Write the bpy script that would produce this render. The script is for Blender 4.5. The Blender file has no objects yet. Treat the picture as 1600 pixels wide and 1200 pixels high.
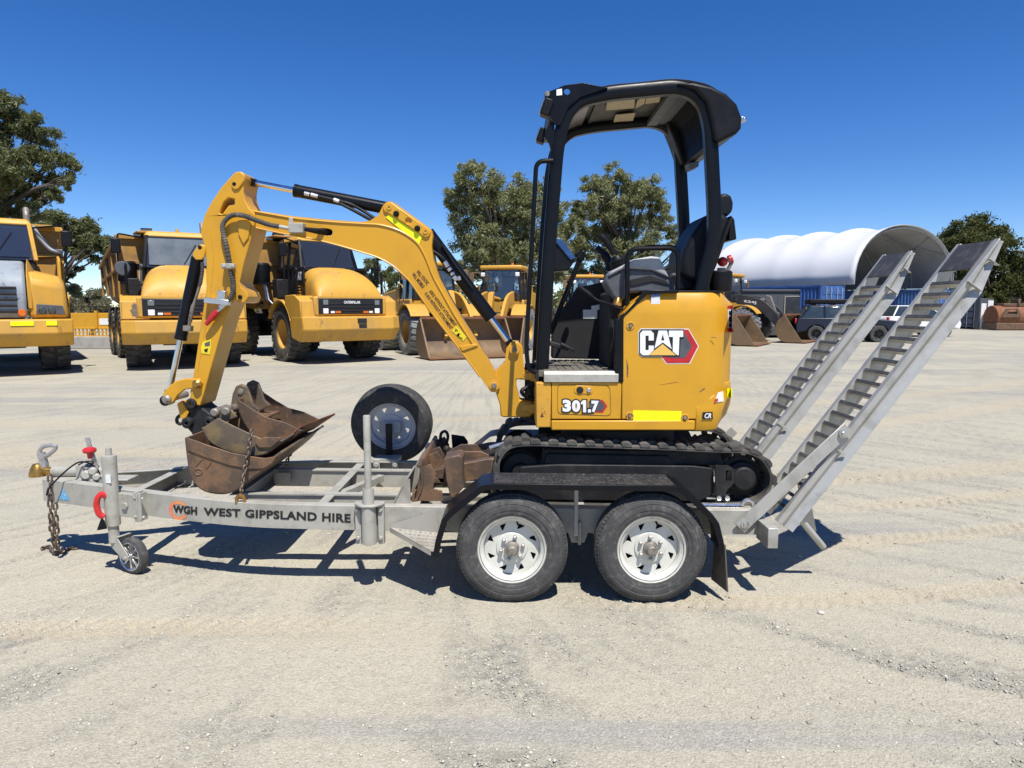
import bpy, bmesh, math, random
import numpy as np
from mathutils import Vector, Matrix
from mathutils.geometry import tessellate_polygon
R = math.radians
C = bpy.context.scene.collection
random.seed(5); rng = np.random.default_rng(5)

# ---------------- camera geometry (all sizes in metres, camera stands at x=0,y=0) ------------
F, CX, CY, H = 1080.0, 800.0, 600.0, 1.7
PITCH = math.atan(120/1080.0)
cp, sp = math.cos(PITCH), math.sin(PITCH)
def ray(px, py):
    u = (px-CX)/F; v = (CY-py)/F
    return Vector((u, cp+v*sp, -sp+v*cp))
def at(px, py, Y):
    d = ray(px, py); t = Y/d.y
    return Vector((d.x*t, Y, H+d.z*t))
def gnd(px, py, z=0.0):
    d = ray(px, py); t = (z-H)/d.z
    return Vector((d.x*t, d.y*t, z))
def tr(pts, Y):
    return [(p.x, p.z) for p in (at(a, b, Y) for a, b in pts)]

# ---------------- mesh builder ----------------
def catmull(pts, n=6, closed=False):
    P = [Vector(p) for p in pts]; out = []; N = len(P)
    for i in range(N if closed else N-1):
        if closed:
            a, b, c, d = P[i-1], P[i], P[(i+1) % N], P[(i+2) % N]
        else:
            a, b, c, d = P[max(i-1, 0)], P[i], P[i+1], P[min(i+2, N-1)]
        for k in range(n):
            t = k/n
            out.append(0.5*((2*b)+(-a+c)*t+(2*a-5*b+4*c-d)*t*t+(-a+3*b-3*c+d)*t**3))
    if not closed: out.append(P[-1])
    return out
def rnd(pts, r, n=4, closed=True):
    """fillet the corners of a polyline; r number or per-point list"""
    P = [Vector(p) for p in pts]; N = len(P); out = []
    for i in range(N):
        rr = r[i] if isinstance(r, (list, tuple)) else r
        if (not closed and i in (0, N-1)) or rr <= 0:
            out.append(P[i]); continue
        a, b, c = P[i-1], P[i], P[(i+1) % N]
        d = min(rr, (a-b).length*.49, (c-b).length*.49)
        p, q = b+(a-b).normalized()*d, b+(c-b).normalized()*d
        for k in range(n+1):
            t = k/n
            out.append(p*(1-t)**2+b*2*t*(1-t)+q*t*t)
    return out
def circ(cx, cy, r, n=16, a0=0):
    return [(cx+r*math.cos(a0+2*math.pi*i/n), cy+r*math.sin(a0+2*math.pi*i/n)) for i in range(n)]
def basis(ax):
    ax = Vector(ax).normalized()
    h = Vector((0, 0, 1)) if abs(ax.z) < .9 else Vector((1, 0, 0))
    u = ax.cross(h).normalized(); v = ax.cross(u).normalized()
    return ax, u, v

class MB:
    def __init__(s): s.v = []; s.f = []; s.M = None; s.fm = []; s.cur = 0
    def add(s, vs, fs):
        o = len(s.v)
        for p in vs:
            p = Vector(p)
            s.v.append(s.M @ p if s.M is not None else p)
        s.f += [tuple(i+o for i in f) for f in fs]; s.fm += [s.cur]*len(fs)
        return s
    def box(s, x0, x1, y0, y1, z0, z1):
        return s.hexa([(x0,y0,z0),(x1,y0,z0),(x1,y1,z0),(x0,y1,z0),(x0,y0,z1),(x1,y0,z1),(x1,y1,z1),(x0,y1,z1)])
    def hexa(s, p):
        return s.add(p, [(3,2,1,0),(4,5,6,7),(0,1,5,4),(1,2,6,5),(2,3,7,6),(3,0,4,7)])
    def obox(s, c, ax, L, w, h, up=(0,0,1)):
        """box of length L along ax, width w, height h (towards up) centred at c"""
        ax = Vector(ax).normalized(); up = Vector(up)
        w_ = ax.cross(up).normalized(); up = w_.cross(ax).normalized(); c = Vector(c)
        P = []
        for k in (-.5, .5):
            for i, j in ((-.5,-.5),(.5,-.5),(.5,.5),(-.5,.5)):
                P.append(c+ax*L*i+w_*w*j+up*h*k)
        return s.hexa(P)
    def prism(s, pts, y0, y1, holes=()):
        """polygon in (x,z) pushed from y0 to y1"""
        return s.loft2([(p[0], y0, p[1]) for p in pts], [(p[0], y1, p[1]) for p in pts],
                       [([(p[0], y0, p[1]) for p in h], [(p[0], y1, p[1]) for p in h]) for h in holes])
    def slab(s, pts, z0, z1, holes=()):
        """polygon in (x,y) pushed from z0 to z1"""
        return s.loft2([(p[0], p[1], z0) for p in pts], [(p[0], p[1], z1) for p in pts],
                       [([(p[0], p[1], z0) for p in h], [(p[0], p[1], z1) for p in h]) for h in holes])
    def loft2(s, A, B, holes=()):
        A = [Vector(p) for p in A]; B = [Vector(p) for p in B]
        loops = [(A, B)]+[([Vector(p) for p in a], [Vector(p) for p in b]) for a, b in holes]
        vs = []; fs = []; off = []
        for a, b in loops:
            off.append(len(vs)); n = len(a); vs += a+b; o = off[-1]
            for i in range(n):
                j = (i+1) % n
                fs.append((o+i, o+j, o+n+j, o+n+i))
        if len(loops) == 1:
            n = len(A); fs.append(tuple(range(n-1, -1, -1))); fs.append(tuple(range(n, 2*n)))
        else:
            tri = tessellate_polygon([l[0] for l in loops])
            mp = []
            for (a, b), o in zip(loops, off): mp += [(o+i, o+len(a)+i) for i in range(len(a))]
            for t in tri:
                fs.append(tuple(mp[i][0] for i in t)); fs.append(tuple(mp[i][1] for i in reversed(t)))
        return s.add(vs, fs)
    def tube(s, pts, r, n=10, closed=False, sq=1.0):
        P = [Vector(p) for p in pts]; N = len(P); vs = []; fs = []; up = None
        for i, p in enumerate(P):
            if closed: t = P[(i+1) % N]-P[i-1]
            else: t = P[min(i+1, N-1)]-P[max(i-1, 0)]
            t.normalize()
            if up is None: _, u, v = basis(t)
            else:
                u = (up-t*up.dot(t)).normalized(); v = t.cross(u)
            up = u
            rr = r[i] if isinstance(r, (list, tuple)) else r
            for k in range(n):
                a = 2*math.pi*k/n
                vs.append(p+u*rr*math.cos(a)+v*rr*sq*math.sin(a))
        for i in range(N if closed else N-1):
            j = (i+1) % N
            for k in range(n):
                l = (k+1) % n
                fs.append((i*n+k, i*n+l, j*n+l, j*n+k))
        if not closed:
            fs.append(tuple(range(n-1, -1, -1))); fs.append(tuple((N-1)*n+k for k in range(n)))
        return s.add(vs, fs)
    def cyl(s, a, b, r, n=16): return s.tube([a, b], r, n)
    def sweep(s, path, sect, closed=False):
        """path list of (pos, side, up) ; sect list of (a,b)"""
        vs = []; fs = []; n = len(sect); N = len(path)
        for p, u, v in path:
            for a, b in sect: vs.append(Vector(p)+Vector(u)*a+Vector(v)*b)
        for i in range(N if closed else N-1):
            j = (i+1) % N
            for k in range(n):
                l = (k+1) % n
                fs.append((i*n+k, i*n+l, j*n+l, j*n+k))
        if not closed:
            fs.append(tuple(range(n-1, -1, -1))); fs.append(tuple((N-1)*n+k for k in range(n)))
        return s.add(vs, fs)
    def xzpath(s, pts, sect, Y=0.0, closed=False):
        """sweep a section (y offset, normal offset) along a path given in (x,z)"""
        P = [Vector((p[0], p[1])) for p in pts]; N = len(P); path = []
        for i, p in enumerate(P):
            t = (P[(i+1) % N]-P[i-1]) if closed else (P[min(i+1, N-1)]-P[max(i-1, 0)])
            t.normalize()
            path.append(((p.x, Y, p.y), (0, 1, 0), (-t.y, 0, t.x)))
        return s.sweep(path, sect, closed)
    def lathe(s, prof, c, ax, n=32, closed=False):
        ax, u, v = basis(ax); c = Vector(c); vs = []; fs = []; m = len(prof)
        for i in range(n):
            a = 2*math.pi*i/n; d = u*math.cos(a)+v*math.sin(a)
            for r, t in prof: vs.append(c+d*r+ax*t)
        for i in range(n):
            j = (i+1) % n
            for k in range(m if closed else m-1):
                l = (k+1) % m
                fs.append((i*m+k, j*m+k, j*m+l, i*m+l))
        if not closed:
            if prof[0][0] > 1e-6: fs.append(tuple(i*m for i in range(n)))
            if prof[-1][0] > 1e-6: fs.append(tuple(i*m+m-1 for i in reversed(range(n))))
        return s.add(vs, fs)
    def ball(s, c, r, n=12, sc=(1,1,1)):
        vs = []; fs = []; m = n//2
        for i in range(m+1):
            th = math.pi*i/m
            for k in range(n):
                a = 2*math.pi*k/n
                vs.append((c[0]+r*sc[0]*math.sin(th)*math.cos(a), c[1]+r*sc[1]*math.sin(th)*math.sin(a), c[2]+r*sc[2]*math.cos(th)))
        for i in range(m):
            for k in range(n):
                l = (k+1) % n
                fs.append((i*n+k, i*n+l, (i+1)*n+l, (i+1)*n+k))
        return s.add(vs, fs)
    def build(s, name, mat, parent=None, bevel=0, seg=2, smooth=35, world=True):
        me = bpy.data.meshes.new(name)
        off = Vector((0, 0, 0))
        if parent is not None and world:
            r = parent
            while r.parent: r = r.parent
            off = r.location.copy()
        me.from_pydata([tuple(p-off) for p in s.v], [], s.f)
        me.polygons.foreach_set('material_index', s.fm)
        bm = bmesh.new(); bm.from_mesh(me)
        bmesh.ops.remove_doubles(bm, verts=bm.verts, dist=1e-5)
        bmesh.ops.recalc_face_normals(bm, faces=bm.faces)
        bm.to_mesh(me); bm.free()
        for m_ in (mat if isinstance(mat, (list, tuple)) else [mat]): me.materials.append(m_)
        o = bpy.data.objects.new(name, me); C.objects.link(o)
        if parent is not None: o.parent = parent
        if smooth:
            me.polygons.foreach_set('use_smooth', [True]*len(me.polygons))
            me.set_sharp_from_angle(angle=R(smooth))
        if bevel:
            b = o.modifiers.new('bevel', 'BEVEL'); b.width = bevel; b.segments = seg
            b.limit_method = 'ANGLE'; b.angle_limit = R(40); b.harden_normals = False
        return o

def tag(o, label=None, cat=None, group=None, kind=None):
    if label: o['label'] = label
    if cat: o['category'] = cat
    if group: o['group'] = group
    if kind: o['kind'] = kind
    return o
def thing(name, label, cat, loc=(0,0,0), rz=0, group=None):
    o = bpy.data.objects.new(name, None); C.objects.link(o)
    o.location = loc; o.rotation_euler = (0, 0, rz); o.empty_display_size = .2
    return tag(o, label, cat, group)

# ---------------- materials ----------------
def mat(name, base, rough=.5, metal=0.0, c2=None, scale=4, lo=.45, hi=.7, c3=None, scale3=25, lo3=.6, hi3=.75,
        bump=0.0, bscale=60, bdet=6, rvar=.12, spec=.5, coat=0.0, stretch=(1,1,1), vary=.0):
    m = bpy.data.materials.new(name); m.use_nodes = True; nt = m.node_tree; N = nt.nodes; L = nt.links
    b = N['Principled BSDF']
    b.inputs['Metallic'].default_value = metal; b.inputs['Roughness'].default_value = rough
    b.inputs['Specular IOR Level'].default_value = spec; b.inputs['Coat Weight'].default_value = coat
    b.inputs['Coat Roughness'].default_value = .15
    tc = N.new('ShaderNodeTexCoord'); mp = N.new('ShaderNodeMapping'); mp.inputs['Scale'].default_value = stretch
    L.new(tc.outputs['Object'], mp.inputs['Vector'])
    def noise(sc, det=6, ro=.6):
        n = N.new('ShaderNodeTexNoise'); n.inputs['Scale'].default_value = sc
        n.inputs['Detail'].default_value = det; n.inputs['Roughness'].default_value = ro
        L.new(mp.outputs[0], n.inputs['Vector']); return n.outputs['Fac']
    def ramp(sock, a, z):
        r = N.new('ShaderNodeMapRange'); r.inputs['From Min'].default_value = a; r.inputs['From Max'].default_value = z
        r.interpolation_type = 'SMOOTHSTEP'; L.new(sock, r.inputs['Value']); return r.outputs[0]
    def mix(f, a, bcol):
        x = N.new('ShaderNodeMix'); x.data_type = 'RGBA'; L.new(f, x.inputs['Factor'])
        if isinstance(a, tuple): x.inputs[6].default_value = (*a, 1)
        else: L.new(a, x.inputs[6])
        x.inputs[7].default_value = (*bcol, 1); return x.outputs[2]
    col = None
    n0 = noise(scale)
    c2_ = c2 if c2 else tuple(c*(1-max(vary, .12)) for c in base)
    col = mix(ramp(n0, lo, hi), tuple(base), c2_)
    if c3: col = mix(ramp(noise(scale3, 8, .7), lo3, hi3), col, c3)
    L.new(col, b.inputs['Base Color'])
    r = N.new('ShaderNodeMapRange'); r.inputs['To Min'].default_value = max(0.03, rough-rvar); r.inputs['To Max'].default_value = min(1, rough+rvar)
    L.new(noise(scale*3), r.inputs['Value']); L.new(r.outputs[0], b.inputs['Roughness'])
    if bump:
        bu = N.new('ShaderNodeBump'); bu.inputs['Strength'].default_value = bump; bu.inputs['Distance'].default_value = .01
        L.new(noise(bscale, bdet), bu.inputs['Height']); L.new(bu.outputs[0], b.inputs['Normal'])
    return m

M = {}
M['yellow'] = mat('yellow_paint', (.60,.303,.013), .42, c2=(.53,.265,.015), scale=3, coat=.06, c3=(.40,.25,.075), scale3=38, lo3=.62, hi3=.74, bump=.04, bscale=25)
M['yellow_worn'] = mat('worn_yellow_paint', (.60,.31,.03), .5, c2=(.50,.26,.04), scale=6, c3=(.09,.035,.02), scale3=22, lo3=.60, hi3=.64, bump=.08, bscale=40)
M['yellow_old'] = mat('dusty_yellow_paint', (.56,.295,.032), .55, c2=(.44,.25,.055), scale=1.6, lo=.42, hi=.68, c3=(.20,.115,.05), scale3=5, lo3=.60, hi3=.74, bump=.05, bscale=12, stretch=(1,1,.45))
M['yellow_tray'] = mat('dump_body_paint', (.42,.22,.04), .6, c2=(.27,.15,.05), scale=.9, c3=(.16,.09,.05), scale3=4, lo3=.55, hi3=.8, bump=.05, bscale=12)
M['black'] = mat('black_paint', (.0045,.005,.007), .34, c2=(.007,.007,.009), scale=5, c3=(.04,.037,.034), scale3=50, lo3=.72, hi3=.84, spec=.22, bump=.03, bscale=90)
M['black_dusty'] = mat('dusty_black_steel', (.012,.012,.013), .6, c2=(.03,.028,.025), scale=8, c3=(.10,.088,.072), scale3=35, lo3=.60, hi3=.78, spec=.35, bump=.12, bscale=80)
M['plastic'] = mat('black_plastic', (.006,.0063,.008), .45, spec=.22, c2=(.010,.010,.012), scale=7, c3=(.07,.068,.065), scale3=30, lo3=.65, hi3=.8, bump=.06, bscale=300)
M['dark'] = mat('dark_interior', (.010,.010,.011), .8, c2=(.018,.017,.016), scale=6)
M['greyplas'] = mat('grey_plastic', (.34,.35,.36), .5, c2=(.27,.275,.28), scale=8, bump=.04, bscale=250)
M['midgrey'] = mat('charcoal_plastic', (.085,.09,.1), .55, c2=(.06,.062,.07), scale=8, bump=.04, bscale=250)
M['rubber'] = mat('tyre_rubber', (.058,.057,.055), .8, c2=(.085,.082,.078), scale=7, c3=(.15,.142,.13), scale3=22, lo3=.48, hi3=.75, spec=.3, bump=.1, bscale=90)
M['rubber_dust'] = mat('dusty_rubber', (.06,.057,.052), .85, spec=.3, c2=(.13,.12,.10), scale=4, c3=(.24,.215,.175), scale3=14, lo3=.55, hi3=.78, bump=.15, bscale=50)
M['rubber_pale'] = mat('pale_dried_rubber', (.21,.215,.21), .85, c2=(.14,.145,.145), scale=4, c3=(.31,.30,.28), scale3=14, lo3=.5, hi3=.75, bump=.15, bscale=50)
M['galv'] = mat('weathered_galvanised_steel', (.40,.385,.33), .5, .12, c2=(.32,.305,.255), scale=9, c3=(.25,.21,.15), scale3=26, lo3=.56, hi3=.74, bump=.05, bscale=80)
M['alu'] = mat('ramp_aluminium', (.45,.44,.40), .42, .35, c2=(.34,.33,.285), scale=7, c3=(.26,.24,.19), scale3=22, lo3=.6, hi3=.8, bump=.06, bscale=90)
M['steel'] = mat('bright_steel', (.6,.6,.6), .28, .9, c2=(.45,.45,.45), scale=10, bump=.03, bscale=200)
M['chrome'] = mat('chromed_rod', (.72,.72,.74), .12, 1.0, c2=(.6,.6,.62), scale=10, rvar=.05)
M['nut'] = mat('zinc_nut', (.42,.41,.39), .4, .5, c2=(.25,.22,.18), scale=40)
M['ironchain'] = mat('chain_steel', (.16,.12,.09), .5, .6, c2=(.10,.065,.045), scale=40, c3=(.3,.26,.22), scale3=90, bump=.1, bscale=200)
M['rungdark'] = mat('rung_tread', (.085,.082,.078), .55, .4, c2=(.16,.15,.13), scale=14, c3=(.25,.23,.19), scale3=50, bump=.12, bscale=150)
M['rust'] = mat('worn_bucket_steel', (.19,.108,.058), .56, .2, c2=(.10,.068,.046), scale=7, lo=.4, hi=.60, c3=(.30,.15,.06), scale3=26, lo3=.56, hi3=.72, bump=.2, bscale=60)
M['rustdark'] = mat('dark_bucket_steel', (.12,.092,.066), .55, .2, c2=(.21,.15,.07), scale=9, lo=.42, hi=.65, c3=(.26,.14,.07), scale3=30, lo3=.58, hi3=.72, bump=.2, bscale=60)
M['rustorange'] = mat('orange_rust', (.22,.085,.035), .75, .1, c2=(.13,.055,.03), scale=6, c3=(.30,.15,.07), scale3=25, lo3=.55, hi3=.75, bump=.2, bscale=50)
M['rustbg'] = mat('loader_bucket_steel', (.19,.12,.062), .6, .15, c2=(.115,.08,.046), scale=1.6, c3=(.30,.18,.09), scale3=4, lo3=.55, hi3=.75, bump=.1, bscale=20)
M['wheelwhite'] = mat('cream_wheel_paint', (.60,.595,.53), .42, c2=(.52,.51,.44), scale=14, c3=(.40,.37,.29), scale3=60, lo3=.66, hi3=.78, coat=.1)
M['wheelgrey'] = mat('spare_wheel_paint', (.60,.61,.62), .42, c2=(.53,.54,.55), scale=10)
M['bearing'] = mat('dirty_hub_steel', (.29,.26,.22), .55, .5, c2=(.12,.09,.065), scale=30, bump=.15, bscale=120)
M['glass'] = mat('cab_glass', (.028,.04,.046), .06, 0, c2=(.05,.065,.07), scale=1.2, spec=.8, rvar=.03)
M['glassdust'] = mat('dusty_windscreen', (.17,.19,.195), .13, .25, c2=(.10,.12,.125), scale=1.1, spec=.9, rvar=.05)
M['red'] = mat('red_plastic', (.55,.022,.02), .35, c2=(.46,.02,.02), scale=10, coat=.2)
M['orange'] = mat('orange_lens', (.62,.14,.01), .3)
M['white'] = mat('white_paint', (.78,.78,.76), .45, c2=(.72,.72,.70), scale=5)
M['whitesticker'] = mat('white_sticker', (.72,.72,.70), .5, c2=(.6,.6,.6), scale=120, lo=.5, hi=.55)
M['fluoro'] = mat('reflective_yellow_tape', (.83,.86,.0), .4, c2=(.76,.78,.0), scale=30)
M['decalyellow'] = mat('warning_sticker', (.78,.62,.02), .45)
M['ink'] = mat('black_vinyl', (.010,.010,.011), .45)
M['inkbrown'] = mat('dark_stencil_ink', (.05,.018,.012), .6)
M['logored'] = mat('red_vinyl', (.50,.02,.025), .35, c2=(.40,.015,.02), scale=8)
M['logoyellow'] = mat('gold_vinyl', (.75,.46,.10), .4)
M['logoorange'] = mat('orange_vinyl', (.72,.27,.10), .5, c2=(.70,.16,.10), scale=6)
M['blueink'] = mat('blue_sticker', (.12,.38,.62), .5, c2=(.3,.52,.7), scale=60)
M['brass'] = mat('worn_brass', (.45,.25,.06), .35, .8, c2=(.25,.14,.04), scale=25)
M['seat'] = mat('black_seat_vinyl', (.006,.007,.010), .5, spec=.25, c2=(.010,.010,.013), scale=6, bump=.1, bscale=120)
M['mat'] = mat('dusty_floor_mat', (.15,.135,.105), .85, c2=(.08,.072,.06), scale=12, bump=.3, bscale=120)
M['paper'] = mat('faded_decal_sheet', (.52,.42,.24), .6, c2=(.40,.31,.17), scale=40)
M['visor'] = mat('smoky_visor_panel', (.20,.17,.16), .3, c2=(.15,.13,.12), scale=8)
M['roofin'] = mat('dusty_roof_lining', (.10,.095,.08), .7, c2=(.05,.048,.042), scale=6, c3=(.17,.15,.11), scale3=14, lo3=.58, hi3=.75)
M['screenblue'] = mat('blue_hood_plastic', (.018,.055,.17), .35, c2=(.03,.09,.24), scale=20)
M['flapbrown'] = mat('dirty_mudflap_rubber', (.11,.095,.075), .8, c2=(.07,.06,.05), scale=9)
M['concrete'] = mat('concrete', (.34,.33,.30), .9, c2=(.26,.25,.23), scale=3, c3=(.2,.19,.17), scale3=12, bump=.3, bscale=30)
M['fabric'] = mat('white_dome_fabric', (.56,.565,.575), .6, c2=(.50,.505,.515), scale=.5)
M['guard'] = mat('black_tread_plate_sheen', (.02,.02,.022), .5, c2=(.05,.05,.05), scale=12, c3=(.13,.13,.125), scale3=70, lo3=.5, hi3=.68, bump=.1, bscale=150)  # grey speckle paints in the highlight on the tread top
M['domeshade'] = mat('dome_inside_shade', (.24,.24,.23), .8, c2=(.20,.20,.19), scale=.5)  # dark grey paints the shade inside the white dome
M['contblue'] = mat('blue_container_paint', (.045,.12,.33), .55, c2=(.035,.09,.24), scale=1.2, c3=(.12,.06,.04), scale3=6, lo3=.68, hi3=.75)
M['contdark'] = mat('dark_blue_container_paint', (.025,.035,.075), .55, c2=(.04,.045,.07), scale=1.5, c3=(.1,.06,.05), scale3=6, lo3=.66, hi3=.75)
M['office'] = mat('grey_cladding', (.075,.08,.085), .6, c2=(.062,.066,.07), scale=.8)
M['navy'] = mat('dark_navy_car_paint', (.006,.010,.027), .3, c2=(.008,.012,.03), scale=2, coat=.25, spec=.4, rvar=.05)
M['jdgrey'] = mat('dark_loader_paint', (.028,.03,.034), .5, c2=(.05,.048,.045), scale=3, c3=(.13,.11,.09), scale3=9, lo3=.6, hi3=.75)
M['greygrille'] = mat('grey_grille_paint', (.26,.29,.32), .6, c2=(.20,.22,.24), scale=2.5, c3=(.05,.05,.05), scale3=7, lo3=.6, hi3=.64)
M['bark'] = mat('gum_tree_bark', (.30,.25,.19), .85, c2=(.17,.13,.10), scale=2, c3=(.42,.38,.32), scale3=5, bump=.3, bscale=12)
M['barkdark'] = mat('dark_tree_bark', (.10,.08,.065), .9, c2=(.06,.05,.04), scale=2, bump=.3, bscale=12)
M['treadplate'] = mat('checker_plate', (.44,.41,.36), .45, .45, c2=(.33,.30,.25), scale=8)
M['dirt'] = mat('dirt_heap', (.27,.20,.14), .95, c2=(.19,.14,.10), scale=.8, c3=(.35,.28,.2), scale3=4, bump=.5, bscale=6)

def foliage(name, a, b, c):
    m = bpy.data.materials.new(name); m.use_nodes = True; nt = m.node_tree; N = nt.nodes; L = nt.links
    p = N['Principled BSDF']; p.inputs['Roughness'].default_value = .5; p.inputs['Specular IOR Level'].default_value = .35
    g = N.new('ShaderNodeNewGeometry'); cr = N.new('ShaderNodeValToRGB'); e = cr.color_ramp
    e.elements[0].color = (*a, 1); e.elements[1].color = (*c, 1); x = e.elements.new(.55); x.color = (*b, 1)
    L.new(g.outputs['Random Per Island'], cr.inputs['Fac'])
    L.new(cr.outputs[0], p.inputs['Base Color'])
    t = N.new('ShaderNodeBsdfTranslucent'); L.new(cr.outputs[0], t.inputs['Color'])
    mx = N.new('ShaderNodeMixShader'); mx.inputs[0].default_value = .48
    L.new(p.outputs[0], mx.inputs[1]); L.new(t.outputs[0], mx.inputs[2]); L.new(mx.outputs[0], N['Material Output'].inputs[0])
    return m
def glass_mat(name, tint, refl):
    m = bpy.data.materials.new(name); m.use_nodes = True; nt = m.node_tree; N = nt.nodes; L = nt.links
    N.remove(N['Principled BSDF']); t = N.new('ShaderNodeBsdfTransparent'); t.inputs[0].default_value = (*tint, 1)
    g = N.new('ShaderNodeBsdfGlossy'); g.inputs['Roughness'].default_value = .04; g.inputs['Color'].default_value = (.9,.9,.9,1)
    d = N.new('ShaderNodeBsdfDiffuse'); d.inputs[0].default_value = (.22,.22,.20,1)
    f = N.new('ShaderNodeFresnel'); f.inputs[0].default_value = refl
    a = N.new('ShaderNodeMixShader'); b = N.new('ShaderNodeMixShader'); b.inputs[0].default_value = .11
    L.new(t.outputs[0], b.inputs[1]); L.new(d.outputs[0], b.inputs[2]); L.new(f.outputs[0], a.inputs[0]); L.new(b.outputs[0], a.inputs[1]); L.new(g.outputs[0], a.inputs[2])
    L.new(a.outputs[0], N['Material Output'].inputs[0]); return m
M['pane'] = glass_mat('clear_cab_glass', (.60,.66,.67), 2.1)
M['gum'] = foliage('gum_leaves', (.15,.17,.065), (.24,.255,.105), (.42,.41,.23))
M['gumdark'] = foliage('dark_gum_leaves', (.09,.11,.04), (.155,.175,.065), (.29,.29,.14))
M['fig'] = foliage('dense_tree_leaves', (.045,.062,.018), (.08,.095,.025), (.17,.165,.05))
M['dryshrub'] = foliage('grey_green_shrub_leaves', (.16,.16,.09), (.24,.23,.14), (.36,.33,.22))

# ---------------- text and decals ----------------
def textmesh(s, bold=.0, shear=0.0, space=1.0):
    cu = bpy.data.curves.new('txt', 'FONT'); cu.body = s; cu.size = 1; cu.offset = bold; cu.shear = shear
    cu.space_character = space; cu.resolution_u = 3
    ob = bpy.data.objects.new('txt', cu); C.objects.link(ob)
    bpy.context.view_layer.update()
    dg = bpy.context.evaluated_depsgraph_get(); me = ob.evaluated_get(dg).to_mesh()
    vs = [(v.co.x, v.co.y) for v in me.vertices]; fs = [tuple(p.vertices) for p in me.polygons]
    ob.evaluated_get(dg).to_mesh_clear(); bpy.data.objects.remove(ob); bpy.data.curves.remove(cu)
    x0 = min(v[0] for v in vs); x1 = max(v[0] for v in vs); y0 = min(v[1] for v in vs); y1 = max(v[1] for v in vs)
    return [((x-x0)/(x1-x0), (y-y0)/(y1-y0)) for x, y in vs], fs
def bil(q, Y):
    """map (u,v) in 0..1 to the plane y=Y through the quad q = TL,TR,BR,BL in photo pixels"""
    tl, t_r, br, bl = [at(p[0], p[1], Y) for p in q]
    return lambda u, v: bl*(1-u)*(1-v)+br*u*(1-v)+tl*(1-u)*v+t_r*u*v
def text(s, fn, name, m, parent, bold=.0, shear=0.0, space=1.0, world=True):
    vs, fs = textmesh(s, bold, shear, space)
    b = MB(); b.add([fn(u, v) for u, v in vs], fs)
    return b.build(name, m, parent, smooth=0, world=world)
def decal(pts, Y, name, m, parent, t=.0015, holes=()):
    """thin vinyl cut to a traced outline, lying on the plane y=Y (towards the camera)"""
    b = MB(); b.prism(tr(pts, Y), Y-t, Y+.0004, [tr(h, Y) for h in holes])
    return b.build(name, m, parent, smooth=0)
def chain(path, L, r, name, m, parent, sub=7):
    P = [Vector(p) for p in path]; b = MB()
    # resample
    seg = [0]
    for i in range(1, len(P)): seg.append(seg[-1]+(P[i]-P[i-1]).length)
    def pos(s):
        for i in range(1, len(P)):
            if s <= seg[i] or i == len(P)-1:
                t = (s-seg[i-1])/max(1e-6, seg[i]-seg[i-1]); return P[i-1].lerp(P[i], t)
    pitch = L-2.3*r; n = max(1, int(seg[-1]/pitch))
    for k in range(n):
        a, c = pos(k*pitch), pos(min((k+1)*pitch, seg[-1])); d = (c-a).normalized(); mid = (a+c)/2
        _, u, v = basis(d)
        ang = (math.pi/2 if k % 2 else 0)+.35*math.sin(k*1.7)+.6
        w = u*math.cos(ang)+v*math.sin(ang); hw = 1.55*r; hl = L/2-r
        ring = []
        for i in range(6): 
            th = -math.pi/2+math.pi*i/5; ring.append(mid+d*(hl-hw+hw*math.cos(th))+w*hw*math.sin(th))
        for i in range(6):
            th = math.pi/2+math.pi*i/5; ring.append(mid+d*(-(hl-hw)+hw*math.cos(th))+w*hw*math.sin(th))
        b.tube(ring, r, sub, closed=True)
    return b.build(name, m, parent, smooth=60)
# =====================================================================================
# TRAILER
# =====================================================================================
YC = 4.68
def zt(X): return .50-.011*X
_rp = catmull([(-3.2,.075),(-2.65,.26),(-2.42,.35),(-1.715,.565),(-1.15,.62),(0,.63),(1.5,.63)], 8)
def rail_d(X):
    for a, b in zip(_rp, _rp[1:]):
        if a.x <= X <= b.x: return a.y+(b.y-a.y)*(X-a.x)/(b.x-a.x)
    return _rp[0].y if X < -3.2 else _rp[-1].y
trailer = thing('plant_trailer', 'weathered galvanised tandem trailer carrying the small digger, its loading ramps raised', 'trailer', (0.39, YC, 0))
def rail(side):
    b = MB(); path = []
    for i, p in enumerate(_rp):
        q0, q1 = _rp[max(i-1,0)], _rp[min(i+1,len(_rp)-1)]
        t = (q1-q0).normalized(); n = Vector((t.y, -t.x)) if False else Vector((-t.y, t.x))
        pos = (p.x, YC-side*p.y, zt(p.x)); out = (n.x, -side*n.y, 0)
        path.append((pos, out, (0,0,1)))
    sec = [(0,0),(-.006,.002),(-.062,.002),(-.062,-.008),(-.012,-.008),(-.012,-.142),(-.062,-.142),(-.062,-.15),(0,-.15)]
    b.sweep(path, sec)
    return b.build('chassis_rail', M['galv'], trailer, bevel=.002)
rail(1); rail(-1)
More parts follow.
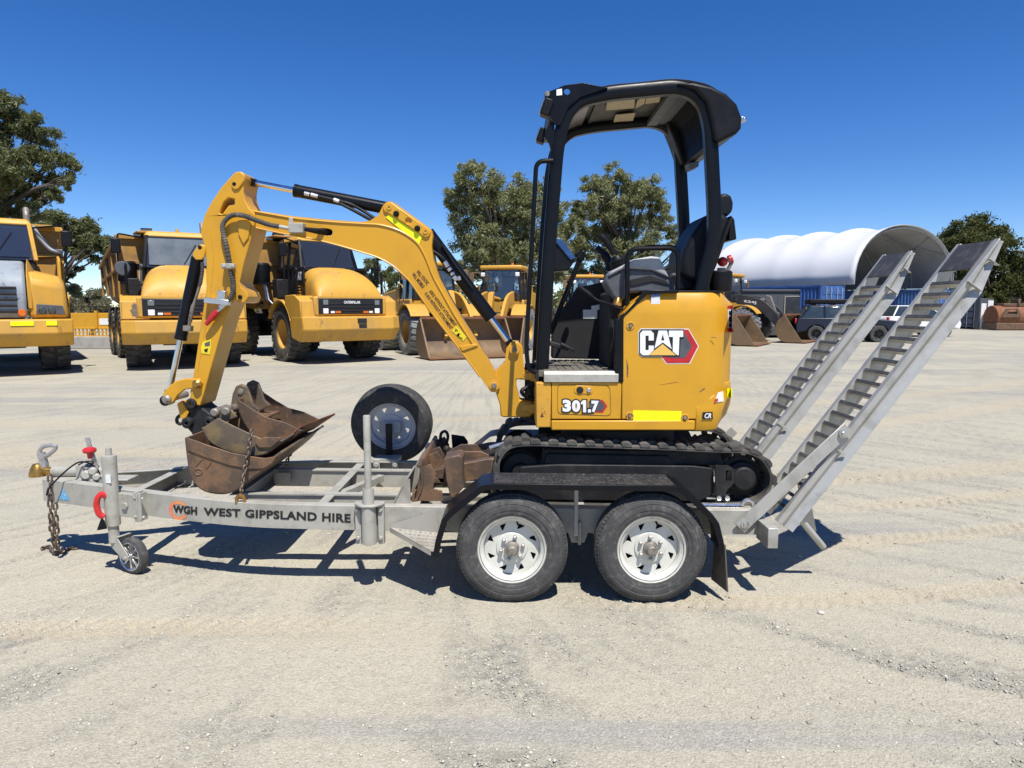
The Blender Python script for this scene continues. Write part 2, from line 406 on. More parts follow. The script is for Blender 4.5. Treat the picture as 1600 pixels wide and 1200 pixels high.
# cross members and inner longitudinals
for X in (-2.45, -1.78, -1.17, -.60, .42, 1.46):
    d = rail_d(X)-.012; z = zt(X)-.012
    b = MB(); b.box(X-.03, X+.03, YC-d, YC+d, z-.008, z); b.box(X-.03, X-.024, YC-d, YC+d, z-.11, z-.008)
    b.box(X-.024, X+.03, YC-d, YC+d, z-.118, z-.11)
    b.build('cross_member', M['galv'], trailer, bevel=.002)
for s in (-1, 1):
    y = YC+s*.33
    b = MB(); b.hexa([(-1.76,y-.006,zt(-1.76)-.135),(1.44,y-.006,zt(1.4)-.135),(1.44,y+.006,zt(1.4)-.135),(-1.76,y+.006,zt(-1.76)-.135),
                      (-1.76,y-.006,zt(-1.76)-.016),(1.44,y-.006,zt(1.4)-.016),(1.44,y+.006,zt(1.4)-.016),(-1.76,y+.006,zt(-1.76)-.016)])
    b.hexa([(-1.76,y-.02,zt(-1.76)-.0155),(1.44,y-.02,zt(1.4)-.0155),(1.44,y+.04,zt(1.4)-.0155),(-1.76,y+.04,zt(-1.76)-.0155),
            (-1.76,y-.02,zt(-1.76)-.006),(1.44,y-.02,zt(1.4)-.006),(1.44,y+.04,zt(1.4)-.006),(-1.76,y+.04,zt(-1.76)-.006)])
    b.build('inner_rail', M['galv'], trailer)
    # wheel decks carrying the tracks
    y0, y1 = (YC-.585, YC-.20) if s < 0 else (YC+.20, YC+.585)
    b = MB(); b.box(-.63, 1.50, y0, y1, .436, .452)
    b.build('track_deck', M['treadplate'], trailer, bevel=.003)
    b = MB(); b.prism([(-.75,.46),(-.62,.46),(-.62,.66),(-.635,.66)], y0+.02, y0+.028); b.prism([(-.75,.46),(-.62,.46),(-.62,.66),(-.635,.66)], y1-.028, y1-.02)
    b.hexa([(-.755,y0+.02,.462),(-.745,y0+.02,.455),(-.745,y1-.02,.455),(-.755,y1-.02,.462),(-.645,y0+.02,.665),(-.635,y0+.02,.66),(-.635,y1-.02,.66),(-.645,y1-.02,.665)])
    b.build('blade_stop', M['treadplate'], trailer)
# gusset plates and the diagonal brace in the drawbar frame
b = MB(); b.box(-2.33,-2.19,5.00,5.008,.40,.525); b.box(-2.19,-2.182,4.9,5.0,.40,.525); b.build('gusset', M['galv'], trailer)
b = MB(); b.obox((-1.08, 4.66, .455), (.35,.9,0), .66, .05, .05); b.build('floor_brace', M['galv'], trailer, bevel=.004)
b = MB(); b.box(-1.72,-1.62,4.94,4.96,.42,.50); b.build('small_bracket', M['galv'], trailer)
b = MB(); b.box(1.47,1.53,YC-.62,YC+.62,.33,.47); b.build('rear_beam', M['galv'], trailer, bevel=.004)
# drawbar nose and coupling
b = MB(); b.box(-3.19,-2.62,YC-.07,YC+.07,.52,.532); b.box(-3.19,-3.182,YC-.075,YC+.075,.388,.52); b.build('nose_plate', M['galv'], trailer, bevel=.003)
p0 = at(76,735,YC); p1 = at(140,736,YC)
b = MB(); zc = p0.z-.005
b.lathe([(.0,0),(.036,0),(.038,.01),(.038,.24),(.046,.25),(.046,.30),(.03,.31),(.03,.40),(0,.4)], (-3.17,YC,zc), (1,0,0), 20)
b.box(-3.14,-2.76,YC-.06,YC+.06,zc-.05,zc-.036); b.box(-2.98,-2.93,YC-.055,YC+.055,zc-.05,zc+.05)
cpl = b.build('override_coupling', M['galv'], trailer, bevel=.002)
b = MB(); b.lathe([(0,.055),(.03,.055),(.045,.03),(.056,-.01),(.056,-.028),(.046,-.028),(.04,.0),(0,.02)], (-3.275,YC,zc-.005), (0,0,1), 18)
b.lathe([(0,0),(.036,0),(.030,.1),(.028,.14)], (-3.30,YC,zc+.01), (1,0,-.1), 14)
b.build('ball_cup', M['brass'], cpl)
b = MB(); b.hexa([(-3.245,YC-.02,zc+.03),(-3.205,YC-.02,zc+.03),(-3.205,YC+.02,zc+.03),(-3.245,YC+.02,zc+.03),(-3.265,YC-.018,zc+.13),(-3.225,YC-.018,zc+.13),(-3.225,YC+.018,zc+.13),(-3.265,YC+.018,zc+.13)])
b.tube(catmull([(p.x,YC,p.z) for p in (at(64,716,YC),at(62,706,YC),at(66,699,YC),at(76,696,YC),at(86,697,YC),at(86,702,YC),at(78,709,YC),at(70,714,YC))],4,True), .014, 8, closed=True)
b.build('coupling_handle', M['nut'], cpl, bevel=.003)
b = MB(); a0 = at(156,748,YC-.02); a1 = at(136,684,YC-.02); b.obox((a0+a1)/2, a1-a0, (a1-a0).length, .008, .032, (1,0,0.2)); b.build('handbrake_lever', M['steel'], trailer, bevel=.002)
c = at(140,706,YC-.05); b = MB(); b.lathe([(0,.03),(.026,.03),(.04,.022),(.044,.008),(.038,-.004),(.018,-.008),(.014,-.045),(0,-.045)], c, (0,0,1), 18); b.build('red_knob', M['red'], trailer)
b = MB()
b.tube(catmull([at(73,774,4.5),at(76,764,4.5),at(90,748,4.5),at(110,730,4.55),at(125,722,4.6),at(140,724,4.62),at(153,735,4.62),at(158,748,4.6)],6), .0055, 6)
b.tube(catmull([at(122,727,4.58),at(134,721,4.6),at(146,722,4.62),at(140,729,4.6)],6), .005, 6)
b.build('breakaway_cable', M['plastic'], trailer)
b = MB(); c = at(88,752,4.58); 
for (px,py,r) in ((136,742,.035),(146,736,.03),(152,745,.028),(148,752,.022)):
    q = at(px,py,4.62); b.lathe([(0,-.035),(r*.8,-.035),(r,-.02),(r,.02),(r*.7,.035),(0,.035)], q, (.3,-1,.1), 12)
q0 = at(128,742,4.61); b.box(q0.x,q0.x+.16,4.60,4.66,q0.z-.055,q0.z+.0); b.build('brake_linkage', M['galv'], trailer, bevel=.003)
# triangular sticker and labels
b = MB(); b.add([at(93,760,4.50),at(108,777,4.46),at(80,776,4.52)],[(0,1,2)])
tri = [(92,758),(107,778),(79,777)]
def on_rail(u, X0, X1, zb, z1, v, off=.0025):
    X = X0+(X1-X0)*u; return Vector((X, YC-rail_d(X)-off, zb+(z1-zb)*v))
b = MB(); b.add([on_rail(.5,-3.06,-2.97,.41,.49,1), on_rail(0,-3.06,-2.97,.41,.49,0), on_rail(1,-3.06,-2.97,.41,.49,0)], [(0,1,2)]); b.build('triangle_sticker', M['blueink'], trailer, smooth=0)
# lettering on the near rail
def rail_fn(px0, px1, pyt0, pyb0, pyt1, pyb1, off=.003):
    Y0 = lambda px, py: None
    def fn(u, v):
        px = px0+(px1-px0)*u; py = (pyb0+(pyb1-pyb0)*u)*(1-v)+(pyt0+(pyt1-pyt0)*u)*v
        d = ray(px, py); Y = 4.1
        for _ in range(6):
            t = Y/d.y; Y = YC-rail_d(d.x*t)-off
        t = Y/d.y; return Vector((d.x*t, Y, H+d.z*t))
    return fn
text('WEST GIPPSLAND HIRE', rail_fn(318,548,793,805.5,803,817), 'lettering', M['ink'], trailer, bold=.036, space=1.06)
text('WGH', rail_fn(270,308,788.5,801,792,805), 'lettering', M['ink'], trailer, bold=.05, shear=.0, space=1.02)
fn = rail_fn(264,294,781,811,784,814,.002)
ring = [(.5+.5*math.cos(R(a)), .5+.5*math.sin(R(a))) for a in range(40, 335, 8)]
ring2 = [(.5+.33*math.cos(R(a)), .5+.33*math.sin(R(a))) for a in range(40, 335, 8)]
b = MB(); n = len(ring); b.add([fn(*p) for p in ring]+[fn(*p) for p in ring2], [(i,i+1,n+i+1,n+i) for i in range(n-1)]); b.build('logo_ring', M['logoorange'], trailer, smooth=0)
# jockey wheel
JX, JY = -2.553, 4.30
jp = MB(); jp.lathe([(0,.60),(.018,.60),(.018,.553),(.042,.552),(.044,.54),(.044,.10),(.032,.095),(.032,-.01),(0,-.01)], (JX,JY,.215), (0,0,1), 20)
jw = jp.build('jockey_post', M['galv'], trailer)
b = MB(); b.box(JX-.002,JX+.03,JY-.047,JY-.0446,.60,.655); b.build('white_label', M['whitesticker'], jw, smooth=0)
Mj = Matrix.Translation((-2.43,4.285,.118)) @ Matrix.Rotation(R(-24),4,'Z')
b = MB(); b.M = Mj
b.lathe([(.082,-.022),(.095,-.03),(.112,-.024),(.118,-.01),(.118,.01),(.112,.024),(.095,.03),(.082,.022)], (0,0,0), (0,1,0), 40, closed=True)
jt = b.build('jockey_wheel', M['rubber'], jw)
b = MB(); b.M = Mj
b.lathe([(.083,-.026),(.09,-.031),(.094,-.029),(.086,-.015),(.084,.015),(.094,.029),(.083,.024),(.076,.0)], (0,0,0), (0,1,0), 36, closed=True)
for k in range(8):
    a = 2*math.pi*k/8; b.obox((.05*math.cos(a),-.012,.05*math.sin(a)), (math.cos(a),0,math.sin(a)), .075, .012, .02, (0,1,0))
b.lathe([(0,-.035),(.02,-.035),(.022,-.03),(.022,.03),(0,.03)], (0,0,0), (0,1,0), 16)
b.build('jockey_rim', M['steel'], jw, bevel=.001)
b = MB(); b.M = Matrix.Translation((-2.43,4.285,.118)) @ Matrix.Rotation(R(-24),4,'Z')
for y in (-.052, .046): b.prism(rnd([(-.135,.085),(-.10,.12),(-.07,.118),(.02,.02),(.02,-.018),(-.02,-.02),(-.135,.055)],.01), y, y+.006)
b.hexa([(-.15,-.052,.07),(-.06,-.052,.125),(-.06,.052,.125),(-.15,.052,.07),(-.155,-.052,.078),(-.065,-.052,.133),(-.065,.052,.133),(-.155,.052,.078)])
b.cyl((0,-.06,0),(0,.056,0),.01,10)
b.build('wheel_fork', M['galv'], jw, bevel=.002)
# jockey clamp on rail
b = MB(); d = rail_d(-2.4); y = YC-d
Mc = Matrix.Translation((-2.40,y-.02,.445)) @ Matrix.Rotation(R(-18),4,'Z'); b.M = Mc
b.box(-.12,.03,-.035,.01,-.075,.075); b.box(.03,.045,-.05,.02,-.095,.095); b.box(.058,.07,-.06,.02,-.09,.09); b.box(.078,.10,-.065,-.05,-.085,.1)
for zz in (-.06,.06): b.cyl((.03,-.045,zz),(.11,-.045,zz),.011,8)
b.cyl((-.05,-.05,0),(-.05,-.035,0),.024,10)
b.build('jockey_clamp', M['galv'], trailer, bevel=.003)
# red tow shackle strap and black brush end
b = MB(); b.tube(catmull([at(166,776,4.27),at(160,772,4.26),at(153,778,4.25),at(151,790,4.25),at(155,803,4.25),at(163,808,4.26)],6), [.012]+[.019]*29+[.014], 10); b.build('red_plug_loop', M['red'], trailer)
b = MB(); b.loft2([at(157,812,4.24),at(163,812,4.24),at(168,826,4.24),at(151,829,4.24)],[at(157,812,4.27),at(163,812,4.27),at(168,826,4.27),at(151,829,4.27)]); b.tube([at(158,806,4.255),at(160,814,4.255)],.008,8); b.build('plug_cover', M['plastic'], trailer, bevel=.002)
# safety chains
chain([at(78,742,4.55),at(78,780,4.53),at(80,820,4.52),at(84,850,4.55),at(88,862,4.56)], .06, .0075, 'safety_chain', M['ironchain'], trailer)
chain([at(86,786,4.50),at(88,820,4.49),at(90,852,4.52),at(90,864,4.54)], .06, .0075, 'safety_chain', M['ironchain'], trailer)
gp = [gnd(66,858,.012),gnd(74,853,.012),gnd(86,864,.02),gnd(98,862,.012),gnd(112,856,.012),gnd(124,857,.012)]
chain(catmull(gp,4), .06, .0065, 'safety_chain', M['ironchain'], trailer)
# corner stabiliser post
SX = at(576,790,3.99).x; SY = 3.99
b = MB(); zt0 = at(576,649,SY).z
b.lathe([(0,zt0),(.019,zt0),(.021,zt0-.005),(.021,at(0,764,SY).z),(.031,at(0,763,SY).z),(.033,at(0,766,SY).z),(.033,.30),(0,.30)], (SX,SY,0), (0,0,1), 20)
st = b.build('stabiliser_leg', M['galv'], trailer)
b = MB(); zb = at(0,790,SY).z
b.slab(rnd([(SX-.09,SY+.06),(SX+.09,SY+.06),(SX+.09,SY+.01),(SX+.04,SY-.05),(SX-.04,SY-.05),(SX-.09,SY+.01)],.02), zb, zb+.012)
b.box(SX-.085,SX-.05,SY+.012,SY+.05,zb-.24,zb); b.box(SX+.05,SX+.085,SY+.012,SY+.05,zb-.24,zb); b.box(SX-.085,SX+.085,SY+.042,SY+.056,zb-.24,zb-.0005)
b.lathe([(.036,0),(.044,0),(.044,-.23),(.036,-.23)], (SX,SY,zb-.001), (0,0,1), 18, closed=True)
for sx in (-.068,.068):
    for zz in (-.03,-.2): b.cyl((SX+sx,SY-.002,zb+zz),(SX+sx,SY+.012,zb+zz),.013,6)
b.build('leg_bracket', M['galv'], st, bevel=.003)
# ---- road wheels
def trailer_wheel(X, Y, Z, side, spare=False, dusty=True):
    """Y is the outer face; side=-1 faces the camera"""
    s = side; b = MB(); ax = (0, s, 0)     # a runs outwards from inner face
    w = .19; c = (X, Y-s*w, Z); r = .323
    prof = [(.178,.012),(.20,.004),(.25,-.002),(.285,.004),(.303,.018),(.314,.036),(.317,.05)]
    for k in range(5):
        a = .056+k*.0215
        prof += [(r-.001,a),(r,a+.008),(r-.0005,a+.0125),(.311,a+.0145),(.311,a+.019)]
    prof += [(.316,w-.036),(.313,w-.03),(.303,w-.016),(.296,w-.009),(.293,w-.0095),(.288,w-.004),(.272,w+.001),(.269,w-.0015),(.255,w+.003),(.236,w+.002),(.233,w-.001),(.222,w-.001),(.212,w-.003),(.209,w-.006),(.205,w-.006),(.19,w-.012),(.178,w-.02)]
    b.lathe(prof, c, ax, 72, closed=True)
    # shoulder sipes
    _, u, v = basis(ax)
    for k in range(84):
        a = 2*math.pi*k/84; d = u*math.cos(a)+v*math.sin(a); t = Vector(ax).cross(d)
        cc = Vector(c)+d*.3115+Vector(ax)*(w-.028)
        b.obox(cc, t, .0165, .024, .007, d+Vector(ax)*.75)
    t = b.build('wheel', M['rubber'], trailer, smooth=30)
    b = MB(); o = w-.012
    b.lathe([(.166,.03),(.173,.012),(.197,.008),(.197,.014),(.178,.02),(.168,.05),(.150,.07),(.150,w-.075),(.164,w-.05),(.166,w-.028),(.177,w-.018),(.186,o),(.196,o+.004),(.199,o),(.197,o-.006),(.187,o-.008),(.172,w-.03)], c, ax, 56, closed=True)
    n = 8; holes = []
    for k in range(n):
        a = 2*math.pi*(k+.5)/n
        tri = [(.108,a+.16),(.142,a+.16),(.142,a-.04),(.135,a-.11)] 
        ccs = [Vector((q*math.cos(e), q*math.sin(e))) for q, e in [(.147,a-.17),(.147,a+.12),(.108,a+.13)]]
        holes.append(rnd(ccs, .008, 2))
    Mh = Matrix.Translation(Vector(c)+Vector(ax)*0) @ Matrix(((1,0,0,0),(0,s,0,0),(0,0,1,0),(0,0,0,1)))
    b.M = Mh
    b.prism(circ(0,0,.161,48), w-.066, w-.060, holes=[[(p.x,p.y) for p in h] for h in holes])
    b.M = None
    b.lathe([(.0,w-.06),(.092,w-.06),(.088,w-.050),(.06,w-.045),(.0,w-.045)], c, ax, 32)
    b.cur = 1
    for r_, a_ in ((.1855,w-.0125),(.1985,w-.010),(.162,w-.056)): b.lathe([(r_-.0016,a_-.004),(r_-.0016,a_+.0025),(r_+.0016,a_+.0025),(r_+.0016,a_-.004)], c, ax, 56, closed=True)
    rim = b.build('rim', [M['wheelgrey'] if spare else M['wheelwhite'], M['bearing']], t, smooth=30)
    if not spare:
        b = MB()
        b.lathe([(0,w+.022),(.022,w+.022),(.028,w+.018),(.03,w+.005),(.033,w+.004),(.034,w-.02),(.042,w-.024),(.044,w-.046),(0,w-.046)], c, ax, 24)
        for k in range(6):
            a = 2*math.pi*k/6+.26*(1 if X < .4 else 2.2); d = u*math.cos(a)+v*math.sin(a); q = Vector(c)+d*.066
            if k == 0: nb = MB()
            nb.lathe([(0,w-.024),(.007,w-.024),(.0115,w-.028),(.0125,w-.046),(0,w-.046)], q, ax, 6)
        b.build('hub', M['bearing'], t, smooth=30); nb.build('wheel_nuts', M['nut'], t, smooth=30)
        b = MB(); b.lathe([(0,w-.09),(.15,w-.09),(.15,w-.13),(0,w-.13)], c, ax, 32); b.build('dark_drum_backing', M['dark'], t)  # near-black backing disc, puts shade into the wheel holes
        b = MB(); q = Vector(c)+Vector((.03,0,.152)); b.obox(q+Vector(ax)*(w-.045), (0.2,s*.8,-.6), .04, .009, .009); b.build('valve', M['plastic'], t)
    return t
for X in (0.0, .80):
    trailer_wheel(X, 3.82, .318, -1); trailer_wheel(X, 5.54, .318, 1)
# axles
b = MB()
for X in (0.0,.80): b.cyl((X,3.99,.315),(X,5.37,.315),.03,12)
b.build('axle', M['black_dusty'], trailer)
for y in (YC-.60, YC+.60):
    b = MB()
    for X in (0.0,.80):
        b.tube([(X-.36,y,.36),(X-.2,y,.315),(X,y,.295),(X+.2,y,.315),(X+.36,y,.36)], .022, 6, sq=.6)
        b.obox((X,y,.315),(1,0,0),.13,.07,.08)
    b.prism([(.33,.37),(.47,.37),(.44,.28),(.36,.28)], y-.02, y+.02)
    b.build('leaf_spring', M['galv'], trailer, bevel=.003)
# ---- mudguards
gpx = [(676,870),(680,846),(690,812),(700,800),(752,759),(768,756),(1058,759),(1072,765),(1114,804),(1124,818),(1131,846),(1133,868)]
gp = tr(gpx, 3.80)
for s in (-1, 1):
    b = MB(); y0 = 3.80
    sec = [(0,0),(.272,0),(.272,-.004),(.004,-.004),(.004,-.034),(.0,-.034)]
    pts = gp if s < 0 else gp
    P = [Vector(p) for p in pts]; path = []
    for i, p in enumerate(P):
        t = (P[min(i+1,len(P)-1)]-P[max(i-1,0)]).normalized()
        pos = (p.x, y0 if s < 0 else 2*YC-y0, p.y)
        path.append((pos, (0,-s,0), (-t.y,0,t.x)))
    b.sweep(path, sec)
    mg = b.build('mudguard', M['black'], trailer, bevel=.0025)
    Xa, Xb = gp[5][0]+.01, gp[6][0]-.01; ya, yb = (3.812, 4.062) if s < 0 else (2*YC-4.062, 2*YC-3.812); b = MB()
    b.hexa([(Xa,ya,gp[5][1]-.001),(Xb,ya,gp[6][1]-.001),(Xb,yb,gp[6][1]-.001),(Xa,yb,gp[5][1]-.001),(Xa,ya,gp[5][1]+.0015),(Xb,ya,gp[6][1]+.0015),(Xb,yb,gp[6][1]+.0015),(Xa,yb,gp[5][1]+.0015)]); b.build('tread_sheet', M['guard'], mg)
    # raised tread pattern on flat top
    b = MB(); z0 = gp[5][1]
    for k in range(22):
        for j in range(4):
            X = gp[5][0]+.02+k*.049; X2 = gp[6][0]
            if X > X2-.03: continue
            Yb = 3.835+j*.055; Yb = Yb if s < 0 else 2*YC-Yb
            zz = gp[5][1]+(gp[6][1]-gp[5][1])*(X-gp[5][0])/(X2-gp[5][0])
            b.obox((X,Yb,zz+.001), (1,(1 if (k+j)%2 else -1)*1.0,0), .036, .008, .004)
    b.build('tread_pattern', M['guard'], mg)
    Yf = (3.84, 4.03) if s < 0 else (2*YC-4.03, 2*YC-3.84)
    p = at(1132,852,3.84); q = at(1136,925,3.84)
    b = MB(); b.hexa([(p.x,Yf[0],p.z),(p.x+.008,Yf[0],p.z),(p.x+.008,Yf[1],p.z),(p.x,Yf[1],p.z),(q.x,Yf[0],q.z),(q.x+.008,Yf[0],q.z),(q.x-.03,Yf[1],q.z),(q.x-.038,Yf[1],q.z)])
    b.build('mudflap', M['flapbrown'], mg)
b = MB(); q = at(903,768,3.86); b.box(q.x-.012,q.x+.012,3.95,3.975,.36,q.z-.006); b.box(q.x+.02,q.x+.04,4.02,4.035,.28,.42); b.build('mudguard_stay', M['galv'], trailer, bevel=.002)
# checker plate step
b = MB(); A = [at(609,820,4.035),at(682,798,4.035),at(686,834,4.035),at(610,826,4.035)]
B = [at(609,824,4.033),at(672,860,3.81),at(690,862,3.81),at(684,832,4.033)]
b.hexa([*[p+Vector((0,-.006,0)) for p in A],*[p for p in A]])
b.loft2([B[0],B[3],B[2],B[1]],[p-Vector((0,0,.005)) for p in (B[0],B[3],B[2],B[1])])
e0, e1 = B[0], B[1]; b.loft2([e0,e1,e1-Vector((0,0,.03)),e0-Vector((0,0,.03))],[p+Vector((.004,.004,0)) for p in (e0,e1,e1-Vector((0,0,.03)),e0-Vector((0,0,.03)))])
stp = b.build('side_step', M['treadplate'], trailer)
b = MB()
for i in range(9):
    for j in range(6):
        u = (i+.5)/9; v = (j+.5)/6
        for (TL,TR,BR,BL,n) in ((A[0],A[1],A[2],A[3],Vector((0,-1,0))),(B[0],B[3],B[2],B[1],Vector((0,0,1)))):
            P_ = lambda u, v: (TL*(1-u)+TR*u)*(1-v)+(BL*(1-u)+BR*u)*v
            if n.z and u < .12+.5*v*.0: continue
            c = P_(u,v)+n*.0015; off = 1 if (i+j)%2 else -1
            d = (P_(min(u+.02,1),v)-P_(u-.02,v)).normalized(); e = d.cross(n)
            ax = d if off > 0 else e
            for k in (-1,0,1): b.obox(c-n*(.007 if n.y else 0)+ (d if off < 0 else e)*k*.007, ax, .018, .003, .003, n)
b.build('step_tread', M['galv'], stp)
# ---- spare wheel on the far rail
sw = trailer_wheel(-.965, 5.42, .752, -1, spare=True)
pv = Vector((-.965, 5.42, .752))-trailer.location
for o_ in [sw]+list(sw.children): o_.data.transform(Matrix.Translation(pv) @ Matrix.Rotation(R(12),4,'X') @ Matrix.Translation(-pv))
b = MB()
q0 = at(608,690,5.36); b.cur = 1; b.obox((q0.x-.005,5.385,.64),(.03,-.16,1),.30,.05,.02,(0,1,0)); b.cur = 0; b.obox((q0.x,5.405,.755),(1,0,0),.17,.09,.008,(0,1,-.2)); b.cur = 0  # bar in black steel, its shade put into the colour
b.box(q0.x-.11,q0.x+.09,5.245,5.40,.505,.535)
for px in (588, 618):
    q = at(px,724,5.24); b.box(q.x-.025,q.x+.025,5.235,5.25,.40,.53); b.cyl((q.x,5.22,.49),(q.x,5.24,.49),.02,6)
b.build('spare_carrier', [M['galv'], M['black_dusty']], trailer, bevel=.003)
# ---- ramps
RB = Vector((1.60,0,.416)); RT = Vector((2.81,0,2.096)); RL = (RT-RB).length; rd = (RT-RB).normalized(); rn = Vector((-rd.z,0,rd.x))
def ramp(Yn, Yf):
    b = MB()
    sec = [(0,0),(0,-.034),(.026,-.064),(.016,-.072),(0,-.118),(.03,-.118),(.045,-.05),(.045,0)]
    def one(Y, s):
        path = []; secs = []
        vs = []; fs = []; n = len(sec); stations = [(0,1),(.1,1),(RL-.30,1),(RL-.02,.30),(RL,.26)]
        for st_, k in stations:
            for a, h in sec:
                p = RB+rd*st_+rn*(h*k if h < -.03 else h)+rn*.0; vs.append((p.x, Y+s*a, p.z))
        for i in range(len(stations)-1):
            for k in range(n):
                l = (k+1) % n; fs.append((i*n+k,i*n+l,(i+1)*n+l,(i+1)*n+k))
        fs.append(tuple(range(n-1,-1,-1))); fs.append(tuple((len(stations)-1)*n+k for k in range(n)))
        b.add(vs, fs)
        # tapered end gussets
        for st_ in (RL-.13, RL-.30):
            p = RB+rd*st_-rn*.055; b.obox((p.x,Y-s*.004,p.z), rn, .10 if st_ < RL-.2 else .06, .03, .006, rd)
    one(Yn, 1); one(Yf, -1)
    rm = b.build('loading_ramp', M['alu'], trailer, bevel=.002)
    k = 0; s_ = .10
    while s_ < RL-.26:
        b = MB(); c = RB+rd*s_+rn*-.02; c.y = (Yn+Yf)/2; w = Yf-Yn-.08
        b.obox(c-rn*.010-rd*.0, (0,1,0), w, .018, .038, rn)
        for yy in (-.22,.22):
            q = c-rn*.045-rd*.025; b.obox((q.x,c.y+yy*w,q.z), rd, .045, .006, .018, rn)
        b.cur = 1; b.obox(c+rn*.012, (0,1,0), w+.01, .022, .006, rn)
        for s2 in (-1, 1):
            b.cur = 0; q = c+rn*.004; b.obox((q.x,c.y+s2*(w/2+.003),q.z), rd, .05, .012, .03, rn)
        b.build('rung', [M['alu'], M['rungdark']], rm, bevel=.0015)
        s_ += .0835
    b = MB(); c = RB+rd*(RL-.115)+rn*.0; c.y = (Yn+Yf)/2; b.obox(c, (0,1,0), Yf-Yn-.084, .20, .012, rn); b.build('end_plate', M['rungdark'], rm, bevel=.002)
    # joint splice
    b = MB(); c = RB+rd*.60-rn*.0; b.obox((c.x,Yn-.004,c.z-.05), rn, .09, .008, .016, rd); c = RB+rd*.25
    b.build('splice', M['alu'], rm)
    return rm
r1 = ramp(4.05, 4.44); r2 = ramp(4.93, 5.32)
# link bars, hinge blocks, rear feet
for Y, s in ((4.025, 1), (5.33, -1)):
    a0 = at(1156,826,4.02); a1 = at(1326,668,4.02); a0.y = a1.y = Y
    if s < 0: a1 = a0.lerp(a1, .60)
    b = MB(); ax = (a1-a0).normalized()
    b.obox((a0+a1)/2, ax, (a1-a0).length, .012, .078, (-ax.z,0,ax.x))
    lb = b.build('ramp_link_bar', M['alu'], trailer, bevel=.004)
    b = MB()
    for q, o in ((a0+ax*.04,.022),(a1-ax*.05,.03)): b.lathe([(0,o),(.012,o),(.014,o-.008),(.026,o-.009),(.026,0),(0,0)], q, (0,-s,0), 8)
    b.build('pivot_bolt', M['steel'], lb)
    b = MB(); q = at(1186,808,4.0)
    yy = (3.985,4.06) if s > 0 else (5.30,5.375)
    b.box(1.475,1.535,3.86 if s > 0 else 5.31,4.052 if s > 0 else 5.50,.315,.435)
    b.build('hinge_block', M['alu'], trailer, bevel=.004)
for Y in (4.24, 5.12):
    c = RB+rd*.30-rn*.09
    b = MB(); q0 = Vector((c.x,Y+.08,c.z)); q1 = Vector((c.x+.10,Y+.12,c.z-.36)); b.obox((q0+q1)/2, q1-q0, (q1-q0).length, .012, .06, (1,0,0))
    q0 = RB+rd*.1-rn*.10; q1 = Vector((q0.x+.22,Y-.03,.20)); q0.y = Y-.13; b.cyl(q0, q1, .021, 14)
    b.build('ramp_foot', M['alu'], trailer, bevel=.002)
b = MB(); q = at(1168,789,4.13); b.tube([(q.x+.055*.6*math.cos(a*.42),4.13,q.z+.055*.6*math.sin(a*.42)) for a in range(15)], .011, 8, closed=True); b.tube([(q.x-.03,4.14,q.z-.005),(q.x-.3,4.15,q.z-.005)],.014,8); b.build('tie_eye', M['steel'], trailer)
# =====================================================================================
# MINI EXCAVATOR
# =====================================================================================
YN, YF = 4.20, 5.16
ex = thing('mini_excavator', 'small yellow and black excavator with an open canopy, standing on the trailer', 'excavator', (.75, YC, .455))
def px_prism(pts, Y, Y2, name, m, parent, bevel=.004, r=0, holes=(), seg=2, world=True):
    b = MB(); q = tr(pts, Y)
    if r: q = [(p.x, p.y) for p in rnd(q, r)]
    b.prism(q, Y, Y2, [tr(h, Y) for h in holes]); return b.build(name, m, parent, bevel=bevel, seg=seg)
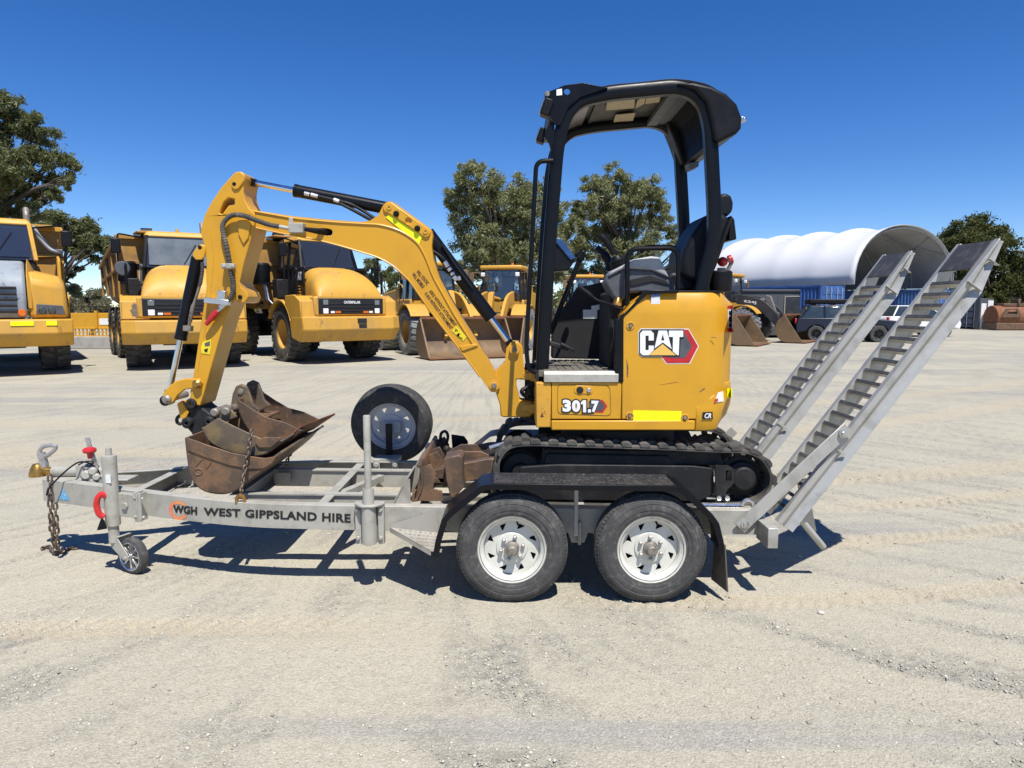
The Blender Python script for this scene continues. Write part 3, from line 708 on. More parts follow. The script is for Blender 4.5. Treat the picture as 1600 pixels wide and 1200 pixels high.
# ---- undercarriage
tpx = [(775,733),(781,711),(798,696),(830,692),(900,694),(1000,697),(1120,702),(1168,704),(1196,718),(1209,748),(1198,778),(1172,792),(1100,795),(960,795),(830,791),(800,786),(781,764)]
loop = catmull(tr(tpx, 4.19), 8, True)
def resample(P, step, closed=True):
    Q = P+[P[0]] if closed else P
    seg = [0]
    for a, b_ in zip(Q, Q[1:]): seg.append(seg[-1]+(b_-a).length)
    n = int(round(seg[-1]/step)); out = []; i = 0
    for k in range(n):
        s_ = seg[-1]*k/n
        while seg[i+1] < s_: i += 1
        t = (s_-seg[i])/max(1e-9, seg[i+1]-seg[i]); p = Q[i].lerp(Q[i+1], t); d = (Q[i+1]-Q[i]).normalized()
        out.append((p, d))
    return out
for (y0, side) in ((4.19, 1), (4.94, -1)):
    b = MB(); W = .23
    b.xzpath(loop, [(0,-.004),(0,-.022),(W,-.022),(W,-.004)], Y=y0, closed=True)
    for k, (p, d) in enumerate(resample(loop, .0565)):
        n = Vector((-d.y, 0, d.x)); t = Vector((d.x, 0, d.y))
        if k % 2 == 0: ya, yb = y0-.004, y0+.15
        else: ya, yb = y0+.08, y0+W+.004
        c = Vector((p.x, (ya+yb)/2, p.y))+n*.004
        P = []
        for hh, wl in ((-.012,.064),(.006,.060),(.016,.026)):
            P.append([c+t*wl*i/2+Vector((0,(yb-ya)/2*j,0))+n*hh for i, j in ((-1,-1),(1,-1),(1,1),(-1,1))])
        vs = P[0]+P[1]+P[2]
        fs = [(3,2,1,0),(8,9,10,11)]+[(4*l+i,4*l+(i+1)%4,4*l+4+(i+1)%4,4*l+4+i) for l in (0,1) for i in range(4)]
        b.add(vs, fs)
    b.build('rubber_track', M['rubber_dust'], ex, bevel=.002, seg=1)
    ya, yb = (y0+.035, y0+.20)
    b = MB()
    b.prism(rnd(tr([(812,732),(870,728),(1085,730),(1118,734),(1118,775),(1095,786),(850,784),(812,770)],4.19),.02), ya, yb)
    b.prism(rnd(tr([(856,712),(1050,716),(1060,732),(850,729)],4.19),.02), ya+.03, yb-.03)
    b.prism(rnd(tr([(850,706),(1130,710),(1140,732),(845,732)],4.19),.02), ya+.05, yb-.05)
    fr = b.build('track_frame', M['black_dusty'], ex, bevel=.006)
    b = MB(); q = at(1165,750,4.19)
    b.lathe([(0,-.02),(.066,-.02),(.074,-.012),(.074,.02),(.10,.03),(.10,.08),(.0,.08)], (q.x, ya if side > 0 else yb, q.z), (0,side,0), 28)
    for k in range(11):
        a = 2*math.pi*k/11; b.obox((q.x+.128*math.cos(a),(ya+yb)/2,q.z+.128*math.sin(a)), (math.cos(a),0,math.sin(a)), .05, .04, .03, (0,1,0))
    b.lathe([(.06,-.02),(.13,-.02),(.13,.02),(.06,.02)], (q.x,(ya+yb)/2,q.z), (0,1,0), 28, closed=True)
    b.build('sprocket', M['black_dusty'], ex, bevel=.003)
    b = MB(); q = at(814,742,4.19); b.lathe([(0,-.05),(.05,-.05),(.06,-.03),(.115,-.03),(.13,-.015),(.13,.015),(.115,.03),(.06,.03),(.05,.05),(0,.05)], (q.x,(ya+yb)/2,q.z), (0,1,0), 28)
    b.build('idler', M['black_dusty'], ex)
    for px in (900, 980, 1055):
        b = MB(); q = at(px,783,4.19); b.lathe([(0,-.07),(.045,-.07),(.05,-.05),(.05,-.02),(.03,-.015),(.03,.015),(.05,.02),(.05,.05),(.045,.07),(0,.07)], (q.x,(ya+yb)/2,q.z), (0,1,0), 18)
        b.build('track_roller', M['black_dusty'], ex)
    if side > 0:
        b = MB(); b.prism(rnd(tr([(1118,727),(1140,728),(1147,733),(1147,755),(1136,766),(1133,776),(1118,774)],4.185),.008), 4.185, 4.20, [[(p.x,p.y) for p in rnd(tr([(1134,735),(1143,735),(1143,752),(1134,752)],4.185),.01)]])
        b.build('towing_plate', M['black_dusty'], fr, bevel=.002)
        b = MB()
        for px in (1123,1136):
            q = at(px,778,4.19); b.lathe([(0,-.01),(.016,-.01),(.018,.0),(.018,.02),(0,.02)], q, (0,1,0), 6)
        b.build('bolt', M['steel'], fr)
b = MB(); b.box(.35,1.2,4.42,4.94,.56,.80); b.lathe([(0,.78),(.36,.78),(.38,.80),(.38,.92),(.33,.93),(.33,.965),(0,.965)], (.72,YC,0), (0,0,1), 40)
b.build('car_body', M['dark'], ex, bevel=.006)
# ---- dozer blade
b = MB()
bl = [(0,.235),(.03,.15),(.035,.08),(.01,.0)]
A = at(654,728,4.20); B = at(646,785,4.20)
prof = catmull([(A.x,A.z),(A.x+.012,A.z-.06),(A.x+.008,A.z-.14),(B.x,B.z)], 4)
b.xzpath(prof, [(0,0),(.96,0),(.96,.014),(0,.014)], Y=4.20)
b.tube([(A.x,4.20,A.z),(A.x,5.16,A.z)], .014, 8)
b.obox((B.x,YC,B.z+.03),(0,1,0),.97,.016,.07,(0.1,0,1))
bd = b.build('dozer_blade', M['rust'], ex, bevel=.003)
b = MB()
for y in (4.215, 4.60, 4.76, 5.13):
    b = MB(); b.prism(tr([(656,733),(672,726),(681,742),(676,765),(690,768),(692,784),(648,784)],4.2), y, y+.014); b.build('blade_gusset', M['rust'], bd, bevel=.003)
b = MB(); b.loft2(*[[Vector((p[0],y,p[1])) for p in tr([(694,716),(718,711),(723,715),(722,738),(726,760),(716,772),(704,778),(697,750)],4.22)] for y in (4.22,4.40)])
b.build('blade_bracket', M['rust'], bd, bevel=.006)
b = MB()
for y in (4.40, 4.90): b.prism(tr([(672,742),(700,734),(762,722),(790,722),(800,735),(790,748),(730,758),(690,768)],4.3), y, y+.07)
b.box(A.x+.03,A.x+.14,4.4,4.96,.56,.60)
b.build('blade_arm', M['rust'], bd, bevel=.006)
for y in (4.55, 4.79):
    b = MB(); b.prism(tr([(690,722),(715,708),(752,708),(764,714),(762,726),(700,735)],4.5), y, y+.02); b.build('blade_lug', M['rust'], bd, bevel=.003)
q = at(753,715,4.68); q2 = at(812,690,4.68); q.y = q2.y = 4.68
b = MB(); b.cyl(q, q2, .035, 16); b.lathe([(.0,-.05),(.04,-.05),(.04,.05),(0,.05)], q, (0,1,0), 16); b.build('blade_cylinder', M['black_dusty'], bd)
b = MB(); q = at(765,700,4.45); q2 = at(800,690,4.45); b.cyl(q,q2,.017,12); b.build('blade_hose_tube', M['steel'], bd)
b = MB(); b.tube(catmull([at(688,694,4.95),at(689,678,4.95),at(696,674,4.95),at(700,682,4.95),at(697,694,4.95)],4), .011, 8)
q = at(698,702,4.9); b.ball(q,.03,10); b.ball(q+Vector((.04,0,-.01)),.025,10); b.build('tie_hook', M['black_dusty'], bd)
px_prism([(705,679),(725,682),(731,690),(731,706),(707,706)], 4.97, 4.99, 'black_flap', M['plastic'], bd)
# ---- house (upper frame, engine cover)
def outline(xf, inset, rear=0.0):
    arc = catmull([(1.10,YN+inset),(1.19,YN+inset+.004),(1.28,YN+.05+inset),(1.375-rear-inset,YN+.16+inset*.5),(1.425-rear-inset,YN+.32),(1.44-rear-inset,YC)], 4)
    if xf > 1.10:
        cut = [p for p in arc if p.x > xf]; i_ = len(arc)-len(cut); a_, c_ = arc[i_-1], arc[i_]; k_ = (xf-a_.x)/(c_.x-a_.x)
        poly = [a_.lerp(c_, k_)]+cut
    else: poly = [Vector((xf, YN+inset))]+arc
    seg = [0]
    for a_, c_ in zip(poly, poly[1:]): seg.append(seg[-1]+(c_-a_).length)
    half = []; n_ = 22
    if xf <= 1.10: half = [(p.x, p.y) for p in poly]
    else:
        j = 0
        for k in range(n_):
            s_ = seg[-1]*k/(n_-1)
            while j < len(poly)-2 and seg[j+1] < s_: j += 1
            q = poly[j].lerp(poly[j+1], (s_-seg[j])/max(1e-9, seg[j+1]-seg[j])); half.append((q.x, q.y))
    return half+[(x_, 2*YC-y_) for x_, y_ in reversed(half[:-1])]
def skin(levels):
    """levels: (z, xfront, inset, rear)"""
    b = MB(); vs = []; fs = []; n = None
    for z, xf, ins, re in levels:
        o = outline(xf, ins, re); n = len(o); vs += [(x, y, z) for x, y in o]
    for i in range(len(levels)-1):
        for k in range(n):
            l = (k+1) % n; fs.append((i*n+k, i*n+l, (i+1)*n+l, (i+1)*n+k))
    fs.append(tuple(range(n-1,-1,-1))); fs.append(tuple((len(levels)-1)*n+k for k in range(n)))
    b.add(vs, fs); return b
zpx = lambda y, Y=YN: at(1000, y, Y).z
X0 = at(973,550,YN).x; X1 = at(1012,457,YN).x
cover = skin([(zpx(655),X0,0,.02),(zpx(610),X0,0,0),(zpx(492),X0,0,0),(zpx(476),X0+.045,.0,0),(zpx(457),X1,.035,.03)]).build('engine_cover', M['yellow'], ex, bevel=.006)
XC = at(1087,650,YN).x
cw = skin([(zpx(674),max(XC,1.1001),.02,.07),(zpx(655),max(XC,1.1001),-.005,.02),(zpx(637),max(XC,1.1001),-.005,-.004),(zpx(620),XC+.10,-.005,-.005),(zpx(600),XC+.215,-.003,-.003)])
cw.build('counterweight', M['yellow'], ex, bevel=.006)
XA = at(838,600,YN).x; XB = at(862,600,YN).x
b = MB(); b.box(XB,XC-.004,YN-.004,YF+.004,zpx(672),zpx(657)); lower = b.build('lower_frame', M['yellow'], ex, bevel=.006)
b = MB(); b.box(XA,XB-.004,YN+.0,YF,zpx(668),zpx(598)); b.build('front_post', M['yellow_worn'], ex, bevel=.006)
b = MB(); b.box(XB,X0-.004,YN,YF,zpx(655),zpx(597.5)); pan = b.build('side_panel', M['yellow'], ex, bevel=.005)
# door groove as a thin frame, lock, handle
door = tr([(871,600),(953,602),(955,650),(871,647)], YN)
o1 = rnd(door, .03); b = MB(); cx = sum(p[0] for p in door)/4; cz = sum(p[1] for p in door)/4
inn = [Vector((cx+(p.x-cx)*.988, cz+(p.y-cz)*.975)) for p in o1]
b.prism(o1, YN-.0018, YN+.001, [inn]); b.build('door_seam', M['inkbrown'], pan, smooth=0)
b = MB(); b.prism(rnd(tr([(897,602),(926,603),(926,616),(897,615)],YN),.02), YN-.004, YN+.001); b.build('lock_plate', M['yellow'], pan, bevel=.002)
b = MB(); q = at(906,609.5,YN); b.lathe([(0,0),(.020,0),(.022,.003),(0,.003)], q+Vector((0,-.0075,0)), (0,1,0), 20); b.build('key_hole', M['ink'], pan)
b = MB(); q = at(920,610,YN); b.lathe([(0,.0),(.011,.0),(.015,.004),(.015,.008),(0,.008)], q+Vector((0,-.011,0)), (0,1,0), 16); b.build('lock', M['steel'], pan)
for (px, py, par) in ((984,650,cover),(1070,653,cover),(985,509,cover)):
    q = at(px,py,YN); b = MB(); b.lathe([(.017,-.001),(.026,-.001),(.024,-.005),(.018,-.005)], q, (0,1,0), 20, closed=True); b.build('bolt_recess', M['yellow_worn'], par)
    b = MB(); b.lathe([(0,-.012),(.010,-.012),(.012,-.009),(.012,0),(0,0)], q, (0,1,0), 6); b.build('bolt', M['bearing'], par)
# decals on the cover
decal([(989,641),(1065,642.5),(1064,659),(989,657)], YN, 'reflective_tape', M['fluoro'], cover)
def on_body(px, py, ins=-.012):
    o = outline(.5, ins); d = ray(px, py)
    best = None
    for (xa, ya), (xb, yb) in zip(o, o[1:]):
        if ya > YC+.01: break
        den = d.y*(xb-xa)-d.x*(yb-ya)
        if abs(den) < 1e-9: continue
        s_ = (d.x*ya-d.y*xa)/den
        if -.001 <= s_ <= 1.001:
            y = ya+(yb-ya)*s_; t = y/d.y
            if t > 0 and (best is None or t < best): best = t
    if best is None: best = YN/d.y
    return Vector((d.x*best, d.y*best, H+d.z*best))
def body_patch(quad, name, m, ins=-.012, n=6):
    b = MB(); vs = []; fs = []
    for i in range(n+1):
        for j in range(2):
            u = i/n; tl, t_, br, bl_ = quad
            x = (tl[0]*(1-u)+t_[0]*u)*(1-j)+(bl_[0]*(1-u)+br[0]*u)*j; y = (tl[1]*(1-u)+t_[1]*u)*(1-j)+(bl_[1]*(1-u)+br[1]*u)*j
            vs.append(on_body(x, y, ins))
    for i in range(n): fs.append((2*i,2*i+1,2*i+3,2*i+2))
    b.add(vs, fs); return b.build(name, m, ex, smooth=60)
body_patch([(1122,613),(1130,611),(1131,627),(1116,629)], 'reflector', M['white'], -.008)
body_patch([(1117,624),(1122,622),(1122,627),(1116,629)], 'reflector_red_corner', M['logored'], -.009)
body_patch([(1136,607),(1144,606),(1144,621),(1136,623)], 'reflective_tape', M['fluoro'], -.008)
body_patch([(1137,478),(1146,477),(1145.5,519),(1137,519)], 'warning_label', M['whitesticker'], -.0015)
body_patch([(1137,478),(1146,477),(1146,482),(1137,483)], 'warning_label_band', M['logored'], -.002)
body_patch([(1137,513),(1145.5,513),(1145.5,519),(1137,519)], 'warning_label_band', M['logored'], -.002)
for (y0_, y1_) in ((486,492),(495,503),(505,511)): body_patch([(1139,y0_),(1143,y0_),(1143,y1_),(1139,y1_)], 'warning_label_figure', M['ink'], -.002, 2)
body_patch([(1098,644),(1113.5,643.5),(1114,655),(1097,655)], 'size_badge', M['ink'], -.008)
text('CR', lambda u, v: on_body(1101+10.5*u, 653.5-8*v, -.0105), 'lettering', M['white'], ex, bold=.03, shear=.25)
decal([(1017,460),(1031,459),(1031,481),(1017,480)], YN+.006, 'service_label', M['whitesticker'], cover, t=.004)
decal([(1017,460),(1031,459),(1031,463),(1017,464)], YN+.003, 'service_label_band', M['screenblue'], cover, t=.004)
# big brand plate
decal([(1001,513),(1076,513.5),(1092,541),(1078,568.5),(1041,569),(1033,558),(1003,558),(997,552),(997,519)], YN, 'brand_plate', M['whitesticker'], cover, t=.001)
decal([(1050,515),(1075.5,515),(1090.5,541),(1077,567),(1042,567.5),(1033.5,556)], YN-.001, 'brand_plate_red', M['logored'], cover)
decal([(1050,519.5),(1069,519.5),(1081,541),(1070.5,559),(1050,559),(1036,556)], YN-.0025, 'brand_plate_core', M['midgrey'], cover)
decal([(1002,514.5),(1068.5,514.5),(1068.5,529),(1063.5,530),(1062,557),(1004,557),(998.5,552),(998.5,519)], YN-.004, 'brand_plate_black', M['ink'], cover)
decal([(1021.5,532),(1021.5,521),(1017,516.5),(1004,516.5),(1000,521),(1000,551),(1004,555),(1013,555),(1021.5,547),(1021.5,540),(1013.5,540),(1013.5,547),(1008.5,547),(1008.5,524.5),(1013.5,524.5),(1013.5,532)], YN-.0056, 'letter', M['white'], cover)
decal([(1029,516.5),(1042,516.5),(1049.5,545.5),(1035.5,535),(1022.5,544.5)], YN-.0056, 'letter', M['white'], cover, holes=[[(1035.5,522),(1038,532),(1033,532)]])
decal([(1045,516.5),(1067.5,516.5),(1067.5,526.5),(1061.5,526.5),(1060.5,555),(1058.5,555),(1051,549),(1051.5,526.5),(1045,526.5)], YN-.0056, 'letter', M['white'], cover)
decal([(1035.3,537.5),(1056.5,555),(1013,555)], YN-.0056, 'gold_triangle', M['logoyellow'], cover)
# model plate on the side panel
decal([(925,624),(942,625),(949,634.5),(942,645),(925,644)], YN, 'model_plate_red', M['logored'], pan)
decal([(920,626.5),(940,627),(945,634.5),(940,642),(920,642)], YN-.0016, 'model_plate_core', M['midgrey'], pan)
q5 = [(879.5,622.5),(933,625),(933,644.5),(879.5,643)]
for ch, xa_, xb_ in (('3',879,892.3),('0',893.6,906.7),('7',924,935.8)):
    ya_ = lambda x: 624.2+.035*(x-879); yb_ = lambda x: 643.4+.022*(x-879)
    text(ch, bil([(xa_-2,ya_(xa_)-2),(xb_+2,ya_(xb_)-2),(xb_+2,yb_(xb_)+2),(xa_-2,yb_(xa_)+2)], YN-.004), 'digit_outline', M['ink'], pan, bold=.085)
    text(ch, bil([(xa_,ya_(xa_)),(xb_,ya_(xb_)),(xb_,yb_(xb_)),(xa_,yb_(xa_))], YN-.0056), 'digit', M['white'], pan, bold=.06)
decal([(906,629),(909.5,623.5),(917.8,623.5),(917.8,637),(925,637),(925,646.5),(909,646.5),(909,633),(906,633)], YN-.0024, 'digit_outline', M['ink'], pan)
decal([(907.6,629),(911,625.2),(915.8,625.3),(915.8,644.3),(911,644.2),(911,631.6),(907.6,631.6)], YN-.0046, 'digit', M['white'], pan)
decal([(918.6,639.5),(923.2,639.6),(923.2,644.6),(918.6,644.5)], YN-.0046, 'decimal_point', M['white'], pan)
decal([(1111,526.5),(1119,527),(1119.5,528.2),(1112,527.8)], YN-.0002, 'scuff', M['rustdark'], cover)
decal([(1030,600),(1060,596),(1060,596.8),(1031,601)], YN-.0002, 'scuff', M['yellow_worn'], cover)
decal([(979,560),(982,575),(981,590),(979.5,588)], YN-.0002, 'scuff', M['rustdark'], cover)
decal([(1093,612),(1101,606),(1101.6,606.8),(1093.5,613)], YN-.0002, 'scuff', M['rustdark'], cover)
# black trims, step, floor
b = MB(); b.prism(tr([(961,498),(968,498),(1010,453),(1060,453),(1060,458),(1012,459),(974,496),(974,597),(961,597)],YN), YN-.006, YN+.05); b.build('door_pillar', M['black'], ex, bevel=.003)
b = MB(); b.box(X1-.02,1.28,YN+.05,YF-.05,zpx(457)+.0,zpx(457)+.012); b.build('seat_deck', M['plastic'], ex, bevel=.003)
XS = at(850,590,YN).x
b = MB(); b.prism([(YN-.012,zpx(597)),(YN+.05,zpx(597)),(YN+.05,zpx(580)),(YN+.008,zpx(580)),(YN-.010,zpx(585))], XS, at(966,590,YN).x)
b.v = [Vector((p.y,p.x,p.z)) for p in b.v]; b.build('door_sill', M['galv'], ex, bevel=.002)
zf = zpx(582)
b = MB(); b.box(XS-.03,X0,YN+.055,YF-.02,zf-.03,zf+.004)
for i in range(9):
    for j in range(14):
        x = XS+.0+i*.048; y = YN+.075+j*.062; b.box(x,x+.036,y,y+.05,zf+.003,zf+.009)
b.build('floor_mat', M['mat'], ex)
b = MB(); b.box(XA,XS-.03,YN+.06,YF,zpx(597.5)+.0,zf-.004); b.build('front_floor', M['black_dusty'], ex)
# interior
b = MB(); b.prism(tr([(862,560),(863,512),(874,492),(903,449),(945,440),(975,452),(975,562)],4.98), 4.98, 5.12); b.build('right_side_panel', M['dark'], ex, bevel=.01)
b = MB(); b.box(.62,1.12,4.42,4.95,zf,1.80); b.build('seat_box', M['dark'], ex, bevel=.02)
decal([(911,484),(933,484),(933,498),(911,498)], 4.978, 'notice_label', M['whitesticker'], ex)
decal([(924,478),(945,474),(945,484),(924,484)], 4.978, 'notice_label', M['whitesticker'], ex)
b = MB(); b.tube(catmull([at(904,447,4.40),at(918,457,4.38),at(932,468,4.36),at(946,473,4.34),at(962,479,4.30),at(974,484,4.28)],5), [.013]*8+[.008]*18, 8); b.build('console_lever', M['plastic'], ex)
b = MB(); q = at(964,472,4.32); b.lathe([(0,0),(.03,0),(.022,.035),(.010,.05),(0,.05)], q+Vector((0,0,-.02)), (0.2,0,1), 10); b.build('brass_latch', M['brass'], ex)
pod = px_prism([(945,442),(952,430),(976,418),(1018,421),(1046,434),(1056,448),(1056,458),(985,458),(966,476),(956,462)], 4.36, 4.56, 'armrest_console', M['midgrey'], ex, bevel=.02, seg=3)
px_prism([(951,432),(954,424),(976,413),(990,405),(1018,400),(1031,402),(1046,434),(1019,422),(977,419)], 4.345, 4.545, 'console_cap', M['greyplas'], pod, bevel=.012, seg=3)
px_prism([(985,437),(1016,430),(1040,438),(1048,446),(1020,440),(985,448)], 4.352, 4.36, 'console_trim', M['dark'], pod, bevel=.003)
b = MB()
base = at(966,412,4.45)
b.lathe([(.055,-.04),(.06,-.02),(.05,-.015),(.056,0),(.046,.005),(.052,.02),(.040,.03),(.03,.05),(0,.05)], base, (-.35,0,1), 18)
b.tube(catmull([at(960,398,4.45),at(952,384,4.45),at(945,374,4.45),at(937,368,4.45)],4), [.020]*4+[.024]*5+[.025]*3+[.018], 10)
b.build('joystick', M['plastic'], pod)
b = MB(); b.tube(catmull([at(932,386,4.95),at(944,398,4.95),at(952,412,4.95),at(951,424,4.95)],5), [.022]*5+[.03]*11, 10); b.build('joystick', M['plastic'], ex)
b = MB(); lp = rnd([at(980,478,4.30),at(980,389,4.30),at(1059,387,4.30),at(1060,452,4.30)], .07, 6, closed=False); b.tube(lp, .0155, 10); b.build('armrest_rail', M['black'], ex)
b = MB(); b.tube(rnd([at(1000,395,4.9),at(1010,386,4.9),at(1050,386,4.9),at(1062,390,4.9)],.03,4,False), [.012]+[.02]*8+[.02]*5 if False else .016, 8); b.build('far_armrest', M['plastic'], ex)
for (p, q, Y) in (((863,508),(909,393),4.60),((866,508),(912,396),4.72)):
    b = MB(); a0, a1 = at(*p,Y), at(*q,Y); d_ = (a1-a0).normalized(); b.tube([a0,a1], .010, 8); b.tube([a1-d_*.05,a1], .020, 10); b.tube([a0-d_*.06,a0+d_*.02], .016, 8); b.build('travel_lever', M['plastic'], ex)
b = MB(); b.obox(at(872,540,4.55),(1,0,-.3),.14,.08,.03); b.obox(at(886,542,4.55),(1,0,-.5),.10,.10,.02); b.build('foot_pedal', M['black_dusty'], ex, bevel=.006)
mon = px_prism([(864,372),(872,374),(899,404),(894,414),(888,422),(865,424)], 4.40, 4.58, 'display_monitor', M['plastic'], ex, bevel=.008)
b = MB(); b.prism(tr([(866,371),(877,373),(900,403),(892,407),(868,379)],4.395), 4.39, 4.58); b.build('monitor_hood', M['screenblue'], mon, bevel=.004); s0 = []
# seat
seat = px_prism([(1105,334),(1085,362),(1070,389),(1066,408),(1067,432),(1080,440),(1096,440),(1118,400),(1141,352),(1140,338),(1125,330)], 4.46, 4.90, 'seat_back', M['seat'], ex, bevel=.035, seg=4)
px_prism([(1119,318),(1125,304),(1135,300.5),(1143,306),(1146.5,316),(1145.5,330),(1138,337),(1120,340)], 4.55, 4.80, 'head_rest', M['seat'], seat, bevel=.03, seg=4)
px_prism([(1141,340),(1146,340),(1120,415),(1101,455),(1080,455),(1098,432),(1120,392)], 4.44, 4.92, 'seat_shell', M['plastic'], seat, bevel=.012)
px_prism([(1143,336),(1148,343),(1151.5,374),(1138,376),(1140,352)], 4.5, 4.86, 'seat_back_flap', M['plastic'], seat, bevel=.008)
px_prism([(1040,432),(1050,424),(1075,426),(1090,440),(1085,456),(1040,456)], 4.50, 4.88, 'seat_cushion', M['seat'], seat, bevel=.03, seg=3)
b = MB(); q = at(1126,455,4.5); b.lathe([(0,0),(.068,0),(.072,.02),(.070,.125),(.06,.135),(0,.135)], (q.x,4.5,zpx(457)+.01), (0,0,1), 24); b.build('filter_cap', M['plastic'], ex)
b = MB(); q = at(1129,409,4.62); b.ball(q,.034,16,(1,1,.95)); b.lathe([(0,-.01),(.03,-.01),(.03,.01),(0,.01)], q+Vector((.05,0,.015)), (1,0,.4), 14)
bc = b.build('warning_beacon', M['red'], ex)
b = MB(); q = at(1138,420,4.62); b.obox(q,(.5,0,1),.10,.03,.02,(1,0,-.5)); b.obox(at(1127,428,4.62),(0,0,1),.08,.03,.05,(1,0,0)); b.build('beacon_bracket', M['bearing'], bc, bevel=.004)
b = MB(); b.obox(at(1052,402,5.0),(1,0,.3),.05,.05,.02); b.build('far_red_light', M['red'], ex, bevel=.004)
# ---- canopy
cpx = [(846,592),(857,400),(870,240),(876,205),(886,177),(906,157),(950,147),(1055,137),(1083,145),(1101,165),(1109,200),(1115.5,325),(1116,366),(1094,456)]
cz = rnd(tr(cpx, 4.36), [0,.3,.05,.1,.12,.12,.2,.12,.12,.12,.1,.1,.12,0], 5, closed=False)
sec = [(-.034,-.028),(-.024,-.040),(.024,-.040),(.034,-.028),(.034,.028),(.024,.040),(-.024,.040),(-.034,.028)]
for Y in (4.36, 5.12):
    b = MB(); b.xzpath(cz, sec, Y=Y); fr_ = b.build('canopy_frame', M['black'], ex, smooth=50)
    if Y < 4.5:
        b = MB(); q = at(847,540,4.32); b.obox(q,(0,0,1),.02,.074,.094); b.build('frame_band', M['galv'], fr_, bevel=.002)
zr = at(1000,139,4.36).z
top = catmull([(p[0],p[1]) for p in tr([(884,180),(893,164),(910,151),(950,140),(1000,135),(1055,130),(1100,137),(1122,150)],4.36)], 4)
b = MB(); b.xzpath(top, [(0,.026),(.76,.026),(.76,.010),(0,.010)], Y=4.36)
roof = b.build('canopy_roof', M['plastic'], ex, bevel=.002)
i0 = next(i for i, p in enumerate(top) if p.x > at(930,146,4.36).x)
b = MB(); b.xzpath(top[i0:-3], [(.03,.008),(.73,.008),(.73,-.004),(.03,-.004)], Y=4.36); b.build('roof_underside', M['roofin'], roof)
b = MB(); b.xzpath(top[1:i0], [(.03,.008),(.73,.008),(.73,-.004),(.03,-.004)], Y=4.36); b.build('front_roof_panel', M['visor'], roof)
zl = at(975,140,4.36).z-.012
for q in ([(949,155),(992,152),(991,170),(947,172)],[(1011,151),(1033,149),(1030,162),(1008,164)],[(962,180),(993,178),(989,190),(958,192)],[(996,158),(1010,151),(1006,164),(993,171)]):
    b = MB(); P = [gnd(x, y, zl+.004*0) for x, y in q]; P = [Vector((p.x,min(max(p.y,4.42),5.06),p.z+.035*(p.x-.7))) for p in P]
    b.loft2(P, [p+Vector((0,0,.004)) for p in P]); b.build('roof_sheet', M['paper'], roof, smooth=0)
for X_, w in ((at(1056,145,4.36).x,.035),(at(1092,160,4.36).x,.03)):
    b = MB(); b.box(X_-w,X_+w,4.38,5.10,zl-.018,zl+.016); b.build('roof_rib', M['midgrey'], roof, bevel=.003)
b = MB(); b.box(at(1058,150,4.4).x+.04,at(1088,155,4.4).x,4.50,4.58,zl-.01,zl-.004); b.build('roof_label', M['whitesticker'], roof)
b = MB(); b.box(at(1058,150,4.4).x,1.24,4.42,5.07,zl-.012,zl-.006); b.build('rear_lining', M['midgrey'], roof)
hood_px = [(1056,129),(1085,128),(1112,134),(1136,146),(1152,162),(1160,184),(1159,200),(1152,208),(1124,222),(1117,222),(1112,190),(1104,160),(1086,140)]
hp = tr(hood_px, 4.30)
b = MB(); hn = len(hp); cx_ = sum(p[0] for p in hp)/hn
vs = []; fs = []
for Y, k in ((4.30,0),(4.32,.0),(5.17,.0),(5.19,0)):
    for j, (x, z) in enumerate(hp):
        vs.append((x-.012*k*(x-cx_)/.2, Y, z-.01*k))
for i in range(3):
    for k in range(hn):
        l = (k+1) % hn; fs.append((i*hn+k,i*hn+l,(i+1)*hn+l,(i+1)*hn+k))
fs.append(tuple(range(hn-1,-1,-1))); fs.append(tuple(3*hn+k for k in range(hn)))
b.add(vs, fs); hood = b.build('rear_hood', M['plastic'], roof, bevel=.02, seg=3, smooth=50)
b = MB(); b.prism(tr([(1040,185),(1112,185),(1112,215),(1104,232),(1092,252),(1066,256),(1056,225)],5.0), 5.0, 5.19); b.build('hood_side_box', M['plastic'], roof, bevel=.012)
b = MB(); b.prism(tr([(1072,257),(1089,254),(1089,262),(1075,268)],4.9), 4.85, 4.95); b.build('rear_work_lamp', M['midgrey'], roof, bevel=.004)
b = MB(); b.obox(at(1158,188,4.34),(0,1,0),.06,.02,.03); b.ball(at(1162,187,4.33),.017,10); b.build('rear_lamp', M['steel'], roof, bevel=.003)
px_prism([(1140,199),(1150,184),(1155,182),(1150,199)], 4.303, 4.309, 'pale_scrape', M['visor'], roof, bevel=0)
hole = circ(886,143,5,14)
for Y in (4.315, 5.15):
    px_prism([(851,150),(858,143),(882,133),(910,129),(950,137),(906,152),(888,168),(876,196),(866,195),(853,168)], Y, Y+.012, 'visor_bracket', M['black'], roof, bevel=.002, holes=[hole])
decal([(869.5,140),(878,138.5),(878.5,148.5),(869.5,149.5)], 4.314, 'white_tag', M['white'], roof)
b = MB(); q = at(855,147,4.315); b.lathe([(0,-.012),(.016,-.012),(.018,0),(0,0)], q, (0,1,0), 6); b.build('visor_bolt', M['bearing'], roof)
b = MB(); q = at(862,160,4.33); b.box(q.x-.012,q.x+.03,4.33,5.15,q.z-.05,q.z+.05); b.build('front_cross_bar', M['black'], roof, bevel=.006)
for Y in (4.34, 5.02):
    b = MB(); q = at(854,171,4.36); q.y = Y; b.obox(q,(0,1,0),.09,.055,.10,(.35,0,1)); lmp = b.build('work_lamp', M['plastic'], roof, bevel=.008)
    b = MB(); b.obox(q+Vector((-.031,0,.010)),(0,1,0),.075,.006,.08,(.35,0,1)); b.build('lamp_lens', M['glassdust'], lmp)
px_prism([(860,190),(866,190),(868,245),(861,236),(858,224),(850,214),(852,206)], 4.33, 4.36, 'lower_visor_bracket', M['black'], roof, bevel=.003)
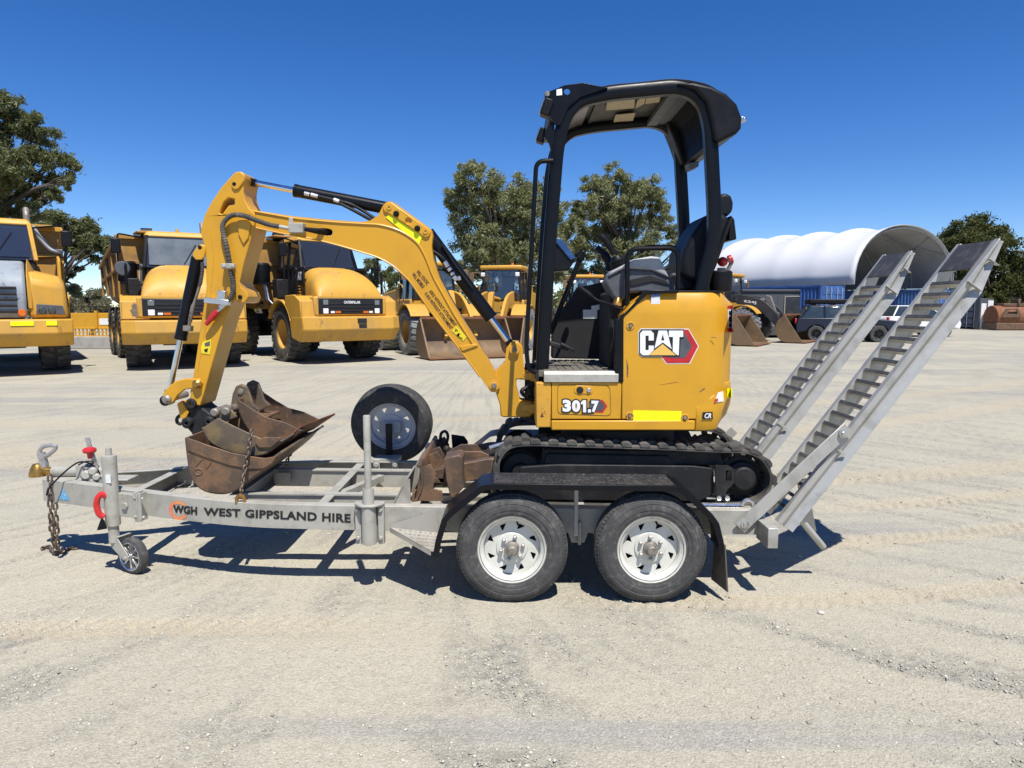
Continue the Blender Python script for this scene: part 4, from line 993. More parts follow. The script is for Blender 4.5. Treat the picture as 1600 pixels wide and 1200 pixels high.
b = MB(); hp_ = [at(864,251,4.28),at(838,252,4.28),at(822,545,4.28),at(826,580,4.28),at(848,583,4.28)]; b.tube(rnd(hp_,[0,.07,.3,.07,0],6,False), .0145, 10); b.build('grab_rail', M['black'], ex)
# ---- swing mast
mast = px_prism([(799,534),(809,534),(816,541),(819,575),(817,590),(806,592),(806,596),(838,592),(838,576),(820,575)][:4]+[(820,578),(838,579),(838,590),(807,593),(807,604),(812,626),(838,628),(838,642),(828,652),(787,652),(782,650),(781,633),(775,615),(772,604),(775,580),(789,566),(791,545)], 4.60, 4.76, 'swing_mast', M['yellow'], ex, bevel=.008)
b = MB(); q = at(830,610,4.68); b.cyl((q.x,4.68,at(0,655,4.68).z),(q.x,4.68,at(0,568,4.68).z),.045,18); b.build('swing_pin', M['black_dusty'], mast)
b = MB(); b.box(q.x-.01,XA+.03,4.52,4.84,at(0,594,4.6).z,at(0,577,4.6).z); b.box(q.x-.01,XA+.03,4.52,4.84,at(0,643,4.6).z,at(0,629,4.6).z); b.lathe([(0,0),(.10,0),(.10,.05),(0,.05)], (q.x,4.68,at(0,594,4.6).z+.002), (0,0,1), 20); b.lathe([(0,0),(.10,0),(.10,.05),(0,.05)], (q.x,4.68,at(0,643,4.6).z+.002), (0,0,1), 20)
b.build('swing_bracket', M['yellow_worn'], ex, bevel=.006)
b = MB()
for y in (4.50,4.55,4.82,4.87):
    b = MB(); b.tube(catmull([at(838,600+10*(y-4.5),y),at(822,606,y),at(815,612,y-.02),at(823,620,y),at(838,624,y)],5), .014, 8); b.build('hydraulic_hose', M['plastic'], mast)
for (px, py, r, rr) in ((804,546,.034,.017),(772,602,.034,.017)):
    b = MB(); q = at(px,py,4.58); b.lathe([(.0,-.012),(rr,-.012),(rr+.002,-.006),(r,-.005),(r,.205),(rr,.206),(0,.206)], q, (0,1,0), 24); b.build('pivot_pin', M['yellow_worn'], mast)
    b = MB(); b.lathe([(0,-.016),(rr,-.016),(rr,-.01),(0,-.01)], q, (0,1,0), 18); b.build('pin_end', M['bearing'], mast)
# ---- boom
boom_px = [(392,328),(420,332),(460,338),(510,343),(565,347),(580,344),(591,336),(598,322),(603,316),(610,314.5),(617,317),(668,354),(674,359),(676,367),(674.5,384),(677,405),(686,434),(700,461),(717,491),(747,539),(760,560),(776,588),(781,597),(781,606),(775,613),(766,612),(760,603),(742,577),(725,553),(700,521),(680,494),(655,459),(635,432),(615,414),(600,405),(585,398.5),(560,391),(530,382.5),(500,374.5),(440,363),(397,354),(385,348)]
slot = rnd([(478,357),(514,357),(520,360),(520,366),(514,369),(478,366)], 3, 3)
boom = px_prism(boom_px, 4.58, 4.78, 'boom', M['yellow'], ex, bevel=.010, seg=3, holes=[[(p.x,p.y) for p in rnd([(500,356),(514,357),(520,360),(520,366),(514,369),(500,366)],3,3)]])
# raised edge of the upper flange
fl = catmull([(600,352),(630,367),(652,385),(668,410),(682,440),(700,470),(720,504),(742,543)], 5)
lo = catmull([(400,356),(440,364.5),(500,376),(560,392.5),(600,407),(635,434),(655,461),(680,496),(725,555),(750,589)], 5)
b = MB(); b.tube([at(p.x,p.y,4.580) for p in lo], .006, 6); b.build('weld_bead', M['yellow'], boom)
b = MB(); up = catmull([(396,330),(460,341),(520,347),(570,350),(596,352),(625,361),(650,378),(664,400),(677,432),(694,463),(712,495),(742,542)],5)
P2 = [at(p.x,p.y,4.578) for p in up]; b.tube(P2, .007, 6); b.build('flange_edge', M['yellow'], boom)
px_prism([(598,324),(604,317),(611,315.5),(668,356),(673,362),(671,369),(664,371),(656,366),(606,333),(600,331)], 4.566, 4.79, 'cylinder_bracket', M['yellow'], boom, bevel=.006, holes=[circ(638,345.5,5,14)])
for (px, py, dark) in ((608,324,0),(619,334,1),(652,357,1),(665,361.5,0)):
    b = MB(); q = at(px,py,4.566)
    if dark: b.lathe([(0,-.016),(.012,-.016),(.018,-.01),(.02,0),(.02,.225),(.018,.24),(0,.24)], q, (0,1,0), 18); b.build('bracket_pin', M['plastic'], boom)
    else: b.lathe([(.008,-.001),(.017,-.001),(.017,-.005),(.008,-.005)], q, (0,1,0), 18, closed=True); b.build('bracket_boss', M['yellow_worn'], boom)
decal([(603,340),(608,335),(660,369),(655,382)], 4.578, 'reflective_tape', M['fluoro'], boom, t=.003)
boomq = lambda q: bil(q, 4.578)
text('WLL STATIC', boomq([(654,421),(671,442),(667,446),(650,425)]), 'lettering', M['inkbrown'], boom, bold=.02)
text('WLL MOBILE', boomq([(647,425),(664,447),(660,451),(643,429)]), 'lettering', M['inkbrown'], boom, bold=.02)
text('.03KG WITHOUT ATTACHMENT', boomq([(674,452),(714,507),(709.5,510),(669.5,455)]), 'lettering', M['inkbrown'], boom, bold=.02)
text('9.1KG WITHOUT ATTACHMENT', boomq([(667,456),(708,512),(703.5,515),(662.5,459)]), 'lettering', M['inkbrown'], boom, bold=.02)
decal([(713,509),(729,526),(724,533),(706,517)], 4.578, 'warning_sticker', M['decalyellow'], boom)
decal([(712,513),(716,517),(710,518)], 4.5762, 'sticker_mark', M['ink'], boom, holes=[[(712.5,514.5),(714.5,516.7),(711.5,517)]])
decal([(717,520),(719,522),(715,525),(722,528),(723,530),(718,527),(713,523)], 4.5762, 'sticker_mark', M['ink'], boom)
for (px, py) in ((755,563),): 
    b = MB(); b.prism(tr([(718,541),(742,537),(747,540),(722,549)],4.58), 4.570, 4.79); b.build('boom_splice', M['yellow'], boom, bevel=.004)
# ---- arm (dipper)
arm_px = [(364,272),(369,268.5),(377,268),(382,272),(384,279),(381,290),(380,300),(383,313),(389,325),(397,332),(399,342),(397,354),(391,377),(381,412),(374,440),(377,449),(385,456),(388,464),(384,472),(375,474),(368,468),(362,474),(352,497),(340,540),(328,581),(319,614),(313,634),(297,632),(297,612),(301,592),(307,553),(315,497),(322,452),(322,406),(318,382),(313,362),(319,337),(330,316),(346,292)]
hole_a = [(342.5,333),(346,324),(350,315),(357,309),(366,311),(366.5,319.5),(357,321),(350,330),(347,335)]
arm = px_prism(arm_px, 4.56, 4.80, 'dipper_arm', M['yellow'], ex, bevel=.009, seg=3, holes=[hole_a])
b = MB(); b.tube([at(p[0],p[1],4.56) for p in catmull([(330,368),(334,400),(331,440),(325,490),(316,540),(309,580)],4)], .003, 5); b.build('weld_bead', M['yellow'], arm)
px_prism([(371,344),(386,343),(392,349),(388,372),(380,383),(372,366)], 4.548, 4.565, 'pivot_plate', M['yellow'], arm, bevel=.006)
for (px, py, dk, r) in ((373.5,275.5,0,.014),(367,288,1,.018),(309,398.5,0,.014),(313.5,387,1,.018),(390,337,0,.02),(375.5,464,1,.014)):
    b = MB(); q = at(px,py,4.56)
    if dk: b.lathe([(0,-.014),(r*.6,-.014),(r,-.008),(r,.246),(0,.252)], q, (0,1,0), 16); b.build('arm_pin', M['plastic'], arm)
    else: b.lathe([(.006,.0),(r+.004,.0),(r+.004,-.005),(.006,-.005)], q, (0,1,0), 18, closed=True); b.build('arm_boss', M['yellow'], arm, bevel=.001)
px_prism([(309,384),(314,381),(320,384),(321,392),(319,402),(314,406),(306,406),(301,401),(301,395)], 4.548, 4.562, 'cylinder_lug', M['yellow'], arm, bevel=.005)
px_prism([(366,269.5),(377,268),(383,275),(382,282),(373,295),(366,297),(361,292),(361,286)], 4.548, 4.562, 'top_lug', M['yellow'], arm, bevel=.006)
decal([(317,534),(330,530),(330,541),(328,554),(315,552),(314,544)], 4.558, 'warning_sticker', M['decalyellow'], arm)
decal([(320,536),(328,533),(328,540),(320,541)], 4.5562, 'sticker_mark', M['midgrey'], arm)
decal([(319,546),(325,544),(324,550),(320,550)], 4.5562, 'sticker_mark', M['ink'], arm)
# cylinders
def cyl_between(a, b_, rb, rr, frac, name, parent, Y=YC):
    a = at(*a, Y); b_ = at(*b_, Y); d_ = b_-a; m_ = a+d_*frac
    k = MB(); k.lathe([(0,0),(rb,0),(rb,.01),(rb,(m_-a).length-.02),(rb*1.06,(m_-a).length-.018),(rb*1.06,(m_-a).length),(0,(m_-a).length)], a, d_, 24)
    c = k.build(name, M['black'], parent); k = MB(); k.cyl(m_, b_, rr, 18); k.build('piston_rod', M['chrome'], c)
    k = MB(); k.lathe([(0,-.045),(.034,-.045),(.036,-.04),(.036,.04),(.034,.045),(0,.045)], b_, (0,1,0), 18); k.obox(b_-d_.normalized()*.04, d_, .06, .05, .05); k.build('rod_eye', M['black'], c, bevel=.004)
    return c
ac = cyl_between((608,326),(384,283), .041, .020, .66, 'arm_cylinder', ex)
bc_ = cyl_between((668,364),(803,545), .046, .021, .735, 'boom_cylinder', ex)
kc = cyl_between((309,402),(262,625), .040, .019, .57, 'bucket_cylinder', ex)
b = MB(); b.tube(catmull([at(490,305,4.63),at(520,312,4.63),at(545,318,4.63),at(565,328,4.64),at(588,343,4.64)],5), .011, 8); b.tube(catmull([at(530,317,4.63),at(555,330,4.63),at(580,344,4.64)],5), .011, 8); b.build('hydraulic_hose', M['plastic'], ac)
b = MB()
for a_, c_ in (((476,302),(484,304)),((486,304),(497,307)),((522,312),(530,315))): b.cyl(at(*a_,4.63), at(*c_,4.63), .014, 8)
b.build('hose_fitting', M['steel'], ac)
b = MB(); b.tube(catmull([at(676,392,4.64),at(690,402,4.64),at(700,415,4.64),at(705,426,4.64)],5), .013, 8); b.tube(catmull([at(684,420,4.64),at(695,422,4.64),at(708,432,4.64)],5), .011, 8)
b.tube([at(690,381,4.62),at(712,415,4.62),at(738,450,4.62)], .010, 8); b.build('hydraulic_hose', M['plastic'], bc_)
b = MB()
for a_, c_ in (((695,409),(700,417)),((701,419),(704,423)),((706,426),(708,430)),((709,432),(714,438)),((715,436),(720,434))): b.cyl(at(*a_,4.62), at(*c_,4.62), .0165, 8)
b.build('hose_fitting', M['steel'], bc_)
# corrugated hose on the boom and arm
def corr(pts, Y, r, name, parent):
    P = catmull([at(p[0],p[1],Y) for p in pts], 10); k = MB(); rs = [r*(1+.10*(1 if i % 2 else -1)) for i in range(len(P))]
    k.tube(P, rs, 10); return k.build(name, M['rubber_dust'], parent, smooth=25)
corr([(359,412),(354,385),(349,365),(348,352),(354,342),(365,336),(380,337),(400,344),(420,351),(436,354)], 4.525, .0155, 'corrugated_hose', arm)
corr([(360,422),(364,440),(364,455),(358,468),(350,476)], 4.525, .0145, 'corrugated_hose', arm)
corr([(316,410),(316,425),(313,445)], 4.56, .011, 'corrugated_hose', arm)
b = MB(); b.cyl(at(436,354,4.525), at(452,357,4.53), .013, 10); b.box(at(452,346,4.53).x,at(475,346,4.53).x,4.50,4.575,at(0,364,4.53).z,at(0,349,4.53).z); b.box(at(452,346,4.53).x,at(458,346,4.53).x,4.52,4.535,at(0,364,4.53).z,at(0,340,4.53).z)
vb = b.build('hose_coupling', M['galv'], boom, bevel=.003)
b = MB(); b.tube([at(476,358,4.53),at(495,361,4.54),at(516,363,4.64)], [.013,.019,.022], 10); b.build('hose_end', M['plastic'], boom)
b = MB(); b.obox(at(357,416,4.53),(1,0,0),.075,.055,.034); b.cyl(at(350,416,4.49),at(350,416,4.53),.012,8); b.cyl(at(364,416,4.49),at(364,416,4.53),.012,8); b.build('hose_clamp', M['galv'], arm, bevel=.004)
b = MB(); b.obox(at(340,471,4.53),(1,0,-.12),.16,.05,.035); b.obox(at(347,465,4.53),(.15,0,1),.09,.04,.05,(1,0,0)); b.cyl(at(343,480,4.52),at(350,474,4.52),.014,8)
b.cyl(at(356,472,4.52),at(340,487,4.52),.013,8); b.build('quick_coupler', M['steel'], arm, bevel=.003)
b = MB(); b.tube([at(340,486,4.52),at(332,495,4.52),at(322,507,4.52)], [.018,.020,.013], 10); b.build('coupler_cap', M['logored'], arm)
b = MB(); b.tube(catmull([at(313,443,4.58),at(308,460,4.59),at(302,478,4.60),at(299,492,4.61),at(295,511,4.63)],5), [.010]*10+[.015]*8+[.011]*3, 8); b.obox(at(294,513,4.635), (.1,0,1), .035, .05, .045, (0,1,0)); b.build('cylinder_tube', M['bearing'], kc)
# bucket linkage
lk = px_prism([(316,598),(314,606),(307,610),(300,607),(288,609),(278,617),(271,628),(263,632),(256,630),(252.5,623),(256,612),(264,603),(276,595),(290,591.5),(303,592),(311,592)], 4.545, 4.575, 'bucket_link', M['yellow'], ex, bevel=.006)
px_prism([(316,598),(314,606),(307,610),(300,607),(288,609),(278,617),(271,628),(263,632),(256,630),(252.5,623),(256,612),(264,603),(276,595),(290,591.5),(303,592),(311,592)], 4.785, 4.815, 'bucket_link', M['yellow'], ex, bevel=.006)
for px, py in ((307,600.5),(259.5,624.5)):
    b = MB(); q = at(px,py,4.53); b.lathe([(0,-.01),(.018,-.01),(.03,.0),(.03,.02),(.022,.03),(.022,.28),(0,.28)], q, (0,1,0), 18); b.build('link_pin', M['brass'] if px > 300 else M['bearing'], lk)
px_prism([(276,631),(284,626),(295,644),(292,652),(286,657),(281,652)], 4.62, 4.74, 'push_link', M['yellow'], ex, bevel=.006)
hit = px_prism([(294,624),(302,620),(310,624),(314,636),(322,642),(330,648),(336,655),(330,668),(318,676),(303,684),(298,676),(291,668),(287,660),(291,652),(297,648)], 4.58, 4.78, 'quick_hitch', M['black_dusty'], ex, bevel=.01)
for px, py in ((299,631),(292,661),(326,659)):
    b = MB(); q = at(px,py,4.56); b.lathe([(.01,-.012),(.03,-.012),(.038,0),(.038,.24),(.01,.25)], q, (0,1,0), 18, closed=True); b.build('hitch_boss', M['black_dusty'], hit, bevel=.003)
b = MB(); b.tube(catmull([at(283,648,4.64),at(277,653,4.64),at(277,660,4.64),at(283,663,4.64)],4), .012, 8); b.build('hitch_hook', M['black_dusty'], hit)
# =====================================================================================
# BUCKETS AND TIE CHAINS
# =====================================================================================
def bucket(name, label, rim, shell, Y, Y2, m, m2, loc, lip=None):
    """rim and shell are photo outlines of the near cheek, shell runs from the lip round the back"""
    root = thing(name, label, 'bucket', loc)
    sh = catmull(tr(shell, Y), 4); rm = tr(rim, Y)
    b = MB(); b.xzpath(sh, [(0,.006),(Y2-Y,.006),(Y2-Y,-.008),(0,-.008)], Y=Y); b.build('bucket_shell', m, root, bevel=.002)
    for y in (Y-.004, Y2-.010):
        b = MB(); b.prism([(p[0],p[1]) for p in rm]+[(p.x,p.y) for p in sh], y, y+.014); b.build('cheek_plate', m2, root, bevel=.003)
    return root, sh
big, sh = bucket('mud_bucket', 'wide brown mud bucket, lowest and largest of the three nested buckets', [(292,686),(320,695),(360,708),(390,714),(414,717)],
    [(430,714),(416,729),(388,752),(368,766),(348,771),(324,768),(308,758),(298,741),(293,712),(290,684)], 4.30, 5.24, M['rust'], M['rust'], (-1.75,4.77,.53))
px_prism([(290,683),(320,694),(360,707),(390,713),(414,716),(432,713),(425,724),(412,732),(390,733),(358,727),(322,715),(293,704)], 4.286, 4.296, 'rim_band', M['rust'], big, bevel=.003)
b = MB(); a0 = at(431,714,4.30); b.obox((a0.x+.01,4.77,a0.z+.012), (0,1,0), .96, .09, .016, (-.55,0,.8)); b.build('cutting_edge', M['rustdark'], big, bevel=.003)
b = MB(); b.tube([at(310+6*math.cos(a*.45),737+5*math.sin(a*.45),4.294) for a in range(14)], .004, 6, closed=True)
b.tube([at(306,728,4.294),at(318,716,4.294),at(322,730,4.294)], .004, 6); b.tube([at(322,733,4.294),at(330,722,4.294)], .004, 6); b.build('cast_mark', M['rust'], big)
mid, shm = bucket('digging_bucket', 'dark olive digging bucket nested inside the wide brown bucket, nearest the camera', [(318,668),(340,653),(362,664),(385,675),(420,691)],
    [(438,690),(420,706),(400,712),(370,708),(345,700),(326,688),(316,668)], 4.37, 4.77, M['rustdark'], M['rustdark'], (-1.78,4.57,.62))
px_prism([(398,691),(412,683),(440,684),(424,700),(404,700)], 4.352, 4.368, 'side_cutter', M['rust'], mid, bevel=.004)
px_prism([(325,662),(336,652),(342,640),(352,635),(362,641),(370,652),(350,660)], 4.60, 4.625, 'bucket_ear', M['rustdark'], mid, bevel=.006)
px_prism([(325,662),(336,652),(342,640),(352,635),(362,641),(370,652),(350,660)], 4.74, 4.765, 'bucket_ear', M['rustdark'], mid, bevel=.006)
b = MB()
for px, py in ((335,645),(352,643)): q = at(px,py,4.58); b.lathe([(.0,-.01),(.022,-.01),(.03,0),(.03,.2),(0,.2)], q, (0,1,0), 18)
b.build('bucket_pin', M['bearing'], mid, bevel=.003)
top_b, sht = bucket('trenching_bucket', 'uppermost brown bucket with two rounded ears, lying on the nested buckets', [(373,625),(395,640),(416,652),(445,660)],
    [(470,672),(450,690),(425,694),(400,682),(384,664),(375,645),(372,624)], 4.66, 5.12, M['rust'], M['rust'], (-1.65,4.9,.8))
pl = [at(440,690,4.62),at(470,665,4.66),at(524,645,5.12),at(490,668,5.1)]
b = MB(); b.loft2(pl, [p-Vector((0,0,.014)) for p in pl]); b.build('cutting_edge', M['rustorange'], top_b, bevel=.003)
for i, (dx, dy, Y) in enumerate(((0,0,4.74),(18,-6,4.96))):
    px_prism([(359+dx,641+dy),(363+dx,616+dy),(368+dx,604+dy),(376+dx,600+dy),(385+dx,604+dy),(390+dx,616+dy),(394+dx,630+dy),(404+dx,640+dy),(385+dx,650+dy)], Y, Y+.03, 'bucket_ear', M['rustdark'], top_b, bevel=.006)
    b = MB(); q = at(376+dx,612+dy,Y); b.lathe([(0,-.01),(.018,-.01),(.022,0),(.022,.04),(0,.04)], q, (0,1,0), 16); b.build('ear_bush', M['bearing'], top_b)
b = MB(); q = at(405,640,4.9); b.box(q.x-.06,q.x+.09,4.70,5.08,q.z-.05,q.z-.035); b.build('bucket_brace', M['rust'], top_b, bevel=.003)
tag(chain([at(394,671,4.30),at(390,692,4.27),at(384,725,4.26),at(378,760,4.20),at(376,774,4.15)], .044, .0065, 'tie_down_chain', M['ironchain'], None), 'steel tie-down chain in front of the nested buckets, hooked to the near trailer rail', 'chain')
b = MB(); q = at(376,782,4.11); b.tube(catmull([q+Vector((-.025,0,-.01)),q+Vector((-.02,0,.02)),q+Vector((0,0,.03)),q+Vector((.02,0,.02)),q+Vector((.025,0,-.01))],4), .011, 8); b.ball(q+Vector((0,0,.03)),.016,8)
b.build('chain_hook', M['brass'], bpy.data.objects['tie_down_chain'])
tag(chain([at(464,688,5.2),at(458,700,5.2),at(452,712,5.22),at(446,727,5.24)], .044, .0065, 'tie_down_chain', M['ironchain'], None), 'steel tie-down chain behind the buckets, hanging below their cutting edge to the far rail', 'chain')
# =====================================================================================
# ARTICULATED DUMP TRUCKS (local axes: x forward, y to its left, z up, origin under front axle)
# =====================================================================================
def big_wheel(parent, X, Y, r, w, side, mt, mr, lugs=26, rimr=.52):
    """side=+1: outer face towards +y"""
    b = MB(); c = (X, Y, r); ax = (0, side, 0); R_ = r
    b.lathe([(R_*rimr,-w*.42),(R_*.62,-w*.5),(R_*.82,-w*.5),(R_*.93,-w*.46),(R_*.965,-w*.38),(R_*.965,w*.38),(R_*.93,w*.46),(R_*.82,w*.5),(R_*.62,w*.5),(R_*rimr,w*.42)], c, ax, 40, closed=True)
    for k in range(lugs):
        for s2 in (-1, 1):
            a = 2*math.pi*(k+(.5 if s2 > 0 else 0))/lugs
            d = Vector((math.cos(a),0,math.sin(a))); t = Vector((-math.sin(a),0,math.cos(a)))
            p = Vector(c)+d*R_*.965+Vector((0,s2*w*.26,0))
            b.obox(p, (t*.28*1+Vector((0,s2,0))).normalized(), w*.46, R_*.135, R_*.07, d)
            p = Vector(c)+d*R_*.915+Vector((0,s2*w*.475,0)); b.obox(p, t, R_*.12, w*.06, R_*.10, d)
    t_ = b.build('wheel', mt, parent, world=False)
    b = MB(); k = R_*rimr
    b.lathe([(0,w*.18),(k*.22,w*.18),(k*.30,w*.12),(k*.36,.0),(k*.62,-.02),(k*.80,w*.10),(k*.90,w*.30),(k*1.03,w*.44),(k*1.03,w*.36),(k*.99,w*.0),(0,-w*.1)], c, ax, 32)
    for q in range(12):
        a = 2*math.pi*q/12; b.lathe([(0,.05),(.028,.05),(.028,-.02),(0,-.02)], (X+k*.48*math.cos(a), Y+side*.005, r+k*.48*math.sin(a)), ax, 6)
    b.build('rim', mr, t_, world=False)
    return t_
def loc_text(s, o, ux, uz, w, h, name, m, parent, bold=.03):
    o, ux, uz = Vector(o), Vector(ux).normalized(), Vector(uz).normalized()
    return text(s, lambda u, v: o+ux*w*u+uz*h*v, name, m, parent, bold=bold, world=False)
def dump_truck(label, x, y, fx, fy, variant, tyre, artic=0.0):
    t = thing('dump_truck', label, 'dump truck', (x, y, 0), math.atan2(fy, fx), 'articulated dump trucks parked in a row')
    B = lambda b, n, m, p=t, bev=.02: b.build(n, m, p, bevel=bev, world=False)
    Y1 = M['yellow_old']
    for s in (1, -1):
        big_wheel(t, 0, s*1.12, .80, .60, s, tyre, Y1)
    Mr = Matrix.Translation((-1.9,0,0)) @ Matrix.Rotation(artic,4,'Z') @ Matrix.Translation((1.9,0,0))
    for X in (-4.3, -6.0):
        for s in (1, -1):
            w_ = big_wheel(t, X, s*1.12, .80, .60, s, tyre, Y1); w_.matrix_local = Mr
    # chassis
    b = MB(); b.box(-1.6,1.3,-.55,.55,.62,1.1); b.box(-.25,.25,-.9,.9,.6,1.0); B(b,'front_frame',M['black_dusty'])
    b = MB(); b.M = Mr; b.box(-6.9,-1.6,-.5,.5,.75,1.35)
    for X in (-4.3,-6.0): b.box(X-.25,X+.25,-.9,.9,.6,1.0)
    B(b,'rear_frame',M['black_dusty'])
    # bumper: wide trough with sloped underside
    if variant == 'cat':
        bp = [(2.0,1.32),(2.05,.95),(1.75,.62),(.95,.72),(.85,1.15),(.95,1.32)]
    else:
        bp = [(1.95,1.28),(2.0,.95),(1.7,.66),(1.0,.75),(.95,1.28)]
    b = MB(); b.prism(bp,-1.15,1.15)
    for s in (1,-1):   # swept back corners
        A = [(p[0],s*1.15,p[1]) for p in bp]; Bq = [(p[0]-.22 if p[0] > 1.2 else p[0],s*1.47,p[1]) for p in bp]; b.loft2(A,Bq)
    bum = B(b,'bumper',Y1,bev=.035)
    # fenders
    for s in (1,-1):
        b = MB(); arc = [(.96*math.cos(a)*1.02,.82+.98*math.sin(a)) for a in [R(k) for k in range(22,166,12)]]
        P = arc; y0,y1 = s*.80, s*1.47
        b.xzpath([(1.05,1.2)]+P,[(min(y0,y1),.0),(max(y0,y1),.0),(max(y0,y1),.05),(min(y0,y1),.05)])
        side = [(1.7,1.30),(1.62,1.75),(1.2,1.92),(.55,1.90)]+[(p[0]*.98,p[1]) for p in arc[3:0:-1]]+[(.98,1.25)]
        b.prism(side if variant != 'volvo' else [(.9,1.75),(.6,1.9)]+[(p[0]*.98,p[1]) for p in arc[3:0:-1]], s*1.40, s*1.465)
        if variant != 'volvo': b.hexa([(1.7,min(s*.82,s*1.46),1.30),(1.62,min(s*.82,s*1.46),1.75),(1.2,min(s*.82,s*1.46),1.90),(.9,min(s*.82,s*1.46),1.25),(1.7,max(s*.82,s*1.46),1.30),(1.62,max(s*.82,s*1.46),1.75),(1.2,max(s*.82,s*1.46),1.90),(.9,max(s*.82,s*1.46),1.25)])
        mg_ = B(b,'mudguard', Y1, bev=.03)
        if variant == 'worn' and s < 0:
            g_ = random.Random(2); pt = [(.34+.20*(1+.35*g_.uniform(-1,1))*math.cos(a*.35)*1.5, .5+.40*(1+.25*g_.uniform(-1,1))*math.sin(a*.35)) for a in range(18)]
            P_ = [Vector((1.70-.08*v_,-(.82+.30*(u_+.7)),1.30+.45*v_)) for u_, v_ in pt]; b = MB(); b.loft2([p+Vector((.012,0,.004)) for p in P_],P_); B(b,'bare_patch',M['rustdark'],mg_,0)
    # nose
    if variant == 'volvo':
        b = MB(); hp = catmull([(1.62,1.30),(1.66,1.7),(1.55,2.15),(1.2,2.42),(.55,2.62)],4)
        b.prism([(p.x,p.y) for p in hp]+[(.2,2.62),(.2,1.30)],-.62,.62); hd = B(b,'hood',M['greygrille'],bev=.06)
        for i in range(5):
            b = MB(); z = 1.42+i*.13; b.box(1.62-.02*max(0,i-3),1.70-.02*max(0,i-3),-.45,.45,z,z+.06); B(b,'grille_slot',M['dark'],hd,.015)
        for s in (1,-1):
            b = MB(); b.loft2([(1.60,s*.66,1.30),(1.58,s*.66,2.15),(1.35,s*.66,2.36),(.35,s*.66,2.46),(.35,s*.66,1.30)],[(1.50,s*1.42,1.30),(1.46,s*1.38,2.02),(1.25,s*1.34,2.22),(.35,s*1.34,2.28),(.35,s*1.42,1.30)])
            pod = B(b,'side_pod',Y1,bev=.09)
            b = MB(); b.loft2([(1.62,s*.64,1.5),(1.6,s*.64,2.25),(1.1,s*.66,2.55),(.5,s*.68,2.7),(.3,s*.68,2.2)],[(1.6,s*.74,1.5),(1.54,s*.74,2.1),(1.0,s*.80,2.35),(.4,s*.82,2.4),(.3,s*.82,2.1)]); B(b,'hood_edge',Y1,bev=.03)
            lp = [(s*.78,1.38),(s*1.34,1.38),(s*1.30,1.58),(s*.80,1.62)]
            b = MB(); b.loft2([(1.57-.13*(abs(p[0])-.66),p[0],p[1]) for p in lp],[(1.615-.13*(abs(p[0])-.66),p[0],p[1]) for p in lp]); B(b,'lamp_panel',M['midgrey'],pod,.01)
            for q in (.90,1.08): 
                b = MB(); b.lathe([(0,.05),(.06,.05),(.075,.03),(.075,-.02),(0,-.02)],(1.60-.13*(q-.66),s*q,1.47),(1,s*.13,0),16); B(b,'headlight',M['glass'],pod,0)
            b = MB()
            for k in range(8):
                b.obox((.66+.085*k,s*(1.395),1.80),(0.05,-s*.06,1),.50,.05,.035,(0,s,0.1))
            B(b,'side_vent',M['dark'],pod,0)
        for s in (1,-1):
            for (a,c) in ((.3,.72),(.95,1.15)):
                b = MB(); b.box(1.975,1.992,min(s*a,s*c),max(s*a,s*c),1.14,1.24); B(b,'reflective_tape',M['fluoro'],bum,0)
        b = MB(); b.lathe([(0,.05),(.07,.05),(.085,0),(0,0)],(1.66,.52,1.42),(1,0,0),14); B(b,'indicator_lamp',M['orange'],hd,0)
    else:
        b = MB(); vs_ = []; fs_ = []; na_, ns_ = 18, 14
        for i_ in range(ns_+1):
            q_ = i_/ns_; x_ = .05+1.67*q_; zt_ = 1.80+.94*max(.02,(1-q_**2.6))**.55; w_ = .86+.14*q_
            for k_ in range(na_+1):
                a_ = math.pi*k_/na_; c_, s_ = math.cos(a_), math.sin(a_)
                vs_.append((x_, w_*math.copysign(abs(c_)**.55, c_), 1.80+(zt_-1.80)*max(0,s_)**.55))
        for i_ in range(ns_):
            for k_ in range(na_):
                o_ = i_*(na_+1)+k_; fs_.append((o_,o_+1,o_+na_+2,o_+na_+1))
        fs_.append(tuple(range(na_,-1,-1))); fs_.append(tuple(ns_*(na_+1)+k_ for k_ in range(na_+1)))
        b.add(vs_, fs_); hd = B(b,'hood',Y1,bev=0)
        b = MB(); b.box(1.0,1.72,-1.1,1.1,1.33,1.87); b.box(.0,1.0,-1.0,1.0,1.1,1.85); B(b,'nose',Y1,hd,.05)
        b = MB(); b.box(1.70,1.745,-.98,.98,1.38,1.82); gr = B(b,'grille',M['ink'],t,.02)
        b = MB()
        for z in (1.47,1.56,1.66): b.box(1.745,1.765,-.7,.7,z,z+.03)
        B(b,'grille_bar',M['black_dusty'],gr,.005)
        for s in (1,-1):
            for z in (1.47,1.71):
                b = MB(); b.box(1.745,1.76,s*.78-.075,s*.78+.075,z-.07,z+.07); B(b,'headlight',M['glassdust'] if z > 1.6 else M['white'],gr,.01)
            b = MB(); b.box(1.745,1.76,s*.42-.08,s*.42+.08,1.41,1.50); B(b,'indicator_lamp',M['orange'],gr,.005)
            b = MB(); b.box(1.745,1.76,s*.58-.06,s*.58+.06,1.41,1.50); B(b,'marker_lamp',M['white'],gr,.005)
        if variant == 'cat':
            loc_text('CATERPILLAR',(1.77,-.25,1.675),(0,1,0),(0,0,1),.50,.075,'lettering',M['white'],gr,.03)
            b = MB(); b.box(2.02,2.045,.06,.30,.98,1.10); b.box(2.02,2.045,.03,.30,1.13,1.26); B(b,'tow_slot',M['dark'],bum,0)
